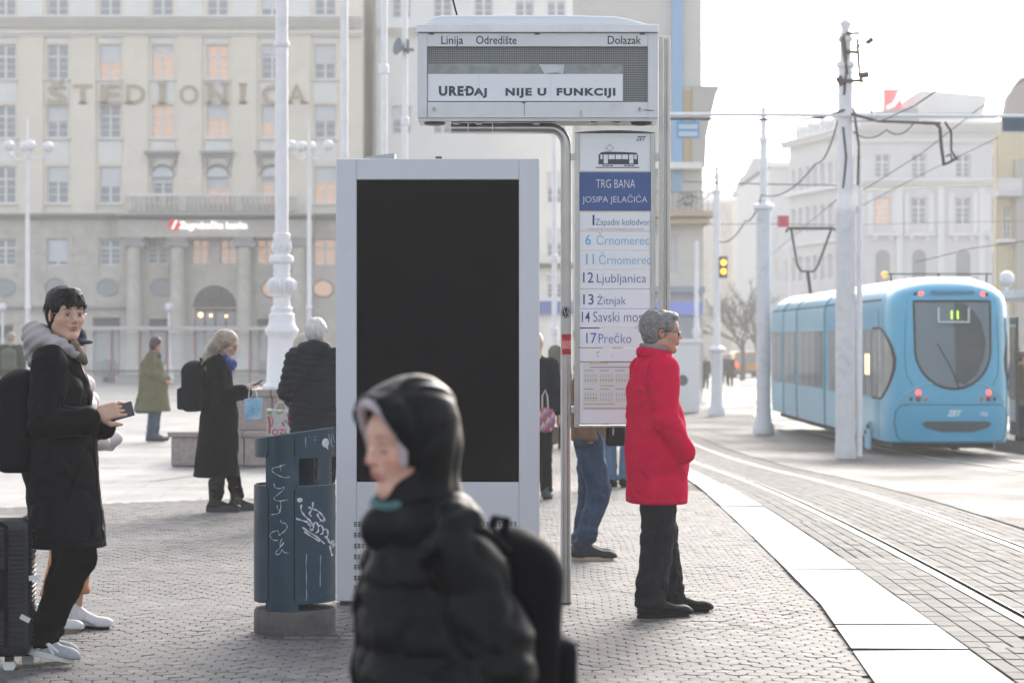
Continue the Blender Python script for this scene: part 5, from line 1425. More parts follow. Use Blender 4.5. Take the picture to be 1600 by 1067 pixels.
# ------------------------------------------------------------------ LITTER BIN
BD = 13.1; BS = FPX/BD
bin_ = empty('litter_bin', (WX(458, BD), BD+.1, 0), 0, 'dark teal steel litter bin with white graffiti on a round stone foot', 'litter bin')
M['teal'] = mat('bin_teal', (.008,.040,.068), .38, var=.18, vscale=5, bump=.06, bscale=25, dirt=(.05,.10,.13), dscale=4, damount=.5)
M['foot'] = mat('bin_foot', (.10,.09,.085), .8, var=.25, vscale=14, bump=.5, dirt=(.03,.025,.025), dscale=4, damount=.8)
BR = .2225
zf = WZ(948, BD)-.0
mb = MB(); mb.lathe([(BR-.004, 0), (BR, .02), (BR, .125), (BR-.012, .14)], 40); mb.build('stone_foot', M['foot'], bin_, smooth=50)
gx = (443-458)/BS; gw = 54/BS/2
def shell(a0, a1, r, z0, z1, name, m, t=.006, n=20, ztop=None, rnd_=0.0, parent=bin_):
    """curved steel sheet between angles (0 = towards the camera, + = right)"""
    mb = MB()
    for k in range(n+1):
        a = a0+(a1-a0)*k/n; zt = ztop(a) if ztop else z1
        e = 0
        if rnd_:
            arc = min(k/n, 1-k/n)*(a1-a0)*r
            if arc < rnd_: e = rnd_-math.sqrt(max(0, rnd_**2-(rnd_-arc)**2))
        for rr in (r, r-t):
            for z in (z0+e, zt-e*(0 if ztop else 1)): mb.v.append((rr*math.sin(a), -rr*math.cos(a), z))
    for k in range(n):
        i = 4*k; j = i+4
        for (p, q) in ((0, 1), (1, 3), (3, 2), (2, 0)): mb.f.append((i+p, j+p, j+q, i+q)); mb.m.append(0)
    mb.f.append((0, 1, 3, 2)); mb.m.append(0); i = 4*n; mb.f.append((i, i+2, i+3, i+1)); mb.m.append(0)
    return mb.build(name, m, parent, smooth=35)
def ang(px): return math.asin(max(-1, min(1, (px-458)/BS/BR)))
z0c, z1c = WZ(940, BD), WZ(757, BD)
aL, aR = ang(421), ang(463)
cr_ = shell(aR, math.pi*.98, BR, z0c, z1c, 'container_shell', M['teal'], rnd_=.03, n=30)
cl_ = shell(-math.pi*.98, aL, BR, z0c, z1c, 'container_shell', M['teal'], rnd_=.03, n=30)
mb = MB(); mb.lathe([(BR-.03, z0c+.02), (BR-.02, z0c+.03), (BR-.02, z1c-.03)], 30, cap=False); mb.lathe([(BR-.03, z0c+.02), (.01, z0c+.021)], 30); mb.build('liner', M['black'], bin_)
# front plate, slightly wider than the gap, running the full height
top_s = lambda a: WZ(668, BD)+(-(math.sin(a)*BR)*-.16)-.035
zl = WZ(686, BD); zr = WZ(667, BD)
def tz(x, y=None):
    y = -math.sqrt(max(0, BR*BR-x*x)) if y is None else y
    return zl-.008+(zr-zl)*(x+BR)/(2*BR)-y*.032
pa0, pa1 = ang(416), ang(470)
fp = shell(ang(422), ang(462.5), BR+.001, z0c-.01, 0, 'front_plate', M['teal'], ztop=lambda a: tz(BR*math.sin(a)), n=10)
wp_ = shell(ang(415.5), ang(470), BR-.0075, WZ(962, BD), 0, 'inner_plate', M['teal'], ztop=lambda a: tz(BR*math.sin(a))-.02, n=10)
bp1 = shell(math.pi-.45, math.pi+.45, BR-.0075, .13, 0, 'back_plate', M['teal'], ztop=lambda a: 1.08, n=10)
bp2 = shell(ang(500), ang(520), BR-.009, WZ(760, BD), WZ(712, BD), 'side_strut', M['teal'], n=6)
# hood ring
hr = shell(ang(463.5), math.pi*.98, BR+.0005, 0, 0, 'hood_ring', M['teal'], n=30) if False else None
def ring(a0, a1, name):
    mb = MB(); n = 30
    for k in range(n+1):
        a = a0+(a1-a0)*k/n; x = BR*math.sin(a); zt = tz(x, -BR*math.cos(a)); arc = min(k/n, 1-k/n)*(a1-a0)*BR; e = 0
        if arc < .03: e = .03-math.sqrt(max(0, .03**2-(.03-arc)**2))
        for rr in (BR, BR-.006):
            for z in (WZ(714, BD)+e, zt): mb.v.append((rr*math.sin(a), -rr*math.cos(a), z))
    for k in range(n):
        i = 4*k; j = i+4
        for (p, q) in ((0, 1), (1, 3), (3, 2), (2, 0)): mb.f.append((i+p, j+p, j+q, i+q)); mb.m.append(0)
    return mb.build(name, M['teal'], bin_, smooth=35)
ring(ang(463.5), math.pi*.98, 'hood_ring'); ring(-math.pi*.98, ang(421), 'hood_ring')
mb = MB(); n = 40
mb.poly([(1.012*BR*math.sin(6.2832*k/n), -1.012*BR*math.cos(6.2832*k/n), tz(BR*math.sin(6.2832*k/n), -BR*math.cos(6.2832*k/n))) for k in range(n)])
mb.poly([(1.012*BR*math.sin(6.2832*k/n), -1.012*BR*math.cos(6.2832*k/n), tz(BR*math.sin(6.2832*k/n), -BR*math.cos(6.2832*k/n))+.006) for k in range(n)])
for k in range(n): i = k; j = (k+1) % n; mb.f.append((i, j, n+j, n+i)); mb.m.append(0)
mb.build('lid', M['teal'], bin_)
sl_ = MB()
for px, za, zb in ((421.8, z0c+.02, z1c-.02), (463, z0c+.02, z1c-.02), (421.8, WZ(712, BD), tz(0)-.02), (463, WZ(712, BD), tz(0)-.01)):
    a = ang(px); sl_.tube([((BR+.0008)*math.sin(a), -(BR+.0008)*math.cos(a), za), ((BR+.0008)*math.sin(a), -(BR+.0008)*math.cos(a), zb)], .0028, 5)
sl_.build('panel_gap', M['black'], bin_)['kind'] = 'stuff'
# worn pale edges
M['wear'] = mat('wear_pale', (.30,.33,.34), .6)
mb = MB(); mb.tube([((BR+.0035)*math.sin(a), -(BR+.0035)*math.cos(a), tz(BR*math.sin(a))+.004) for a in [-1.2+2.5*i/30 for i in range(31)]], .0016, 4)
mb.tube([((BR+.001)*math.sin(a), -(BR+.001)*math.cos(a), z1c) for a in [ang(468)+(1.3-ang(468))*i/20 for i in range(21)]], .0012, 4)
mb.build('worn_edge', M['wear'], bin_)
# graffiti: paint strokes lying on the curved sheet. coordinates in photo pixels (crop 370,640 scale 2.884)
def gp_(cx_, cy_, r=BR+.0028):
    px = 370+cx_/2.884; py = 640+cy_/2.884; x = (px-458)/BS; a = math.asin(max(-1, min(1, x/r))); return Vector((r*math.sin(a), -r*math.cos(a), WZ(py, BD)))
M['graf'] = mat('graffiti_white', (.58,.60,.64), .5, var=.35, vscale=60, dirt=(.05,.10,.14), dscale=30, damount=.7); M['graf2'] = mat('graffiti_faded', (.30,.33,.40), .5)
def stroke(pts, w, m, name='graffiti'):
    # smooth through catmull-rom then ribbon
    P = [Vector((a, b, 0)) for a, b in pts]; Q = []
    for i in range(len(P)-1):
        p0, p1, p2, p3 = P[max(0, i-1)], P[i], P[i+1], P[min(len(P)-1, i+2)]
        for k in range(5):
            t = k/5; Q.append(.5*((2*p1)+(p2-p0)*t+(2*p0-5*p1+4*p2-p3)*t*t+(3*p1-p0-3*p2+p3)*t**3))
    Q.append(P[-1]); mb = MB(); n = len(Q); L_, R_ = [], []
    for i, q in enumerate(Q):
        t = (Q[min(n-1, i+1)]-Q[max(0, i-1)]); t.normalize() if t.length else None; nn = Vector((-t.y, t.x, 0))*w*(.75+.35*math.sin(i*.9))
        L_.append(gp_(q.x-nn.x, q.y-nn.y)); R_.append(gp_(q.x+nn.x, q.y+nn.y))
    for i in range(n-1): mb.quad(L_[i], R_[i], R_[i+1], L_[i+1])
    return mb.build(name, m, bin_)
G1 = [[(248, 296), (225, 300), (196, 290), (172, 276), (166, 266), (178, 256), (205, 250), (228, 240)], [(176, 326), (182, 345), (205, 348), (222, 342), (215, 358), (186, 382), (176, 396), (200, 404), (242, 398)],
      [(190, 424), (194, 440), (204, 446), (208, 424), (206, 446), (196, 460), (164, 466)], [(206, 490), (210, 500), (228, 504), (236, 516), (232, 530), (210, 550), (200, 556), (196, 540), (186, 538), (166, 546), (158, 560), (170, 578), (196, 580)],
      [(214, 572), (205, 590), (206, 606), (216, 600), (222, 586), (204, 612), (184, 634), (188, 644), (206, 636), (214, 620), (222, 632), (244, 636)]]
for g in G1: stroke(g, 1.9, M['graf'])
stroke([(207, 240), (207, 275)], .9, M['graf']); stroke([(208, 404), (206, 425)], 1.2, M['graf'])
G2 = [[(350, 410), (346, 440), (334, 462), (344, 474)], [(330, 432), (345, 440), (362, 446), (380, 460), (394, 480), (398, 498), (384, 494), (372, 476), (368, 462)], [(300, 420), (298, 444), (312, 468), (330, 486), (350, 508)],
      [(276, 482), (300, 490), (326, 500), (340, 520)], [(328, 512), (340, 506), (352, 520), (346, 536), (336, 526)], [(352, 512), (360, 500), (370, 512), (372, 540), (360, 550)], [(372, 520), (384, 516), (392, 532), (390, 552), (380, 556)],
      [(390, 540), (404, 534), (412, 552), (408, 574), (398, 566)], [(304, 522), (340, 548), (372, 572), (398, 600)], [(312, 540), (345, 565), (380, 588)], [(412, 580), (420, 600), (432, 592), (436, 612), (428, 622)], [(420, 610), (424, 640), (430, 660)], [(404, 566), (416, 590), (432, 610)]]
for g in G2: stroke(g, 4.0, M['graf'])
for (cx_, cy_, r_) in ((293, 400, 13), (402, 148, 15)):
    mb = MB(); n = 14; mb.poly([gp_(cx_+r_*math.cos(6.2832*k/n), cy_+r_*(1.4 if r_ > 13 else .8)*math.sin(6.2832*k/n)) for k in range(n)]); mb.build('graffiti', M['graf'], bin_)
stroke([(414, 108), (424, 150), (436, 170)], 1.5, M['graf2']); stroke([(425, 165), (428, 110), (438, 150)], 1.5, M['graf2']); stroke([(408, 165), (412, 178)], 3, M['graf'])
for g in ([(322, 640), (320, 700), (322, 760), (320, 850)], [(382, 650), (381, 700), (380, 790)], [(318, 120), (319, 165)], [(322, 800), (324, 840)]): stroke(g, 2.0, M['graf2'], 'scratch')
for i in range(26):
    a, b = (rnd.uniform(334, 362), rnd.uniform(114, 134)) if i < 12 else (rnd.uniform(285, 435), rnd.uniform(130, 840)); r_ = rnd.uniform(.8, 2.6)
    mb = MB() if i == 0 else mb; mb.poly([gp_(a+r_*math.cos(k*1.57+i)*rnd.uniform(.6, 1.4), b+r_*math.sin(k*1.57+i), BR+.0022) for k in range(4)])
mb.build('paint_chips', M['wear'], bin_)['kind'] = 'stuff'
# ------------------------------------------------------------------ SMOOTH FIGURES: distance fields meshed by surface nets
def axis(lo, hi, step, fine=()):
    """grid line positions with finer steps inside the given (a, b, step) ranges"""
    out = [lo]; x = lo
    while x < hi:
        s = step
        for a, b, fs in fine:
            if a-1e-6 <= x < b: s = min(s, fs)
        nx = x+s
        for a, b, fs in fine:
            if x < a < nx: nx = a
        x = nx; out.append(x)
    return np.array(out)
class SDF:
    def __init__(s, xs, ys, zs):
        s.x, s.y, s.z = xs, ys, zs; s.F = np.full((len(xs), len(ys), len(zs)), 5.0, np.float32); s.fr = None
    def frame(s, C=None, Rm=None):
        s.fr = None if C is None else (np.array(C, float), np.array(Rm, float)); return s
    def _w(s, p):
        p = np.array(p, float)
        return p if s.fr is None else s.fr[0]+s.fr[1] @ p
    def _sl(s, lo, hi):
        r = []
        for ax, a, b in zip((s.x, s.y, s.z), lo, hi):
            i0 = max(0, np.searchsorted(ax, a)-1); i1 = min(len(ax), np.searchsorted(ax, b)+1); r.append(slice(i0, max(i0, i1)))
        return tuple(r)
    def _grid(s, sl, local=True):
        X, Y, Z = s.x[sl[0]][:, None, None], s.y[sl[1]][None, :, None], s.z[sl[2]][None, None, :]
        if s.fr is None or not local: return X, Y, Z
        C, A = s.fr; X, Y, Z = X-C[0], Y-C[1], Z-C[2]
        return (A[0, 0]*X+A[1, 0]*Y+A[2, 0]*Z, A[0, 1]*X+A[1, 1]*Y+A[2, 1]*Z, A[0, 2]*X+A[1, 2]*Y+A[2, 2]*Z)
    def _put(s, sl, d, k, op):
        f = s.F[sl]
        if f.size == 0: return
        if op == 'add':
            if k > 0: h = np.maximum(k-np.abs(f-d), 0)/k; r = np.minimum(f, d)-h*h*k*.25
            else: r = np.minimum(f, d)
        elif op == 'cut':
            d = -d
            if k > 0: h = np.maximum(k-np.abs(f-d), 0)/k; r = np.maximum(f, d)+h*h*k*.25
            else: r = np.maximum(f, d)
        s.F[sl] = r.astype(np.float32)
    def cap(s, a, b, ra, rb, k=.02, sc=(1, 1, 1), op='add'):
        """round cone; sc squeezes it (about its own middle) along the local axes"""
        wa, wb = s._w(a), s._w(b); m = max(ra, rb)*max(sc)+k+.03
        sl = s._sl(np.minimum(wa, wb)-m, np.maximum(wa, wb)+m); X, Y, Z = s._grid(sl)
        a = np.array(a, float); b = np.array(b, float); c = (a+b)/2; sc = np.array(sc, float)
        a_ = (a-c)/sc; b_ = (b-c)/sc; v = b_-a_; L = max(1e-9, v @ v)
        px, py, pz = (X-c[0])/sc[0]-a_[0], (Y-c[1])/sc[1]-a_[1], (Z-c[2])/sc[2]-a_[2]
        t = np.clip((px*v[0]+py*v[1]+pz*v[2])/L, 0, 1)
        d = np.sqrt((px-t*v[0])**2+(py-t*v[1])**2+(pz-t*v[2])**2)-(ra+(rb-ra)*t)
        s._put(sl, d*sc.min(), k, op); return s
    def ell(s, c, r, k=.02, op='add', rot=None):
        A = np.eye(3) if rot is None else np.array(Euler(rot).to_matrix()); wc = s._w(c); m = max(r)+k+.03
        sl = s._sl(wc-m, wc+m); X, Y, Z = s._grid(sl); X, Y, Z = X-c[0], Y-c[1], Z-c[2]
        x, y, z = A[0, 0]*X+A[1, 0]*Y+A[2, 0]*Z, A[0, 1]*X+A[1, 1]*Y+A[2, 1]*Z, A[0, 2]*X+A[1, 2]*Y+A[2, 2]*Z
        q = np.sqrt((x/r[0])**2+(y/r[1])**2+(z/r[2])**2); g = np.sqrt((x/r[0]**2)**2+(y/r[1]**2)**2+(z/r[2]**2)**2)+1e-9
        d = q*(q-1)/g; d = np.where(q < .05, -min(r), d)
        s._put(sl, d, k, op); return s
    def box(s, c, h, rd=.01, k=.0, op='add', rot=None):
        A = np.eye(3) if rot is None else np.array(Euler(rot).to_matrix()); wc = s._w(c); m = float(np.linalg.norm(h))+k+.03
        sl = s._sl(wc-m, wc+m); X, Y, Z = s._grid(sl); X, Y, Z = X-c[0], Y-c[1], Z-c[2]
        x, y, z = A[0, 0]*X+A[1, 0]*Y+A[2, 0]*Z, A[0, 1]*X+A[1, 1]*Y+A[2, 1]*Z, A[0, 2]*X+A[1, 2]*Y+A[2, 2]*Z
        qx, qy, qz = np.abs(x)-h[0]+rd, np.abs(y)-h[1]+rd, np.abs(z)-h[2]+rd
        d = np.sqrt(np.maximum(qx, 0)**2+np.maximum(qy, 0)**2+np.maximum(qz, 0)**2)+np.minimum(np.maximum(qx, np.maximum(qy, qz)), 0)-rd
        s._put(sl, d, k, op); return s
    def chain(s, pts, rs, k=.02, sc=(1, 1, 1), op='add'):
        for a, b, ra, rb in zip(pts, pts[1:], rs, rs[1:]): s.cap(a, b, ra, rb, k, sc, op)
        return s
    def disp(s, fn):
        X, Y, Z = s._grid((slice(None),)*3, False); s.F += fn(X, Y, Z).astype(np.float32); return s
    def zcut(s, z0=None, z1=None):
        Z = s.z[None, None, :]
        if z0 is not None: s.F = np.maximum(s.F, (z0-Z).astype(np.float32))
        if z1 is not None: s.F = np.maximum(s.F, (Z-z1).astype(np.float32))
        return s
    def mesh(s, name, mats, paint=None, pmat=None):
        F = s.F; F[0] = 5; F[-1] = 5; F[:, 0] = 5; F[:, -1] = 5; F[:, :, 0] = 5; F[:, :, -1] = 5
        neg = F < 0; n = np.zeros(np.array(F.shape)-1, np.uint8)
        for i in (0, 1):
            for j in (0, 1):
                for k in (0, 1): n += neg[i:F.shape[0]-1+i, j:F.shape[1]-1+j, k:F.shape[2]-1+k]
        act = (n > 0) & (n < 8); ix, iy, iz = np.nonzero(act); idx = np.full(act.shape, -1, np.int32); idx[ix, iy, iz] = np.arange(len(ix))
        acc = np.zeros((len(ix), 3)); cnt = np.zeros(len(ix))
        co = [(i, j, k) for i in (0, 1) for j in (0, 1) for k in (0, 1)]
        for a in co:
            for ax_ in range(3):
                if a[ax_]: continue
                b = list(a); b[ax_] = 1
                fa, fb = F[ix+a[0], iy+a[1], iz+a[2]], F[ix+b[0], iy+b[1], iz+b[2]]
                c = (fa < 0) != (fb < 0); t = np.where(c, fa/np.where(c, fa-fb, 1), 0)
                pa = np.stack([s.x[ix+a[0]], s.y[iy+a[1]], s.z[iz+a[2]]], 1); pb = np.stack([s.x[ix+b[0]], s.y[iy+b[1]], s.z[iz+b[2]]], 1)
                acc[c] += (pa+(pb-pa)*t[:, None])[c]; cnt[c] += 1
        V = acc/np.maximum(cnt, 1)[:, None]; Q = []
        for ax_ in range(3):
            sh = [slice(1, -1)]*3; A = [slice(1, -1)]*3; B = [slice(1, -1)]*3; A[ax_] = slice(0, -1); B[ax_] = slice(1, None)
            a, b = neg[tuple(A)], neg[tuple(B)]; x, y, z = np.nonzero(a != b); g = [x, y, z]
            for q in range(3):
                if q != ax_: g[q] = g[q]+1
            o1, o2 = [(1, 2), (2, 0), (0, 1)][ax_]
            def at(d1, d2):
                h = [g[0].copy(), g[1].copy(), g[2].copy()]; h[o1] -= d1; h[o2] -= d2; return idx[h[0], h[1], h[2]]
            qd = np.stack([at(1, 1), at(0, 1), at(0, 0), at(1, 0)], 1); fl = b[x, y, z]
            # outward: when a is inside (fl False) normal points along +axis
            qd[fl] = qd[fl][:, ::-1]; Q.append(qd)
        Q = np.concatenate(Q); Q = Q[(Q >= 0).all(1)]
        me = bpy.data.meshes.new(name); me.vertices.add(len(V)); me.vertices.foreach_set('co', V.ravel())
        me.loops.add(len(Q)*4); me.loops.foreach_set('vertex_index', Q.ravel().astype(np.int32))
        me.polygons.add(len(Q)); me.polygons.foreach_set('loop_start', np.arange(len(Q))*4); me.polygons.foreach_set('loop_total', np.full(len(Q), 4))
        me.update(calc_edges=True); me.validate()
        me.polygons.foreach_set('use_smooth', [True]*len(me.polygons))
        for m in (mats if isinstance(mats, (list, tuple)) else [mats]): me.materials.append(m)
        if paint is not None:
            V = np.empty(len(me.vertices)*3); me.vertices.foreach_get('co', V); V = V.reshape(-1, 3)
            c = me.color_attributes.new('Col', 'FLOAT_COLOR', 'POINT'); c.data.foreach_set('color', np.concatenate([paint(V), np.ones((len(V), 1))], 1).ravel())
        if pmat is not None:
            V = np.empty(len(me.vertices)*3); me.vertices.foreach_get('co', V); V = V.reshape(-1, 3)
            L = np.empty(len(me.loops), np.int32); me.loops.foreach_get('vertex_index', L); me.polygons.foreach_set('material_index', pmat(V[L].reshape(-1, 4, 3).mean(1)).astype(np.int32))
        return me
def noise3(seed, freq, n=7):
    r = np.random.RandomState(seed); D_ = r.normal(size=(n, 3)); D_ /= np.linalg.norm(D_, axis=1)[:, None]; D_ *= freq*r.uniform(.6, 1.5, n)[:, None]; ph = r.uniform(0, 6.28, n)
    return lambda X, Y, Z: sum(np.sin(D_[i, 0]*X+D_[i, 1]*Y+D_[i, 2]*Z+ph[i]+1.3*np.sin(D_[i, 1]*X*.7-D_[i, 0]*Z*.6+ph[-i])) for i in range(n))/n
def ridge(v): return np.clip(1-np.abs(v)*7, 0, 1)**1.5
def fabric(name, col, rough=.8, var=.12, bump=.25, bscale=180, sheen=0.0, spec=.03):
    return mat(name, col, rough, var=var, vscale=9, bump=bump, bscale=bscale, sheen=sheen, spec=spec)
def skin_mat(name='skin'):
    m = mat(name, (.5,.3,.22), .5, attr=True, bump=.08, bscale=220, spec=.35)
    b = m.node_tree.nodes['Principled BSDF']; b.inputs['Subsurface Weight'].default_value = .12; b.inputs['Subsurface Radius'].default_value = (.02, .008, .004); b.inputs['Subsurface Scale'].default_value = .5
    return m
def rotm(yaw=0, pitch=0, roll=0):
    """head/limb frame: yaw turns left(+), pitch nods down(+) for a figure that faces -Y"""
    return np.array((Matrix.Rotation(yaw, 3, 'Z') @ Matrix.Rotation(pitch, 3, 'X') @ Matrix.Rotation(roll, 3, 'Y')))

def head_sdf(S, C, A, k_=1.0, female=False, young=False):
    s = k_; S.frame(C, A)
    p = lambda *v: tuple(q*s for q in v)
    S.ell(p(0, .018, .032), p(.074, .094, .084), .0)
    S.ell(p(0, -.026, -.03), p(.060, .062, .080), .03*s)
    jw = .046 if female or young else .052
    for e in (-1, 1):
        S.cap(p(e*jw, .002, -.062), p(e*.016, -.062, -.100), .020*s, .016*s, .03*s)
        S.ell(p(e*.042, -.050, -.022), p(.020, .022, .018), .035*s)
    S.ell(p(0, -.070, -.098), p(.018, .016, .015), .02*s)
    S.cap(p(-.034, -.072, .022), p(.034, -.072, .022), .013*s, .013*s, .02*s)
    S.ell(p(0, -.06, .045), p(.05, .025, .035), .03*s)
    for e in (-1, 1):
        S.ell(p(e*.031, -.091, .002), p(.0165, .012, .0105), .010*s, 'cut')
        S.ell(p(e*.031, -.0735, .001), p(.0150, .0135, .0125), .004*s)
    nl = .9 if young or female else 1.0
    S.chain([p(0, -.083, .010), p(0, -.096*1.0, -.010), p(0, -.1065*(1 if nl == 1 else .985), -.026)], [.0075*s, .0085*s, .0105*s*nl], .014*s)
    for e in (-1, 1):
        S.ell(p(e*.0115, -.094, -.0305), p(.0085, .010, .0075), .008*s)
        S.ell(p(e*.006, -.1005, -.0385), p(.0035, .005, .003), .003*s, 'cut')
    S.ell(p(0, -.086, -.048), p(.020, .012, .014), .012*s)
    S.ell(p(0, -.0895, -.0560), p(.0225, .0085, .0050), .008*s); S.ell(p(0, -.0875, -.0660), p(.0190, .0095, .0060), .008*s)
    S.ell(p(0, -.0965, -.0608), p(.022, .006, .0013), .003*s, 'cut')
    for e in (-1, 1):
        S.ell(p(e*.074, .016, -.006), p(.0075, .018, .030), .006*s, rot=(R(-12), 0, R(e*14)))
        S.ell(p(e*.082, .015, -.002), p(.006, .010, .018), .004*s, 'cut', rot=(R(-12), 0, R(e*14)))
    S.cap(p(0, .030, -.055), p(0, .046, -.16), .053*s*(.9 if female or young else 1), .056*s*(.9 if female or young else 1), .025*s)
    S.frame()
def head_paint(C, A, base, lip, k_=1.0, brow=(.03,.02,.015), stubble=0.0, flush=.0, hands=(), hcol=None):
    base = np.array(base); lip = np.array(lip); brow = np.array(brow)
    def f(V):
        q = (V-np.array(C)) @ np.array(A)/k_; x, y, z = q[:, 0], q[:, 1], q[:, 2]; col = np.tile(base, (len(V), 1)).astype(float)
        def mix(w, c): col[:] = col*(1-w[:, None])+np.array(c)*w[:, None]
        g = lambda cx_, cy_, cz_, a, b, c: np.clip(1.5-((x-cx_)/a)**2-((y-cy_)/b)**2-((z-cz_)/c)**2, 0, 1)
        fr = y < -.03
        mix(g(0, -.10, -.028, .022, .03, .02)*.28, base*np.array([1.1,.72,.66])); 
        for e in (-1, 1):
            mix(g(e*.045, -.06, -.03, .025, .03, .022)*.30*(.5+flush), base*np.array([1.12,.70,.64])); mix(g(e*.08, .015, -.006, .02, .03, .035)*.35, base*np.array([1.1,.68,.6]))
            mix(np.clip(1.4-((x-e*.031)/.021)**2-((z-.0265-.003*np.cos((x-e*.031)*90))/.0045)**2, 0, 1)*fr*.85, brow)
            mix(np.clip(1.3-((x-e*.031)/.017)**2-((z-.0085)/.003)**2, 0, 1)*fr*.6, brow)
            mix(g(e*.031, -.085, -.008, .018, .02, .006)*.10, base*np.array([.8,.62,.6]))
            mix(np.clip(1.5-((x-e*.006)/.0045)**2-((z+.0385)/.0035)**2, 0, 1)*fr*.6, base*.25)
        mix(np.clip(1.35-(x/.0225)**2-((z+.0545)/.0048)**2, 0, 1)*(y < -.07), lip); mix(np.clip(1.35-(x/.019)**2-((z+.067)/.006)**2, 0, 1)*(y < -.07), lip)
        mix(np.clip(1.3-(x/.022)**2-((z+.0612)/.0014)**2, 0, 1)*(y < -.07)*.8, base*.18)
        if stubble: mix(np.clip((-.035-z)/.03, 0, 1)*np.clip((-y)/.03, 0, 1)*(z > -.12)*stubble, base*.55)
        return np.clip(col, 0, 1)
    return f
def add_eyes(root, C, A, s=1.0, iris=(.03,.018,.01), closed=0.0, look=0.0):
    mw = mat('eye_white', (.62,.58,.55), .25); mi = mat('iris_%02d' % int(iris[0]*100), iris, .2); sk = None
    for e in (-1, 1):
        c = np.array(C)+np.array(A) @ np.array([e*.031*s, -.0745*s, .0012*s]); mb = MB(); mb.ball((0, 0, 0), .0134*s, 16, 12, sc=(1, 1.06, .38*(1-closed*.75)))
        o = mb.build('eye', mw, root, smooth=True, loc=tuple(c)); o.rotation_euler = Matrix(A.tolist()).to_euler()
        mb = MB(); mb.ball((0, 0, 0), .0072*s, 12, 8, sc=(1, .35, .95*(1-closed*.6))); i = mb.build('iris', mi, o, smooth=True, loc=(look*.004*s, -.0129*s, 0))
def hand_sdf(S, C, A, s=1.0, curl=.6, side=1, thumb=.5, spread=.12, curls=None):
    """hand frame: +x along the fingers, +z out of the back of the hand, side=+1 puts the thumb towards +y"""
    S.frame(C, A); S.cap((-.03*s, 0, 0), (.012*s, 0, 0), .026*s, .028*s, .02*s, sc=(1, 1, .72))
    S.box((.045*s, 0, 0), (.044*s, .040*s, .0135*s), .012*s, .014*s)
    L = [(.040, .024, .019), (.044, .028, .020), (.041, .026, .020), (.032, .020, .017)]
    for i in range(4):
        y = (.030-.020*i)*side*s; x = (.086-(.004 if i == 0 else 0 if i == 1 else .004 if i == 2 else .012))*s; p = np.array([x, y, 0.0]); a = 0; c = curl if curls is None else curls[i]; r = (.0092, .0095, .009, .008)[i]*s
        pts = [p-np.array([.012*s, 0, 0]), p]; sp = (1.5-i)*spread*side*.5
        for j in range(3):
            a += c*(.8, 1.1, .8)[j]; d = np.array([math.cos(a)*math.cos(sp), math.cos(a)*math.sin(sp), -math.sin(a)]); p = p+d*L[i][j]*s; pts.append(p)
        S.chain(pts, [r, r, r*.93, r*.86, r*.74], .004*s)
    b = np.array([.012, .030*side, -.006])*s; d1 = np.array([.62, .62*side, -.35*thumb-.1]); d1 /= np.linalg.norm(d1); q = b+d1*.040*s; d2 = np.array([.86, .18*side, -.48*thumb-.1]); d2 /= np.linalg.norm(d2); q2 = q+d2*.030*s; q3 = q2+d2*.024*s
    S.chain([b, q, q2, q3], [.016*s, .0115*s, .0105*s, .0085*s], .009*s); S.frame()

def shoe(root, loc, yaw, m, sole_m, L=.28, pitch=0, name='shoe', high=.0, thick=.03, roll=0):
    g = SDF(axis(-.08, .08, .008), axis(-L*.78, L*.42, .008), axis(-.02, .16+high, .008))
    g.cap((0, -L*.55, .035), (0, L*.22, .045), .040, .040, .02, sc=(1, 1, .8)); g.ell((0, -L*.50, .035), (.047, .075, .036), .03); g.ell((0, L*.20, .055), (.040, .055, .055), .03)
    g.cap((0, L*.14, .06), (0, L*.17, .12+high), .046, .050, .03); g.cap((0, -L*.25, .055), (0, L*.1, .10), .034, .040, .03); g.zcut(z0=thick*.8)
    o = bpy.data.objects.new(name, g.mesh(name, m)); link(o, root); o.location = (loc[0], loc[1]-L*.13, loc[2]); o.rotation_euler = (pitch, roll, yaw)
    mb = MB(); pts = []
    for k in range(24):
        a = 6.2832*k/24; w = .051+.006*math.sin(a)*-1; pts.append((w*math.cos(a)*(1.0 if math.sin(a) < 0 else .88), L*.54*math.sin(a)-L*.13))
    mb.prism(pts, 'z', 0, thick); mb.build('sole', sole_m, o, smooth=40, bevel=.004)
    return o

def laplace(me, n=1):
    pass
def drape(F, ob, starts, ends, r=.0022, m=None, name='seam', off=.0008, closed=False, parent=None):
    """a stitched line: each point is the first hit of a ray from start towards end on the garment"""
    from mathutils.bvhtree import BVHTree
    if not hasattr(F, 'bvh'): F.bvh = {}
    if ob.name not in F.bvh:
        me = ob.data; F.bvh[ob.name] = BVHTree.FromPolygons([v.co[:] for v in me.vertices], [tuple(p.vertices) for p in me.polygons])
    P = []
    for a, b in zip(starts, ends):
        a, b = Vector(a), Vector(b); hit = F.bvh[ob.name].ray_cast(a, (b-a).normalized(), 1.5)
        if hit[0] is not None: P.append(hit[0]+(a-b).normalized()*off)
    if len(P) < 3: return None
    mb = MB(); mb.tube(P, r, 4, closed=closed); return mb.build(name, m, parent or ob, smooth=True)
def hem_seam(F, ob, z, m, name='hem_stitch', r=.0022, n=60, c=(0, 0)):
    return drape(F, ob, [(c[0]+.6*math.cos(6.2832*i/n), c[1]+.6*math.sin(6.2832*i/n), z) for i in range(n)], [(c[0], c[1], z)]*n, r, m, name, closed=True)
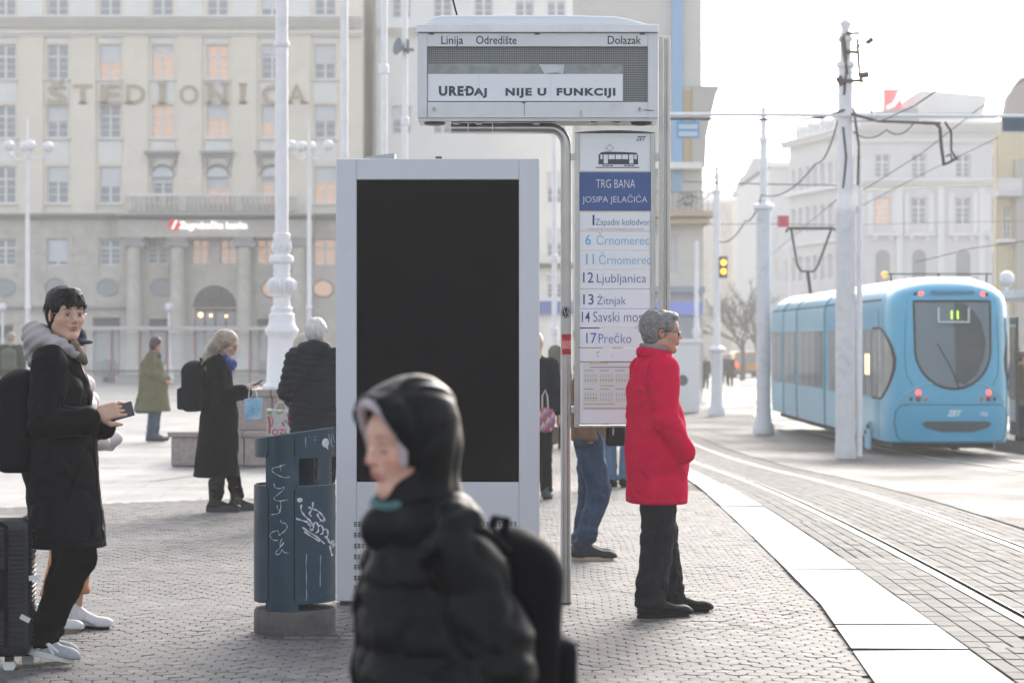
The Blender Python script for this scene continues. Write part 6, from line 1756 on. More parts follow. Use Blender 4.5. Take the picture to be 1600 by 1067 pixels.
def arm_seam(F, ob, e, m, inset=.045, tilt=.3):
    S_ = F.J['s'+e]; sg = 1 if e == 'l' else -1; c = S_-np.array([sg*inset, 0, .03]); n = 30
    pts = [c+np.array([sg*tilt*.18*math.sin(a)*-1, .20*math.cos(a), .20*math.sin(a)]) for a in [6.2832*i/n for i in range(n)]]
    out = [p+np.array([sg*.12, 0, 0]) for p in pts]
    return drape(F, ob, out, [c+np.array([sg*.01, 0, 0])]*n, .002, m, 'armhole_seam', closed=True)
# default joints for a 1.75 m figure that faces -Y (its right hand at -X)
JD = dict(hip=(0, .01, .93), hl=(.09, .01, .90), hr=(-.09, .01, .90), kl=(.10, -.01, .49), kr=(-.10, -.01, .49), al=(.10, .03, .09), ar=(-.10, .03, .09),
          waist=(0, .01, 1.06), chest=(0, .01, 1.28), neck=(0, .025, 1.45), head=(0, -.005, 1.635), sl=(.175, .015, 1.415), sr=(-.175, .015, 1.415),
          el=(.235, .04, 1.13), er=(-.235, .04, 1.13), wl=(.24, -.03, .88), wr=(-.24, -.03, .88))
class Fig:
    def __init__(s, loc, yaw, label, H=1.75, group=None, J=None, hy=0, hp=0, hr=0, skin=(.50,.30,.215), lip=(.40,.13,.11), female=False, young=False, brow=(.03,.02,.015), stubble=0, flush=.3, fine=False, hands=None, name='person', build=1.0, eyes=True, closed=0):
        s.root = empty(name, loc, yaw, label, 'person', group); s.k = H/1.75; s.b = build
        s.J = {a: np.array(b, float)*s.k for a, b in JD.items()}
        for a, b in (J or {}).items(): s.J[a] = np.array(b, float)*s.k
        s.A = rotm(hy, hp, hr); s.C = s.J['head']; s.female = female; s.hs = s.k*(1.10 if young and H < 1.6 else 1.0 if not female else .96); s.fem = female; k = s.k; J_ = s.J
        allp = np.array(list(s.J.values())); lo, hi = allp.min(0)-.22, allp.max(0)+.22; lo[2] = -.02; s.lo, s.hi = lo, hi
        C = s.C; f = .0042 if fine else .011; step = .016 if fine else .02
        fx, fy, fz = [(C[0]-.10, C[0]+.10, f)], [(C[1]-.13, C[1]+.13, f)], [(C[2]-.13, C[2]+.13, f)]
        if fine:
            for h in (hands or []):
                hc = np.array(h[0])+np.array(h[1]) @ np.array([.05, 0, 0]); fx.append((hc[0]-.08, hc[0]+.08, f)); fy.append((hc[1]-.08, hc[1]+.08, f)); fz.append((hc[2]-.08, hc[2]+.08, f))
        S = SDF(axis(lo[0], hi[0], step, fx), axis(lo[1], hi[1], step, fy), axis(lo[2], hi[2], step, fz))
        bw = build
        S.cap(J_['hip'], J_['waist'], .13*k*bw, .115*k*bw, .03, sc=(1.15, .85, 1)); S.cap(J_['waist'], J_['chest'], .115*k*bw, .125*k*bw, .04, sc=(1.15, .85, 1))
        S.cap(J_['sl'], J_['sr'], .045*k, .045*k, .05); S.cap(J_['chest'], J_['neck'], .12*k, .055*k, .05); S.cap(J_['neck'], C+s.A @ np.array([0, .03, -.06])*k, .055*k*(.9 if female else 1), .05*k, .03)
        for e in 'lr':
            S.chain([J_['h'+e], J_['k'+e], J_['a'+e]], [.075*k, .046*k, .028*k], .04); 0
            S.chain([J_['s'+e], J_['e'+e], J_['w'+e]], [.040*k, .030*k, .024*k], .03)
        head_sdf(S, C, s.A, s.hs, female, young)
        for h in (hands or []): hand_sdf(S, *h[:2], **(h[2] if len(h) > 2 else {}))
        if hands is None:
            for e in 'lr':
                d = J_['w'+e]-J_['e'+e]; d = d/np.linalg.norm(d); S.cap(J_['w'+e]+d*.03*k, J_['w'+e]+d*.10*k, .030*k, .026*k, .02, sc=(.7, 1, 1)); S.cap(J_['w'+e]+d*.1*k, J_['w'+e]+d*.15*k, .02*k, .014*k, .02)
        me = S.mesh('body', skin_mat(), paint=head_paint(C, s.A, skin, lip, s.hs, brow, stubble, flush))
        s.body = bpy.data.objects.new('body', me); link(s.body, s.root)
        if eyes and fine: add_eyes(s.root, C, s.A, s.hs, closed=closed)
    def grid(s, step, zlo=None, zhi=None, pad=0):
        lo, hi = s.lo-pad, s.hi+pad
        return SDF(axis(lo[0], hi[0], step), axis(lo[1], hi[1], step), axis(zlo if zlo is not None else lo[2], zhi if zhi is not None else hi[2], step))
    def add(s, g, name, m, parent=None, **kw):
        o = bpy.data.objects.new(name, g.mesh(name, m, **kw)); link(o, parent or s.root); return o
    def trousers(s, m, top=1.0, r=(.105, .078, .068), step=.012, hem=.07, seed=1, wr=.007, name='trousers', k_=.02):
        J, k = s.J, s.k; g = s.grid(step, -.01, (top+.12)*k)
        g.cap(J['hip']+np.array([0, 0, .06]), J['hip'], .125*k, .13*k, .03, sc=(1.1, .9, 1))
        for e in 'lr':
            a = J['a'+e]+(J['k'+e]-J['a'+e])*0.02; g.chain([J['h'+e], J['k'+e], a], [r[0]*k, r[1]*k, r[2]*k], k_)
        nz = noise3(seed, 26); n2 = noise3(seed+5, 60)
        zk = J['kl'][2]
        g.disp(lambda X, Y, Z: wr*.9*ridge(n2(X*.8, Y*.8, Z*1.1))+wr*nz(X*1.2, Y*1.2, Z*1.9)*(.5+1.6*np.exp(-((Z-.16)/.10)**2)+.9*np.exp(-((Z-zk)/.09)**2))+wr*.35*n2(X, Y, Z*1.7)+.005*np.sin(Z*95+X*25)*np.exp(-((Z-.14)/.07)**2))
        for e in 'lr':
            v = J['k'+e]-J['a'+e]
        g.zcut(z0=hem); return s.add(g, name, m)
    def coat(s, m, hem=.60, w=(.20, .16, .19), hemw=.22, depth=.72, step=.011, sleeve=(.078, .066, .058), th=0.02, seed=2, wr=.006, puff=0, pamp=.010, collar=.06, name='coat', front=0.0, lean=None, arms=True, cuff=.92, split=None, sh=.078, vent=0, belly=0, **kw):
        """w: half widths at shoulder/waist/hip; the hem flares to hemw"""
        J, k = s.J, s.k; g = s.grid(step, (hem-.05)*k, J['neck'][2]+.16*k, pad=.05); b = s.b
        hipc, wc, cc = J['hip'], J['waist'], J['chest']
        hb = np.array([hipc[0]+(0 if lean is None else lean[0]), hipc[1]+(0 if lean is None else lean[1]), hem*k])
        sc = (1, depth, 1)
        g.cap(cc, J['neck']-np.array([0, 0, .06*k]), w[0]*k*b*.80, .10*k, .06, sc=(1.0, depth*.98, 1))
        g.cap(wc, cc, w[1]*k*b, w[0]*k*b*.86, .05, sc=sc); g.cap(hipc, wc, w[2]*k*b, w[1]*k*b, .05, sc=sc)
        if belly: g.ell(wc+np.array([0, -.05, 0]), (.15*k, .12*k, .16*k), .06)
        if hb[2] < hipc[2]-.02: 
            # skirt: stacked flattened cone that ends flat at the hem
            g.cap(hb-np.array([0, 0, .05]), hipc, hemw*k*b, w[2]*k*b, .04, sc=sc)
        g.cap(J['sl']*[1, 1, 1], J['sr'], sh*k, sh*k, .05)
        g.cap(J['neck']-np.array([0, 0, .03*k]), J['neck']+np.array([0, -.012, collar])*1.0, .085*k, .078*k, .03)
        if arms:
            for e in 'lr':
                wr_ = J['e'+e]+(J['w'+e]-J['e'+e])*cuff; g.chain([J['s'+e], J['e'+e], wr_], [sleeve[0]*k, sleeve[1]*k, sleeve[2]*k], .022)
        nz = noise3(seed, 14); n2 = noise3(seed+3, 34); n3 = noise3(seed+9, 75)
        def f(X, Y, Z):
            v = wr*1.5*nz(X, Y, Z*.8)+wr*1.2*n2(X, Y, Z*1.4)+wr*.3*n3(X, Y, Z)+wr*1.1*ridge(n2(X*.8+1, Y*.8, Z*.7))
            for e in 'lr':
                E = J['e'+e]; d2 = (X-E[0])**2+(Y-E[1])**2+(Z-E[2])**2; v = v+wr*1.3*np.sin((Z-E[2])*130+(X+Y)*60)*np.exp(-d2/.006)
            if puff: v = v+pamp*(1-2*np.abs(np.sin(math.pi*(Z+.012*np.sin(X*14+seed))/puff))**.55)*1.0
            return v
        g.disp(f)
        if split is not None:   # open front wedge / vent
            g.box(split[0], split[1], .01, .01, 'cut', rot=split[2] if len(split) > 2 else None)
        g.cap(J['neck']+np.array([0, -.01, .0]), J['neck']+np.array([0, -.03, .16]), .058*k, .078*k, .01, op='cut')
        g.box((hb[0], hb[1], hem*k-.15), (.6, .6, .15), .002, .012, 'cut')
        return s.add(g, name, m, **kw)
# ------------------------------------------------------------------ PEOPLE
F_BLACK = fabric('coat_black', (.004,.0045,.0075), .55, sheen=.0)
F_BLACK2 = fabric('coat_black_soft', (.0045,.0045,.006), .85)
F_TROU = fabric('trousers_black', (.0035,.0035,.0045), .85)
HAIR_BLACK = mat('hair_black', (.004,.0037,.0037), .6, bump=.8, bscale=90, stretch=(1, 1, .15), spec=.22)
HAIR_GREY = mat('hair_grey', (.20,.19,.185), .5, var=.4, vscale=60, bump=.8, bscale=110, stretch=(1, .35, 1))
SOLE_W = mat('sole_white', (.62,.60,.57), .6); SOLE_B = mat('sole_black', (.006,.006,.007), .7, spec=.1); SOLE_T = mat('sole_tan', (.40,.30,.20), .6)

def hair_cap(F, m, name='hair', grow=.012, front=-.062, low=-.02, seed=3, amp=.004, freq=(120, 60, 30), step=.005, extra=None, cutf=None, fringe=None, side=None):
    C, A, s = F.C, F.A, F.hs; g = SDF(axis(C[0]-.16, C[0]+.16, step), axis(C[1]-.17, C[1]+.17, step), axis(C[2]-.16, C[2]+.17, step)); g.frame(C, A)
    g.ell((0, .020*s, .034*s), (.076*s+grow, .096*s+grow, .086*s+grow), 0)
    g.ell((0, .052*s, -.015*s), (.066*s+grow*.6, .055*s+grow*.6, .075*s), .03)
    # clear the face
    g.ell((0, -.095*s, -.045*s), (.085*s, .09*s, .085*s), .02, 'cut')
    g.box((0, -.05*s, -.10*s), (.2, .045*s, .075*s), .01, .01, 'cut')
    for e in (-1, 1): g.ell((e*.085*s, .012*s, -.012*s), (.022, .028, .040), .01, 'cut')
    if extra: extra(g, s)
    g.frame(); nz = noise3(seed, freq[0]); n2 = noise3(seed+1, freq[1]); g.disp(lambda X, Y, Z: amp*nz(X, Y, Z*.35)+amp*.9*n2(X, Y, Z*.5))
    g.frame(C, A); g.box((0, .0, -.20*s+low), (.3, .3, .10*s), .001, .01, 'cut') if cutf is None else cutf(g, s)
    g.frame(); return F.add(g, name, m)
def tufts(F, m, n, fn, name='hair_strands', w=.0016):
    """thin tapering strands: fn(i, rng) gives (start, direction, length, curl) in the head frame"""
    rr = random.Random(5); mb = MB(); A, C = F.A, F.C
    for i in range(n):
        p, d, L, c = fn(i, rr); p, d, c = np.array(p), np.array(d), np.array(c); d = d/np.linalg.norm(d); pts = []
        for k in range(4):
            t = k/3; q = p+d*L*t+c*t*t*L; pts.append(tuple(C+A @ (q*F.hs)))
        mb.tube(pts, [w, w*.9, w*.6, w*.2], 3, cap=False)
    o = mb.build(name, m, F.root, smooth=True); o['kind'] = 'stuff'; return o
def glasses(F, m, r=.021, hgt=.017, wire=.0012, lens=True, round_=True, name='glasses'):
    g = empty(name, (0, 0, 0)); g.parent = F.root; A, C, s = F.A, F.C, F.hs
    P = lambda x, y, z: tuple(C+A @ (np.array([x, y, z])*s))
    fr = MB(); n = 20
    for e in (-1, 1):
        ex = 2 if round_ else 3.2
        pts = []
        for k in range(n):
            a = 6.2832*k/n; ca, sa = math.cos(a), math.sin(a); pts.append(P(e*.0325+r*math.copysign(abs(ca)**(2/ex), ca), -.097+.010*abs(e*.0325+r*ca)/.05, -.002+hgt*math.copysign(abs(sa)**(2/ex), sa)))
        fr.tube(pts, wire, 6, closed=True); fr.tube([P(e*.0325+e*r, -.088, .004), P(e*.074, -.062, .006), P(e*.080, .0, .007), P(e*.080, .02, -.004)], wire*1.25, 5)
        if lens:
            l = MB(); l.poly(pts[::-1]); l.build('lens', mat('lens_glass', (.9,.92,.93), .03, alpha=.03, spec=.3), g)
    fr.tube([P(-.0125, -.098, .004), P(0, -.102, .007), P(.0125, -.098, .004)], wire, 5); fr.build('frame', m, g, smooth=True)
    return g
def on_back(name, loc, yaw, label, m, w=.30, h=.46, dth=.17, straps=None, strap_m=None, parent_free=True, pocket=True, step=.012, extra=None, group=None):
    """a backpack: its own +Y side is the outer one; base at loc"""
    r = empty(name, loc, yaw, label, 'backpack', group)
    g = SDF(axis(-w*.7, w*.7, step), axis(-.06, dth+.12, step), axis(-.04, h+.06, step))
    g.box((0, dth/2, h*.46), (w/2, dth/2, h*.46), .065, 0); g.ell((0, dth*.45, h*.80), (w*.46, dth*.52, h*.22), .05)
    nz = noise3(11, 20); g.disp(lambda X, Y, Z: .006*nz(X, Y, Z)); o = bpy.data.objects.new('bag_body', g.mesh('bag_body', m)); link(o, r)
    if pocket:
        g = SDF(axis(-w*.6, w*.6, step), axis(dth*.5, dth+.09, step), axis(-.04, h*.7, step)); g.box((0, dth+.005, h*.26), (w*.40, .035, h*.22), .03, 0); g.disp(lambda X, Y, Z: .004*nz(X, Y, Z)); q = bpy.data.objects.new('front_pocket', g.mesh('front_pocket', m)); link(q, r)
        mb = MB(); mb.tube([(-w*.33, dth+.035, h*.45), (0, dth+.045, h*.47), (w*.33, dth+.035, h*.45)], .004, 5); mb.build('zip', M['dark_metal'], r)
    mb = MB(); mb.tube([(-.04, .02, h*.97), (-.035, .03, h*1.05), (.035, .03, h*1.05), (.04, .02, h*.97)], .010, 6); mb.build('grab_loop', strap_m or m, r, smooth=True)
    for s_ in (straps or []):
        mb = MB(); P = [Vector(p) for p in s_]; Q = []
        for i in range(len(P)-1):
            p0, p1, p2, p3 = P[max(0, i-1)], P[i], P[i+1], P[min(len(P)-1, i+2)]
            for k in range(5): t = k/5; Q.append(.5*((2*p1)+(p2-p0)*t+(2*p0-5*p1+4*p2-p3)*t*t+(3*p1-p0-3*p2+p3)*t**3))
        Q.append(P[-1]); mb.tube(Q, .016, 8); mb.build('shoulder_strap', strap_m or m, r, smooth=True)
    return r

# ---- 1. the young man with the suitcase --------------------------------------------------------
def suitcase_man():
    d = 11.85; x = WX(95, d)
    J = dict(hip=(0, .0, .95), hl=(.09, .01, .92), hr=(-.09, -.01, .92), kr=(-.09, -.10, .52), ar=(-.09, .08, .13), kl=(.09, -.03, .50), al=(.10, .10, .11), waist=(0, .0, 1.08), chest=(0, .005, 1.29), neck=(0, .01, 1.455), head=(0, -.025, 1.645),
             er=(-.24, .03, 1.15), wr=(-.18, -.17, 1.155), el=(.24, .02, 1.15), wl=(.10, -.20, 1.12))
    k = 1.83/1.75
    hA = np.array((Matrix.Rotation(R(-78), 3, 'Z') @ Matrix.Rotation(R(-14), 3, 'Y') @ Matrix.Rotation(R(78), 3, 'X')))
    hC = np.array([-.165, -.21, 1.185])*k
    F = Fig((x, d, 0), R(90), 'young man in a long black coat and grey hood with wire glasses, holding a phone', 1.83, J=J, hy=R(-56), hp=R(2), skin=(.60,.37,.27), lip=(.44,.20,.17), fine=True, flush=0.0, young=True,
            hands=[(tuple(hC), hA, dict(s=k*.98, curl=.42, side=-1, thumb=.55, curls=(.30, .42, .48, .52)))])
    F.trousers(F_TROU, r=(.11, .084, .070), hem=.10, seed=4)
    F.coat(F_BLACK, hem=.56, w=(.205, .19, .205), hemw=.235, depth=.80, seed=8, wr=.008, sleeve=(.088, .078, .066), cuff=.9, lean=(0, -.035), th=.02, sh=.085)
    ct = next(o for o in F.root.children if o.name.startswith('coat')); sb_ = mat('seam_black', (.0015,.0015,.002), .9, spec=.02)
    hem_seam(F, ct, .60*k, sb_, c=(0, 0)); arm_seam(F, ct, 'r', sb_)
    zs_ = [.60+.03*i for i in range(28)]
    drape(F, ct, [(-.06, -.6, z*k) for z in zs_], [(-.03, 0, z*k) for z in zs_], .0035, sb_, 'front_placket')
    drape(F, ct, [(-.6, -.09-.004*i, (.80+.012*i)*k) for i in range(14)], [(0, -.06-.004*i, (.80+.012*i)*k) for i in range(14)], .0045, sb_, 'pocket_welt')
    # grey hood lying on the shoulders
    g = F.grid(.008, 1.38*k, 1.68*k); C = F.J['neck']
    hm = fabric('hood_grey', (.40,.365,.365), .9, bump=.3)
    g.chain([C+np.array([-.055, -.09, .015]), C+np.array([-.105, -.015, .045]), C+np.array([-.07, .085, .085]), C+np.array([0, .115, .10]), C+np.array([.07, .085, .085]), C+np.array([.105, -.015, .045]), C+np.array([.055, -.09, .015])], [.030, .042, .056, .060, .056, .042, .030], .03)
    g.cap(C+np.array([0, .10, .01]), C+np.array([0, .10, .07]), .085, .075, .03, sc=(1.1, .8, 1)); nz = noise3(21, 32); g.disp(lambda X, Y, Z: .006*nz(X, Y, Z*1.5)+.004*np.sin((Z+Y*.6)*120+X*20)); F.add(g, 'hood', hm)
    g = F.grid(.008, 1.38*k, 1.62*k); g.chain([C+np.array([-.07, -.085, .05]), C+np.array([-.045, -.115, -.005]), C+np.array([0, -.125, -.03])], [.026, .024, .02], .02); nz2 = noise3(4, 90); g.disp(lambda X, Y, Z: .007*nz2(X, Y, Z)); F.add(g, 'knit_collar', mat('collar_brown', (.17,.13,.085), .9, bump=.6, bscale=90))
    def ex(g, s):   # thick fringe brushed forward
        for i in range(11):
            a = -1.05+.21*i; g.cap((.050*math.sin(a)*s, -.045*s*math.cos(a), .105*s), (.083*math.sin(a)*s, (-.018-.082*math.cos(a))*s, (.046+.010*((i*7) % 3-1))*s), .018*s, .0075*s, .010)
        g.ell((0, .02*s, .072*s), (.080*s, .098*s, .062*s), .02)
    hair_cap(F, HAIR_BLACK, grow=.013, extra=ex, seed=5, amp=.0035)
    def st(i, rr):
        a = rr.uniform(-1.2, 1.2); return ((.070*math.sin(a), -.012-.072*math.cos(a), .085+rr.uniform(-.01, .012)), (.3*math.sin(a)+rr.gauss(0, .15), -.5*math.cos(a), -1), rr.uniform(.025, .052), (0, .1, -.1))
    tufts(F, HAIR_BLACK, 200, st, w=.0017)
    def st2(i, rr):
        th = rr.uniform(0, 6.28); ph = rr.uniform(.1, 1.75); n_ = np.array([math.sin(ph)*math.sin(th), math.sin(ph)*math.cos(th), math.cos(ph)]); p = np.array([0, .022, .036])+n_*np.array([.086, .106, .096])
        if p[1] < -.03 and p[2] < .08: p = np.array([rr.gauss(0, .03), .07, .10]); n_ = np.array([0, .7, .6])
        return (p, n_*.12+np.array([n_[0]*.3, n_[1]*.5-.1, -.95]), rr.uniform(.02, .038), (0, 0, -.1))
    tufts(F, HAIR_BLACK, 420, st2, w=.0016)
    glasses(F, mat('wire_gold', (.62,.55,.50), .3, metal=.8), r=.0225, hgt=.021, wire=.0011)
    ph = empty('phone', tuple(Matrix.Rotation(R(90), 3, 'Z') @ Vector(hC+hA @ np.array([.085, -.012, -.012]))+Vector((x, d, 0))), R(90), 'dark phone held by the young man in the long black coat', 'phone')
    ph.rotation_euler = (Matrix.Rotation(R(90), 3, 'Z') @ Matrix(hA.tolist()) @ Matrix.Rotation(R(-8), 3, 'Y')).to_euler()
    mb = MB(); mb.box(-.072, .078, -.036, .036, -.0045, .0045); mb.build('phone_body', mat('phone_dark', (.03,.02,.025), .3), ph, bevel=.003)
    # running shoes, grey with a pale stripe
    sg = mat('shoe_grey', (.30,.31,.33), .7, var=.12, vscale=30, bump=.2); k_ = k
    a = F.J['ar']; s1 = shoe(F.root, (a[0], a[1]-.0, .035), 0, sg, SOLE_W, .30, pitch=R(13)); s1.location = (a[0], a[1]+.03, .068)
    q = MB(); 
    for pts in ([(-.10, .03), (-.06, .075), (-.02, .04), (.02, .08)],): q.tube([(-.047, y, z) for y, z in pts], .009, 6); q.tube([(-.047, -.12, .045), (-.047, -.02, .10)], .007, 6)
    q.build('stripe', mat('shoe_white', (.62,.62,.63), .6), s1); lc = MB()
    for j in range(5): lc.tube([(-.03, -.06+.028*j, .072+.011*j), (0, -.075+.028*j, .092+.012*j), (.03, -.06+.028*j, .072+.011*j)], .005, 5)
    lc.build('laces', MATS['shoe_white'], s1)
    a = F.J['al']; s2 = shoe(F.root, (a[0], a[1]+.02, .035), 0, sg, SOLE_T, .29, pitch=R(10)); s2.location = (a[0]+.02, a[1]+.05, .055)
    # backpack on his far left side of the photo, hanging behind him
    bp = on_back('backpack', (x-.10, d-.02, .95), R(90), 'black backpack on the back of the man in the long black coat', fabric('bag_black', (.004,.0045,.009), .7), .34, .50, .20,
        straps=[[(-.12, .0, .46), (-.13, -.05, .50), (-.14, -.12, .48)]])
    mb = MB(); mb.box(-.165, -.16, .10, .115, .29, .35); mb.build('tag', mat('tag_grey', (.4,.42,.45), .5), bp)
    return F
suitcase_man()
# suitcase
sc_ = empty('suitcase', (WX(-18, 11.75), 11.75, 0), R(6), 'large black ribbed suitcase with a white wheel and luggage tags at the left edge', 'suitcase')
case_m = mat('case_black', (.014,.015,.018), .42, bump=.05)
mb = MB(); mb.box(-.25, .215, -.14, .14, .07, .74); mb.build('shell', case_m, sc_, bevel=.045)
rb = MB()
for i in range(25):
    z = .125+.023*i; rb.tube([(-.2, -.141, z), (.19, -.141, z)], .006, 5); rb.tube([(.216, -.10, z), (.216, .10, z)], .006, 5)
rb.build('ribs', case_m, sc_, smooth=True)['kind'] = 'stuff'
mb = MB(); mb.tube([(.10, -.147, .12), (.10, -.150, .40), (.10, -.147, .70), (.06, -.147, .725)], .012, 6); mb.build('zip_band', M['black'], sc_)
mb = MB(); mb.box(.06, .10, -.175, -.145, .30, .50); mb.build('carry_handle', M['black'], sc_, bevel=.01)
for sx in (-.03, .06): 
    mb = MB(); mb.tube([(sx-.1, .05, .73), (sx-.1, .05, 1.02)], .009, 8); mb.build('pull_rod', M['steel'], sc_)
mb = MB(); mb.tube([(-.15, .05, 1.02), (-.02, .05, 1.02)], .014, 8); mb.build('pull_grip', M['black'], sc_)
wm = mat('wheel_white', (.62,.62,.60), .5)
for sx, sy in ((.11, -.10), (.18, .10), (-.2, -.10), (-.2, .1)):
    mb = MB(); mb.box(sx-.02, sx+.02, sy-.025, sy+.025, .05, .075); w_ = mb.build('caster_fork', M['black'], sc_)
    mb = MB(); mb.tube([(sx-.0, sy-.022, .031), (sx+.0, sy-.004, .031)], .03, 16).tube([(sx, sy+.004, .031), (sx, sy+.022, .031)], .03, 16); mb.build('wheel', wm, w_)
for (x_, z_, a_, w_) in ((.23, .455, .1, .045), (.19, .26, -.5, .05)):
    mb = MB(); c_, s_ = math.cos(a_), math.sin(a_); P = [(-w_/2, -.012), (w_/2, -.012), (w_/2, .012), (-w_/2, .012)]; mb.prism([(x_+p*c_-q*s_, z_+p*s_+q*c_) for p, q in P], 'y', -.16, -.155); mb.build('luggage_tag', wm, sc_)

# ---- 2. the woman mostly hidden behind him
def hidden_woman():
    d = 13.25; x = WX(107, d)
    J = dict(er=(-.21, -.06, 1.12), wr=(-.10, -.24, 1.10), el=(.21, -.06, 1.12), wl=(.12, -.22, 1.10), al=(.08, -.02, .09), ar=(-.08, .10, .09), kl=(.08, -.03, .49))
    F = Fig((x, d, 0), R(78), 'woman in a white puffer jacket and dark cap, mostly hidden behind the suitcase man', 1.66, J=J, female=True, hp=R(5), hy=R(-30), hands=[])
    F.trousers(fabric('trousers_rust', (.52,.25,.13), .8), r=(.095, .070, .066), hem=.20)
    F.coat(fabric('puffer_white', (.66,.60,.58), .55), hem=.80, w=(.20, .17, .19), hemw=.20, depth=.85, puff=.10, pamp=.012, sleeve=(.086, .076, .062), step=.013)
    hair_cap(F, mat('hair_red', (.12,.035,.022), .5, bump=.6, bscale=80, stretch=(1, 1, .2)), grow=.012, extra=lambda g, s: g.chain([(0, .08, .0), (.02, .12, -.10), (.04, .22, -.19), (.06, .27, -.30)], [.06, .05, .035, .015], .03), cutf=lambda g, s: None)
    g = SDF(axis(F.C[0]-.13, F.C[0]+.13, .008), axis(F.C[1]-.2, F.C[1]+.15, .008), axis(F.C[2]-.02, F.C[2]+.16, .008)); g.frame(F.C, F.A); g.ell((0, .02, .055), (.096, .116, .085), 0); g.ell((0, -.11, .045), (.06, .06, .012), .02); g.frame(); g.zcut(z0=F.C[2]+.02); F.add(g, 'cap', fabric('cap_navy', (.02,.025,.045), .8))
    # hair falling out behind the man's back
    rr = random.Random(3); mb = MB(); C = F.C
    for i in range(60):
        y0 = rr.uniform(.05, .09); a = rr.uniform(-.03, .03); e = rr.uniform(0, 1)
        mb.tube([(C[0]+a, C[1]+y0, C[2]-.02), (C[0]+a*1.5, C[1]+y0+.05+.03*e, C[2]-.12), (C[0]+a*2, C[1]+.20+.08*e, C[2]-.24-.03*e), (C[0]+a*2, C[1]+.25+.06*e, C[2]-.33-.05*e)], [.006, .006, .004, .001], 4, cap=False)
    mb.build('hair_strands', MATS['hair_red'], F.root, smooth=True)['kind'] = 'stuff'
    wh = mat('shoe_white2', (.60,.60,.60), .6, var=.1, vscale=30)
    for e in 'lr':
        a = F.J['a'+e]; sh_ = shoe(F.root, (a[0], a[1]+.02, .0), 0, wh, SOLE_B if e == 'l' else SOLE_T, .26); lc = MB()
        for j in range(5): lc.tube([(-.036, -.05+.026*j, .066+.011*j), (0, -.065+.026*j, .088+.012*j), (.036, -.05+.026*j, .066+.011*j)], .005, 5)
        lc.tube([(-.05, -.12, .03), (-.053, -.05, .06), (-.05, .02, .05)], .008, 5); lc.build('laces', mat('lace_grey', (.33,.33,.35), .7), sh_)
hidden_woman()

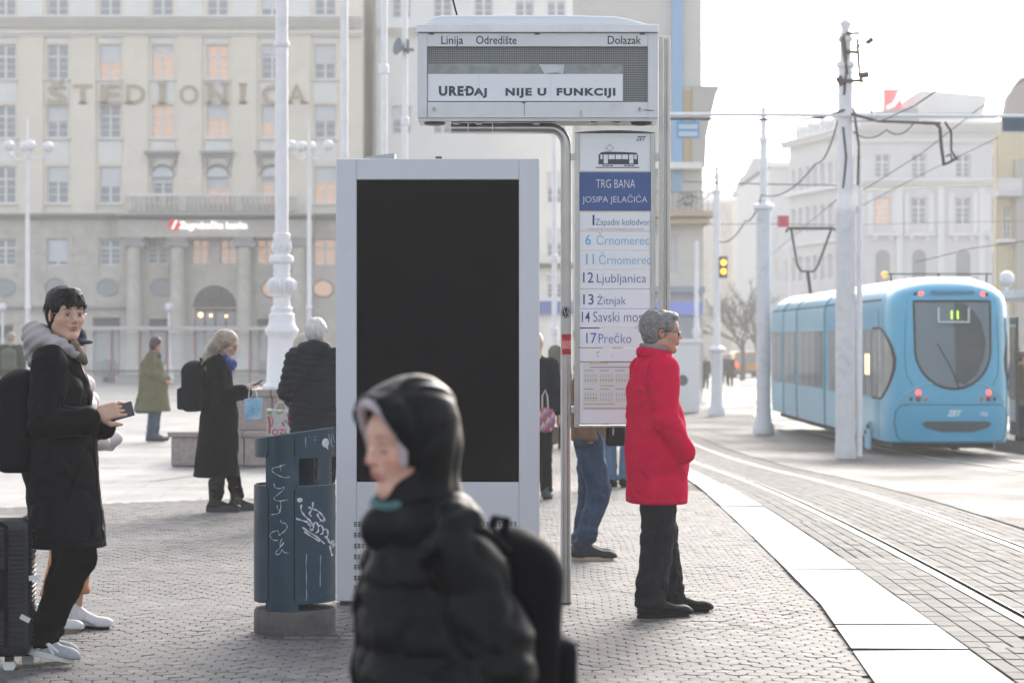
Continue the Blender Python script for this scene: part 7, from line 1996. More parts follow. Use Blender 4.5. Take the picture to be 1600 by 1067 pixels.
# ---- 3. the hooded youngster in front
def hooded():
    d = 5.2; x = WX(665, d); k = 1.50/1.75
    J = dict(head=(0, -.045, 1.605), neck=(0, .02, 1.42), chest=(0, -.005, 1.24), er=(-.225, .13, 1.09), wr=(-.205, -.06, .90), el=(.22, .10, 1.09), wl=(.20, -.06, .90), sr=(-.165, .045, 1.385), sl=(.165, .02, 1.385), hip=(0, .02, .93))
    F = Fig((x, d, 0), R(-68), 'youngster in a black hooded puffer jacket walking past close by, eyes lowered', 1.50, J=J, hy=R(10), hp=R(6), skin=(.62,.36,.28), lip=(.50,.13,.12), young=True, brow=(.28,.17,.12), flush=1.0, fine=True, closed=1.0, eyes=False, hands=[])
    F.hs
    pm = fabric('puffer_black', (.003,.004,.0055), .45, bump=.3, bscale=30, spec=.14)
    F.trousers(fabric('trousers_light', (.55,.57,.62), .8), r=(.10, .075, .065), step=.016)
    F.coat(pm, hem=.80, w=(.19, .19, .18), hemw=.18, depth=.93, puff=.135, pamp=.009, sleeve=(.086, .092, .076), step=.010, wr=.008, seed=31, collar=.05, sh=.066)
    g = F.grid(.009, 1.20*k, 1.56*k, pad=.05); N = F.J['neck']; g.chain([N+np.array([-.075, .02, .0]), N+np.array([-.07, -.05, -.01]), N+np.array([0, -.105, -.02]), N+np.array([.07, -.05, -.01]), N+np.array([.075, .02, .0])], [.055, .052, .050, .052, .055], .03); 0
    nz = noise3(35, 30); g.disp(lambda X, Y, Z: .006*nz(X, Y, Z)); F.add(g, 'jacket_collar', pm)
    ct = next(o for o in F.root.children if o.name.startswith('coat')); sb_ = mat('seam_black', (.0015,.0015,.002), .9, spec=.02)
    zs_ = [.80+.03*i for i in range(18)]; drape(F, ct, [(-.02, -.6, z*k) for z in zs_], [(-.02, 0, z*k) for z in zs_], .004, sb_, 'front_zip'); arm_seam(F, ct, 'r', sb_)
    # hood: thick shell with a face opening
    C, A = F.C, F.A; g = SDF(axis(C[0]-.2, C[0]+.2, .006), axis(C[1]-.22, C[1]+.26, .006), axis(C[2]-.26, C[2]+.2, .006)); g.frame(C, A)
    s = F.hs
    g.ell((0, .012, .036), (.104, .112, .112), 0); g.ell((0, -.062, .062), (.082, .058, .058), .04); g.cap((0, .02, -.04), (0, .02, -.17), .083, .09, .05); g.cap((0, -.02, -.135), (0, .01, -.16), .070, .085, .05)
    g.frame(); nz = noise3(33, 16); n2 = noise3(34, 40); g.disp(lambda X, Y, Z: .007*nz(X, Y, Z)+.003*n2(X, Y, Z)+.006*ridge(n2(X*.6, Y*.6, Z*.6))); g.frame(C, A)
    # quilting seam running back and down, and rim
    [g.chain([(e*.098, -.06, -.03), (e*.107, .03, .03), (e*.085, .10, .065), (0, .126, .07)], [.006]*4, .02, op='cut') for e in (-1, 1)]; [g.chain([(e*.07, -.09, .10), (e*.055, .0, .142), (e*.04, .09, .125)], [.005]*3, .02, op='cut') for e in (-1, 1)]
    g.ell((0, -.105, .012), (.080, .088, .100), .012, 'cut'); g.cap((0, -.12, -.06), (0, -.14, -.10), .060, .05, .02, op='cut'); g.ell((0, .0, .0), (.078, .09, .10), .01, 'cut')
    g.frame(); F.add(g, 'hood', pm)
    # light lining band round the face
    lb = SDF(axis(C[0]-.12, C[0]+.12, .004), axis(C[1]-.18, C[1]+.08, .004), axis(C[2]-.12, C[2]+.16, .004)); lb.frame(C, A); P = []
    for i in range(15):
        a = R(-28)+R(236)*i/14; P.append((.071*math.cos(a), -.052-.040*max(0, math.sin(a)), .010+.088*math.sin(a)))
    lb.chain(P, [.0105]*15, .004); lb.frame(); F.add(lb, 'hood_lining', fabric('lining_mauve', (.44,.38,.41), .9))
    # green scarf under the chin
    g = SDF(axis(C[0]-.13, C[0]+.13, .006), axis(C[1]-.17, C[1]+.08, .006), axis(C[2]-.24, C[2]-.05, .006)); g.frame(C, A); g.chain([(-.06, -.01, -.11), (-.045, -.062, -.122), (0, -.083, -.132), (.045, -.062, -.122), (.06, -.01, -.11)], [.012, .015, .017, .015, .012], .008); g.frame(); nz = noise3(8, 60); g.disp(lambda X, Y, Z: .005*nz(X, Y, Z)); F.add(g, 'scarf', fabric('scarf_teal', (.09,.17,.17), .9))
    # lowered lids
    mb = MB()
    for e in (-1, 1):
        for (dz, w_, y_) in ((-.0045, .0012, -.0885),): mb.tube([tuple(C+A @ (np.array([e*.031+t*.014, y_+.006*t*t, dz-.002*(1-t*t)])*s)) for t in (-1, -.5, 0, .5, 1)], w_, 5)
    mb.build('eyelashes', mat('lash_brown', (.07,.04,.03), .7), F.root)['kind'] = 'stuff'
    for e in 'lr':
        a = F.J['a'+e]; shoe(F.root, (a[0], a[1]+.02, 0), 0, mat('shoe_dark', (.03,.03,.035), .6), SOLE_W, .25)
    c, s_ = math.cos(R(-68)), math.sin(R(-68)); off = Vector((.0*c-.155*s_, .0*s_+.155*c, .74))
    bp = on_back('backpack', (x+off.x-.01, d+off.y-.05, .75), R(-68), 'black backpack on the back of the hooded youngster in front', fabric('bag_black2', (.003,.0035,.006), .65), .30, .44, .13, straps=[[(-.11, 0, .40), (-.14, -.09, .45), (-.14, -.2, .38)], [(.11, 0, .40), (.14, -.09, .45), (.14, -.2, .38)]], step=.01)
    mb = MB(); mb.tube([(-.1, .17, .15), (-.11, .19, .13), (-.105, .20, .09)], .004, 6); mb.build('zip_pull', M['steel'], bp)
hooded()

# ---- 4. man in the red jacket
def red_man():
    d = 13.95; x = WX(1026, d); k = 1.755/1.75
    J = dict(al=(.115, -.115, .09), ar=(-.10, .07, .09), kl=(.105, -.055, .49), kr=(-.10, .02, .49), head=(0, -.035, 1.635), neck=(0, .02, 1.455), chest=(0, .03, 1.29), waist=(0, .0, 1.08), hip=(0, .0, .95),
             er=(-.255, .03, 1.14), wr=(-.225, -.105, .94), el=(.245, .03, 1.14), wl=(.20, -.14, .95))
    F = Fig((x, d, 0), R(104), 'grey haired man in a bright red jacket and black rimmed glasses at the stop', 1.755, J=J, hy=R(-10), hp=R(2), skin=(.52,.29,.215), lip=(.38,.14,.12), brow=(.12,.10,.09), fine=True, stubble=.15, flush=.6, hands=[])
    tm = mat('corduroy_grey', (.018,.015,.020), .9, var=.25, vscale=20, bump=.35, bscale=120, spec=.1)
    F.trousers(tm, r=(.108, .098, .090), hem=.065, seed=12, wr=.011, step=.011)
    rm = fabric('jacket_red', (.62,.004,.055), .75, var=.06, bump=.12, bscale=120)
    F.coat(rm, hem=.655, w=(.215, .215, .235), hemw=.238, depth=.72, seed=17, wr=.0055, sleeve=(.092, .080, .066), sh=.084, step=.0095, collar=.045)
    C = F.J['neck']; g = F.grid(.007, 1.38*k, 1.62*k); n = 14
    P = [C+np.array([.088*math.sin(a), -.004-.082*math.cos(a), .028+.030*(1-math.cos(a))/2]) for a in [6.2832*i/n for i in range(n)]]; P.append(P[0])
    g.chain(P, [.018]*(n+1), .012, sc=(1, 1, 1)); g.chain([p+np.array([0, 0, .022]) for p in P], [.014]*(n+1), .02); F.add(g, 'jacket_collar', rm)
    g = F.grid(.007, 1.40*k, 1.64*k); g.chain([p*np.array([1, 1, 1])+np.array([-(p[0]-C[0])*.14, -(p[1]-C[1])*.14, .048]) for p in P], [.012]*(n+1), .012); F.add(g, 'shirt_collar', fabric('collar_grey', (.23,.235,.25), .9))
    sm_ = mat('seam_red', (.30,.006,.025), .8); ct = next(o for o in F.root.children if o.name.startswith('coat'))
    hem_seam(F, ct, .685*k, sm_, r=.0016); arm_seam(F, ct, 'r', sm_); hem_seam(F, ct, 1.495*k, sm_, r=.002, c=(0, .01), name='collar_seam')
    zs_ = [.68+.03*i for i in range(24)]; drape(F, ct, [(-.01, -.6, z*k) for z in zs_], [(-.01, 0, z*k) for z in zs_], .004, mat('zip_dark', (.06,.005,.01), .6), 'front_zip')
    drape(F, ct, [(-.6, -.135+.012*i, (.80+.014*i)*k) for i in range(9)], [(0, -.135+.012*i, (.80+.014*i)*k) for i in range(9)], .003, sm_, 'pocket_welt')
    drape(F, ct, [(-.3+.03*i, .6, 1.30*k) for i in range(18)], [(-.3+.03*i, 0, 1.30*k) for i in range(18)], .002, sm_, 'yoke_seam')
    mb = MB()
    for (z_, r_) in ((1.22, .0885), (1.155, .084)):
        t = (F.J['sr'][2]-z_*k)/(F.J['sr'][2]-F.J['er'][2]); c_ = F.J['sr']+(F.J['er']-F.J['sr'])*t
        mb.tube([(c_[0]+r_*math.cos(a), c_[1]+r_*math.sin(a), c_[2]+.004*math.sin(2*a)) for a in [math.pi*.5+math.pi*1.0*i/16 for i in range(17)]], .0016, 4)
    mb.build('sleeve_seam', sm_, F.root)
    def ex(g, s):
        g.ell((0, .055*s, .05*s), (.078*s, .075*s, .070*s), .03); g.ell((0, -.045*s, .093*s), (.060*s, .045*s, .028*s), .02); g.ell((0, .088*s, -.005*s), (.060*s, .032*s, .055*s), .02)
    hair_cap(F, HAIR_GREY, grow=.010, extra=ex, seed=9, amp=.0052, freq=(95, 150))
    def st(i, rr):
        th = rr.uniform(0, 6.28); ph = rr.uniform(.0, 1.9); n_ = np.array([math.sin(ph)*math.sin(th), math.sin(ph)*math.cos(th), math.cos(ph)]); p = np.array([0, .025, .035])+n_*np.array([.080, .100, .090])
        if p[1] < -.045 and p[2] < .07: p = np.array([0, .04, .12]); n_ = np.array([0, 0, 1.])
        if abs(p[0]) > .06 and p[1] < .03 and p[2] < .03: p[1] += .06
        return (p, n_*.5+np.array([0, .55 if p[1] > -.02 else -.5, -.25 if ph > .8 else .15]), rr.uniform(.015, .036), (0, 0, -.2))
    tufts(F, mat('hair_grey_light', (.30,.285,.275), .5), 420, st, w=.0012)
    glasses(F, mat('rim_black', (.012,.012,.014), .35), r=.0235, hgt=.0145, wire=.0021, round_=False)
    bs_ = mat('shoe_black', (.006,.0065,.008), .6, bump=.3, spec=.12)
    for e in 'lr':
        a = F.J['a'+e]; sh_ = shoe(F.root, (a[0], a[1]-.0, 0), R(-4 if e == 'l' else 6), bs_, SOLE_B, .30, thick=.028); lc = MB()
        for j in range(4): lc.tube([(-.030, -.065+.026*j, .073+.012*j), (0, -.078+.026*j, .089+.013*j), (.030, -.065+.026*j, .073+.012*j)], .0035, 5)
        lc.build('laces', SOLE_B, sh_); lc = MB(); lc.tube([(-.05, -.20, .04), (-.052, -.08, .062), (-.05, .03, .058)], .003, 5); lc.build('welt_line', SOLE_B, sh_)
    return F
red_man()

# ---- 5. the man in jeans hidden by the route sign
def jeans_man():
    d = 17.6; x = WX(922, d)
    J = dict(al=(.09, .08, .09), ar=(-.11, .05, .09), kl=(.10, .01, .49), kr=(-.09, -.08, .50), hip=(0, .02, .93))
    F = Fig((x, d, 0), R(82), 'man in dark blue jeans and brown jacket standing behind the route sign, seen below it', 1.72, J=J, hands=[])
    jm = mat('denim_blue', (.014,.038,.085), .85, var=.3, vscale=9, bump=.3, bscale=150, dirt=(.03,.065,.13), dscale=5, damount=.5)
    F.trousers(jm, r=(.112, .088, .072), hem=.10, seed=41, wr=.012)
    F.coat(fabric('jacket_brown', (.16,.105,.07), .8), hem=.88, w=(.19, .185, .18), hemw=.18, step=.014)
    hair_cap(F, HAIR_BLACK, step=.008)
    sm_ = mat('shoe_slate', (.022,.03,.036), .6, spec=.2)
    for e in 'lr':
        a = F.J['a'+e]; s_ = shoe(F.root, (a[0], a[1]-.0, 0), 0, sm_, SOLE_T, .29, thick=.03)
        lc = MB()
        for j in range(4): lc.tube([(-.03, -.05+.03*j, .078+.012*j), (0, -.06+.03*j, .096+.013*j), (.03, -.05+.03*j, .078+.012*j)], .004, 5)
        lc.build('laces', mat('lace_tan', (.35,.22,.10), .8), s_)
    bg_ = empty('shoulder_bag', (WX(962, 17.2), 17.2, .84), 0, 'small black shoulder bag with a zip, hanging beside the jeans man', 'bag'); mb = MB(); mb.box(-.07, .07, -.03, .05, .0, .16); mb.build('bag_body', M['black'], bg_, bevel=.02)
    mb = MB(); mb.tube([(-.02, -.035, .08), (-.017, -.037, .13)], .006, 6); mb.build('zip_pull', M['steel'], bg_)
    mb = MB(); mb.tube([(-.06, 0, .15), (-.05, .02, .4), (-.03, .03, .6)], .01, 6); mb.build('strap', M['black'], bg_)
jeans_man()
def blue_legs():
    d = 27.; x = WX(966, d)
    F = Fig((x, d, gz(x, d)), R(170), 'person in pale blue jeans, almost hidden between the jeans man and the red jacket', 1.70, J=dict(al=(.07, .03, .09), ar=(-.07, .03, .09)))
    F.trousers(mat('denim_pale', (.06,.13,.22), .85, var=.2), step=.018); F.coat(F_BLACK2, hem=.80, step=.02)
    for e in 'lr': a = F.J['a'+e]; shoe(F.root, (a[0], a[1], 0), 0, M['black'], SOLE_B, .27)
blue_legs()

# ---- 6. woman looking down at her phone
def phone_woman():
    d = 22.4; x = WX(344, d)
    J = dict(head=(0, -.075, 1.615), neck=(0, .02, 1.44), chest=(0, .03, 1.27), er=(-.23, -.03, 1.12), wr=(-.14, -.24, 1.17), el=(.23, -.03, 1.12), wl=(.08, -.26, 1.15), al=(.11, -.16, .12), ar=(-.10, .02, .12), kl=(.11, -.08, .5), kr=(-.10, -.0, .49))
    k = 1.68/1.75; hA = np.array(Matrix.Rotation(R(-80), 3, 'Z') @ Matrix.Rotation(R(-30), 3, 'Y')); hC = np.array([-.12, -.27, 1.20])*k
    F = Fig((x, d, 0), R(90), 'blond woman in a long black coat and chunky boots, bent over her phone', 1.68, J=J, hy=R(-8), hp=R(24), female=True, skin=(.56,.35,.27), fine=True, hands=[(tuple(hC), hA, dict(s=.92, curl=.5, side=-1))])
    F.trousers(F_TROU, r=(.10, .075, .064), hem=.12, step=.015)
    F.coat(F_BLACK2, hem=.34, w=(.20, .185, .215), hemw=.275, depth=.82, seed=51, wr=.007, sleeve=(.092, .082, .066), step=.013, sh=.085, lean=(0, .03))
    hm = mat('hair_ash_blond', (.30,.24,.185), .5, var=.5, vscale=60, bump=.9, bscale=90, stretch=(1, .5, .3), dirt=(.09,.065,.05), dscale=9, damount=.8)
    C, A = F.C, F.A; g = SDF(axis(C[0]-.17, C[0]+.17, .008), axis(C[1]-.18, C[1]+.36, .008), axis(C[2]-.28, C[2]+.17, .008)); g.frame(C, A); g.ell((0, .022, .036), (.084, .103, .093), 0); g.frame()
    for e in (-1, 1): g.chain([C+np.array([e*.06, .04, .05]), C+np.array([e*.085, .12, -.03]), C+np.array([e*.085, .17, -.12]), C+np.array([e*.08, .20, -.22])], [.055, .052, .045, .022], .04)
    g.chain([C+np.array([0, .06, .05]), C+np.array([0, .14, -.06]), C+np.array([0, .19, -.17])], [.08, .07, .035], .05)
    nz = noise3(61, 90); n2 = noise3(62, 45); g.disp(lambda X, Y, Z: .005*nz(X, Y*.4, Z*.4)+.004*n2(X, Y*.5, Z*.5)); g.frame(C, A); g.ell((0, -.10, -.05), (.085, .085, .095), .02, 'cut'); g.frame(); F.add(g, 'hair', hm)
    rr = random.Random(9); mb = MB()
    for i in range(380):
        e = rr.uniform(-.105, .105); t = rr.uniform(0, .06); mb.tube([(C[0]+e*.8, C[1]+.0+t, C[2]+.128-t*.2-abs(e)*.45), (C[0]+e*1.15, C[1]+.115+t*.3, C[2]+.02-t*.5), (C[0]+e*1.15, C[1]+.20+t*.5, C[2]-.11-t), (C[0]+e*1.1, C[1]+.225+t, C[2]-.22-t)], [.0025, .0028, .0022, .0006], 3, cap=False)
    mb.build('hair_strands', hm, F.root, smooth=True)['kind'] = 'stuff'
    g = F.grid(.008, 1.36*k, 1.6*k); N = F.J['neck']; g.chain([N+np.array([-.09, .02, .03]), N+np.array([-.08, -.07, .02]), N+np.array([0, -.12, -.01]), N+np.array([.08, -.07, .02]), N+np.array([.09, .02, .03])], [.045, .048, .05, .048, .045], .03); g.cap(N+np.array([-.04, -.11, -.02]), N+np.array([-.04, -.14, -.12]), .04, .03, .02)
    nz = noise3(66, 50); g.disp(lambda X, Y, Z: .007*nz(X, Y, Z)); F.add(g, 'scarf', mat('scarf_blue', (.015,.04,.20), .85, var=.6, vscale=45, bump=.5))
    glasses(F, M['dark_metal'], wire=.0016)
    bm = mat('boot_black', (.006,.0065,.008), .4, bump=.3, spec=.25)
    for e in 'lr':
        a = F.J['a'+e]; b = shoe(F.root, (a[0], a[1]+.02, 0), R(0 if e == 'r' else 14), bm, mat('sole_grey', (.03,.03,.035), .6), .29, name='boot', high=.16, thick=.065)
        for z_ in (.13, .18, .23): q = MB(); q.box(-.062, -.05, -.0, .045, z_, z_+.022) if False else q.tube([(-.05*math.cos(t), .045-.055*math.sin(t), z_) for t in [i*.4-.2 for i in range(8)]], .007, 5); q.build('buckle_strap', M['steel'] if e == 'l' else bm, b)
    hw = Matrix.Rotation(R(90), 3, 'Z') @ Vector(hC+hA @ np.array([.085, -.01, -.014])); ph = empty('phone', (x+hw.x, d+hw.y, hw.z), 0, 'black phone held up by the woman in the long black coat', 'phone'); ph.rotation_euler = (0, R(-32), 0)
    mb = MB(); mb.box(-.07, .08, -.037, .037, -.005, .005); mb.build('phone_body', M['black'], ph, bevel=.003)
    on_back('backpack', (x-.145, d-.03, .93), R(90), 'dark navy backpack on the back of the woman with the phone', fabric('bag_navy', (.007,.010,.018), .7), .32, .47, .20, straps=[[(-.12, 0, .42), (-.12, -.08, .49), (-.13, -.2, .44), (-.13, -.27, .3)]], step=.014)
    sb = empty('small_shopping_bag', (WX(397, 22.2), 22.1, WZ(655, 22.2)), R(4), 'small blue picture shopping bag on the arm of the woman with the phone', 'shopping bag')
    mb = MB(); mb.prism([(-.08, 0), (.075, .01), (.083, .20), (-.075, .19)], 'y', -.03, .03); mb.build('bag_body', mat('bag_sky', (.22,.45,.62), .5, var=.35, vscale=14, dirt=(.70,.70,.68), dscale=9, damount=1.0), sb)
    mb = MB(); mb.tube([(-.04, 0, .19), (-.03, 0, .30), (.02, 0, .30), (.04, 0, .2)], .004, 5); mb.build('handle', M['wframe'], sb)
phone_woman()

# ---- 7. white haired woman in the quilted jacket, back to the camera
def quilted():
    d = 21.2; x = WX(494, d)
    J = dict(er=(-.25, -.04, 1.15), el=(.26, -.02, 1.13), wr=(-.2, -.2, 1.0), wl=(.22, -.18, 1.0), head=(0, -.02, 1.635))
    F = Fig((x, d, 0), R(172), 'white haired person in a dark quilted coat seen from behind, by the kiosk', 1.77, J=J)
    F.trousers(F_TROU, step=.018)
    qm = fabric('quilt_slate', (.008,.014,.022), .5, var=.1, bump=.15)
    F.coat(qm, hem=.62, w=(.215, .20, .22), hemw=.225, depth=.72, puff=.062, pamp=.008, wr=.003, sleeve=(.092, .082, .066), step=.0095, sh=.088)
    N = F.J['neck']; g = F.grid(.009, 1.42, 1.72); g.chain([N+np.array([-.10, -.03, .02]), N+np.array([-.085, .06, .04]), N+np.array([0, .10, .05]), N+np.array([.085, .06, .04]), N+np.array([.10, -.03, .02])], [.05, .062, .07, .062, .05], .04); nz = noise3(71, 30); g.disp(lambda X, Y, Z: .007*nz(X, Y, Z*1.6)); F.add(g, 'hood', qm)
    def ex(g, s): g.ell((0, .045*s, .03*s), (.088*s, .088*s, .092*s), .03)
    hm = mat('hair_white', (.55,.54,.53), .5, var=.25, vscale=40, bump=.8, bscale=70, stretch=(1, 1, .3)); hair_cap(F, hm, grow=.016, extra=ex, amp=.005, freq=(70, 120))
    def st(i, rr):
        th = rr.uniform(0, 6.28); ph = rr.uniform(.2, 1.9); n_ = np.array([math.sin(ph)*math.sin(th), abs(math.sin(ph)*math.cos(th)), math.cos(ph)]); p = np.array([0, .035, .03])+n_*np.array([.090, .098, .094]); return (p, n_*.35+np.array([rr.gauss(0, .3), 0, -.7]), rr.uniform(.02, .04), (0, 0, 0))
    tufts(F, hm, 220, st, w=.0022)
    for e in 'lr': a = F.J['a'+e]; shoe(F.root, (a[0], a[1], 0), 0, M['black'], SOLE_B, .27)
    mb = MB(); mb.tube([(-.10, .13, 1.45), (0, .165, 1.33), (.10, .168, 1.20), (.2, .12, 1.06)], .011, 6); mb.build('bag_strap', F_BLACK, F.root, smooth=True)
quilted()
# ---- 8. person in the beige coat with the printed shopping bag
def beige():
    d = 23.4; x = WX(478, d)
    F = Fig((x, d, 0), R(150), 'person in a pale beige hooded coat, half hidden behind the quilted coat', 1.62, J=dict(er=(-.24, -.0, 1.13), el=(.25, .03, 1.10), wl=(.30, -.13, .93), wr=(-.2, -.2, .98)), female=True)
    bm = fabric('coat_beige', (.50,.45,.39), .8); F.trousers(F_TROU, step=.02); F.coat(bm, hem=.55, w=(.20, .185, .205), hemw=.22, step=.014)
    C = F.C; g = SDF(axis(C[0]-.16, C[0]+.16, .01), axis(C[1]-.17, C[1]+.18, .01), axis(C[2]-.2, C[2]+.17, .01)); g.ell(C+np.array([0, .02, .03]), (.112, .13, .12), 0); g.cap(C+np.array([0, .04, -.04]), C+np.array([0, .04, -.16]), .10, .115, .04); nz = noise3(81, 30); g.disp(lambda X, Y, Z: .006*nz(X, Y, Z)); g.ell(C+np.array([0, -.13, 0]), (.08, .09, .1), .02, 'cut'); F.add(g, 'hood', bm)
    for e in 'lr': a = F.J['a'+e]; shoe(F.root, (a[0], a[1], 0), 0, M['black'], SOLE_B, .26)
    sb = empty('shopping_bag', (WX(441, 22.9), 22.7, WZ(682, 22.9)), R(-5), 'white shopping bag printed with red and green, standing out above the litter bin', 'shopping bag')
    mb = MB(); mb.prism([(-.12, 0), (.12, 0), (.135, .25), (-.125, .265)], 'y', -.05, .05); b = mb.build('bag_body', mat('bag_white', (.68,.66,.64), .5, bump=.3, bscale=9), sb)
    rd, gn = mat('print_red', (.60,.02,.05), .5), mat('print_green', (.22,.42,.08), .5)
    text_obj('OZI', 'bag_lettering', .08, rd, b, (-.07, -.052, .025), extrude=.0005, offset=.002)
    for (pts, m_, w_) in (([(-.10, .20), (-.085, .12), (-.095, .04)], rd, .009), ([(.09, .23), (.10, .17), (.095, .12)], rd, .017), ([(-.075, .21), (-.06, .15), (-.07, .1)], rd, .005), ([(.03, .15), (.045, .11)], rd, .008), ([(-.11, .235), (-.07, .24)], gn, .014), ([(-.03, .25), (.0, .225), (.04, .25)], gn, .008), ([(-.105, .03), (-.105, .0)], gn, .008), ([(.07, .14), (.055, .17)], gn, .007)):
        q = MB(); q.tube([(a, -.051, z) for a, z in pts], w_, 6); q.build('bag_print', m_, b, smooth=True)
    mb = MB(); mb.tube([(-.06, 0, .255), (-.02, .01, .33), (.03, .01, .33), (.06, 0, .255)], .006, 5); mb.build('handle', mat('bag_handle', (.6,.58,.56), .6), sb)
beige()
# ---- 9. olive coated woman farther back
def olive():
    d = 38.; x = WX(241, d)
    J = dict(head=(0, -.04, 1.62), neck=(0, .03, 1.43), er=(-.22, .0, 1.13), wr=(-.12, -.2, 1.02), el=(.22, .0, 1.13), wl=(.1, -.2, 1.02), al=(.08, .02, .09), ar=(-.07, .05, .09), chest=(0, .04, 1.27))
    F = Fig((x, d, 0), R(84), 'stout woman in a wide olive green coat and jeans, alone on the square', 1.64, J=J, hp=R(10), female=True, skin=(.5,.3,.24), build=1.1)
    F.trousers(mat('denim_mid', (.035,.065,.12), .85, var=.2), r=(.11, .085, .075), step=.015)
    F.coat(fabric('coat_olive', (.135,.130,.075), .9), hem=.50, w=(.20, .20, .23), hemw=.30, depth=.95, seed=91, wr=.008, sleeve=(.095, .085, .07), step=.014, sh=.085, lean=(0, .02))
    hair_cap(F, mat('hair_plum', (.05,.02,.028), .5, bump=.5, bscale=60), grow=.018, step=.008, extra=lambda g, s: g.ell((0, .04, -.03), (.088, .075, .09), .03), cutf=lambda g, s: None)
    N = F.J['neck']; g = F.grid(.012, 1.25, 1.6); g.chain([N+np.array([-.08, 0, .02]), N+np.array([0, -.09, 0]), N+np.array([.08, 0, .02])], [.045]*3, .03); F.add(g, 'scarf', fabric('scarf_green', (.05,.11,.09), .9))
    for e in 'lr': a = F.J['a'+e]; shoe(F.root, (a[0], a[1], 0), 0, mat('shoe_navy', (.02,.04,.06), .6), SOLE_B, .28)
    hb = empty('handbag', (WX(218, 37.8), 37.9, .44), 0, 'dark handbag hanging behind the olive coated woman', 'handbag'); mb = MB(); mb.prism([(-.08, 0), (.13, 0), (.10, .24), (-.05, .24)], 'y', -.06, .06); mb.build('bag_body', fabric('handbag_dark', (.02,.025,.03), .6), hb, bevel=.02); mb = MB(); mb.tube([(-.03, 0, .23), (.02, 0, .42), (.08, 0, .23)], .012, 6); mb.build('handle', MATS['handbag_dark'], hb)
olive()
# ---- 10. man in green with a backpack at the left edge, from behind
def green_man():
    d = 50.; x = WX(17, d)
    F = Fig((x, d, 0), R(180), 'man in a dark green parka walking away at the left edge, wearing a backpack', 1.74)
    F.trousers(fabric('trousers_slate', (.05,.065,.08), .85), step=.02); F.coat(fabric('parka_green', (.035,.055,.045), .85), hem=.74, w=(.21, .20, .205), hemw=.21, step=.016, sleeve=(.095, .085, .07))
    hair_cap(F, mat('hair_beige', (.30,.25,.20), .7), step=.009)
    for e in 'lr': a = F.J['a'+e]; shoe(F.root, (a[0], a[1], 0), 0, M['black'], SOLE_B, .28)
    on_back('backpack', (x, d-.14, .97), R(180), 'olive grey backpack on the man in the green parka', fabric('bag_olive', (.10,.11,.085), .8), .32, .44, .14, step=.018)
green_man()
# ---- 11. blond woman at the right edge of the kiosk with the patterned bag
def kiosk_woman():
    d = 24.4; x = WX(836, d)
    F = Fig((x, d, gz(x, d)), R(172), 'blond woman in a black coat, half hidden behind the tall display kiosk', 1.68, J=dict(ar=(-.12, -.0, .09), al=(.09, .1, .10), wr=(-.24, -.02, .92)), female=True)
    F.trousers(F_TROU, step=.018); F.coat(fabric('coat_navy', (.008,.013,.02), .85), hem=.78, w=(.20, .185, .20), hemw=.21, step=.014)
    hair_cap(F, mat('hair_blond', (.45,.35,.22), .5, bump=.6, bscale=60), grow=.016, step=.008, extra=lambda g, s: g.cap((0, .06, 0), (0, .10, -.14), .09, .07, .03), cutf=lambda g, s: None)
    for e in 'lr': a = F.J['a'+e]; shoe(F.root, (a[0], a[1], 0), 0, mat('shoe_teal', (.02,.05,.06), .5), SOLE_B, .27)
    pb_ = empty('patterned_bag', (WX(852, 24.1), 24.1, WZ(675, 24.1)), R(5), 'shoulder bag with a pink blue and white diamond pattern at the kiosk edge', 'handbag')
    cols_ = [(.50,.06,.12), (.55,.45,.42), (.12,.22,.35), (.35,.08,.10), (.5,.25,.3)]; ms = [mat('patch_%s' % n_, c_, .7) for n_, c_ in zip(('pink', 'cream', 'blue', 'red', 'rose'), cols_)]
    mb = MB(); mb.ell = None
    for i in range(-4, 5):
        for j in range(0, 8):
            cx_, cz_ = i*.026+(.013 if j % 2 else 0), .03+j*.026
            if (cx_/.10)**2+((cz_-.12)/.125)**2 > 1: continue
            yv = -.055*math.sqrt(max(0, 1-(cx_/.11)**2-((cz_-.12)/.14)**2))-.004; mb.cur = (i*3+j*2) % 5; mb.poly([(cx_-.0135, yv, cz_), (cx_, yv, cz_-.027), (cx_+.0135, yv, cz_), (cx_, yv, cz_+.027)])
    mb.build('patchwork', ms, pb_)['kind'] = 'stuff'
    q = MB(); q.ball((0, 0, .12), .115, 16, 12, sc=(.9, .45, 1.1)); q.build('bag_body', ms[3], pb_, smooth=True)
    q = MB(); q.tube([(-.03, 0, .23), (-.03, 0, .36), (.0, 0, .42), (.02, 0, .36), (.03, 0, .23)], .008, 6); q.build('handle', ms[1], pb_)
    pg = empty('paper_bag', (WX(856, 24.6), 24.6, WZ(697, 24.6)), 0, 'brown paper bag carried below the patterned shoulder bag', 'paper bag'); q = MB(); q.prism([(-.12, .02), (.0, 0), (.10, .03), (.11, .20), (-.11, .20)], 'y', -.06, .06); q.build('bag_body', mat('paper_brown', (.26,.20,.15), .8, bump=.4, bscale=12), pg)
kiosk_woman()
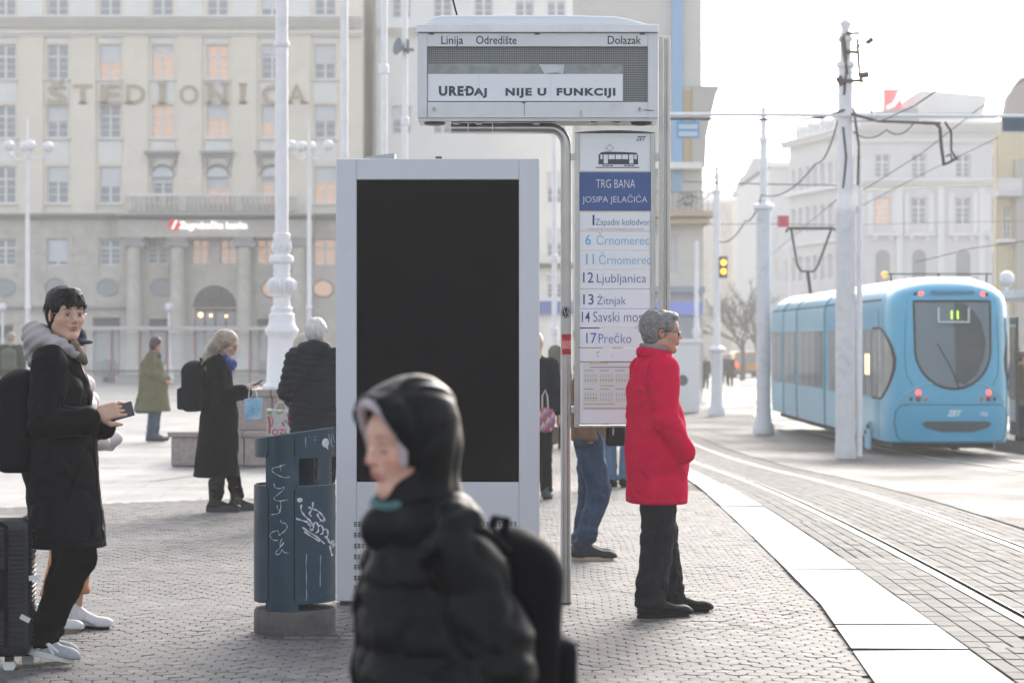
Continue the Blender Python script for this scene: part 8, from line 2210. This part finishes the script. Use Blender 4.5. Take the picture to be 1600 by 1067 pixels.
# ---- 12. person in a khaki hooded puffer, farther back
def khaki():
    d = 38.; x = WX(868, d)
    F = Fig((x, d, gz(x, d)), R(180), 'person in a khaki hooded puffer coat, between the kiosk and the sign post', 1.60)
    km = fabric('puffer_khaki', (.12,.115,.095), .7); F.trousers(F_TROU, step=.02); F.coat(km, hem=.62, w=(.21, .20, .205), hemw=.21, puff=.10, pamp=.010, step=.015)
    C = F.C; g = SDF(axis(C[0]-.17, C[0]+.17, .012), axis(C[1]-.17, C[1]+.2, .012), axis(C[2]-.2, C[2]+.17, .012)); g.ell(C+np.array([0, .02, .02]), (.118, .135, .125), 0); g.cap(C+np.array([0, .04, -.04]), C+np.array([0, .04, -.15]), .10, .12, .04); F.add(g, 'hood', km)
    for e in 'lr': a = F.J['a'+e]; shoe(F.root, (a[0], a[1], 0), 0, M['black'], SOLE_B, .27)
khaki()
# ---- 13. people by the open tram door at the right edge
def door_people():
    for (px, d, H, lab, cc, yaw, tc) in ((1597, 46.5, 1.72, 'person in a tan brown coat at the right edge, next to the tram door', (.20,.145,.10), 100, (.02,.03,.05)), (1588, 52, 1.78, 'person in a bright blue jacket boarding, behind the tan coat', (.03,.12,.34), 60, (.25,.27,.3))):
        x = WX(px, d); F = Fig((x, d, -.36), R(yaw), lab, H); F.trousers(fabric('trousers_t%d' % int(yaw), tc, .85), step=.022); F.coat(fabric('coat_t%d' % int(yaw), cc, .85), hem=.70, w=(.20, .19, .20), hemw=.21, step=.017); hair_cap(F, mat('hair_brown', (.08,.05,.035), .6), step=.01)
        for e in 'lr': a = F.J['a'+e]; shoe(F.root, (a[0], a[1], 0), 0, M['black'], SOLE_B, .28)
door_people()
# ---- 14. distant walkers down the street, small: low detail figures
FAR = 'pedestrians far down the street'
for (px, d, H, lab, yaw) in ((1141, 128, 1.75, 'darkest distant walker just left of the yellow van', 170), (1103, 120, 1.7, 'distant walker in dark blue between the kiosk and the third pole', 150), (1133, 135, 1.72, 'distant walker beside the third pole, nearly hidden by it', 190)):
    x = WX(px, d); F = Fig((x, d, gz(x, d)), R(yaw), lab, H, group=FAR); F.trousers(F_TROU, step=.03); F.coat(fabric('far_coat', (.03,.035,.05), .85), hem=.72, step=.024)
# ------------------------------------------------------------------ HAZE
mb = MB(); mb.box(-96, 96, -7, 325, -2.6, 30)
hz = mb.build('haze', None or bpy.data.materials.new('haze')); hz['kind'] = 'stuff'
m = hz.data.materials[0]; m.use_nodes = True; n = m.node_tree.nodes; n.clear()
out = n.new('ShaderNodeOutputMaterial'); pv = n.new('ShaderNodeVolumePrincipled')
pv.inputs['Color'].default_value = (1.0, .975, .94, 1); pv.inputs['Density'].default_value = .0017; pv.inputs['Anisotropy'].default_value = .0
m.node_tree.links.new(pv.outputs[0], out.inputs['Volume'])
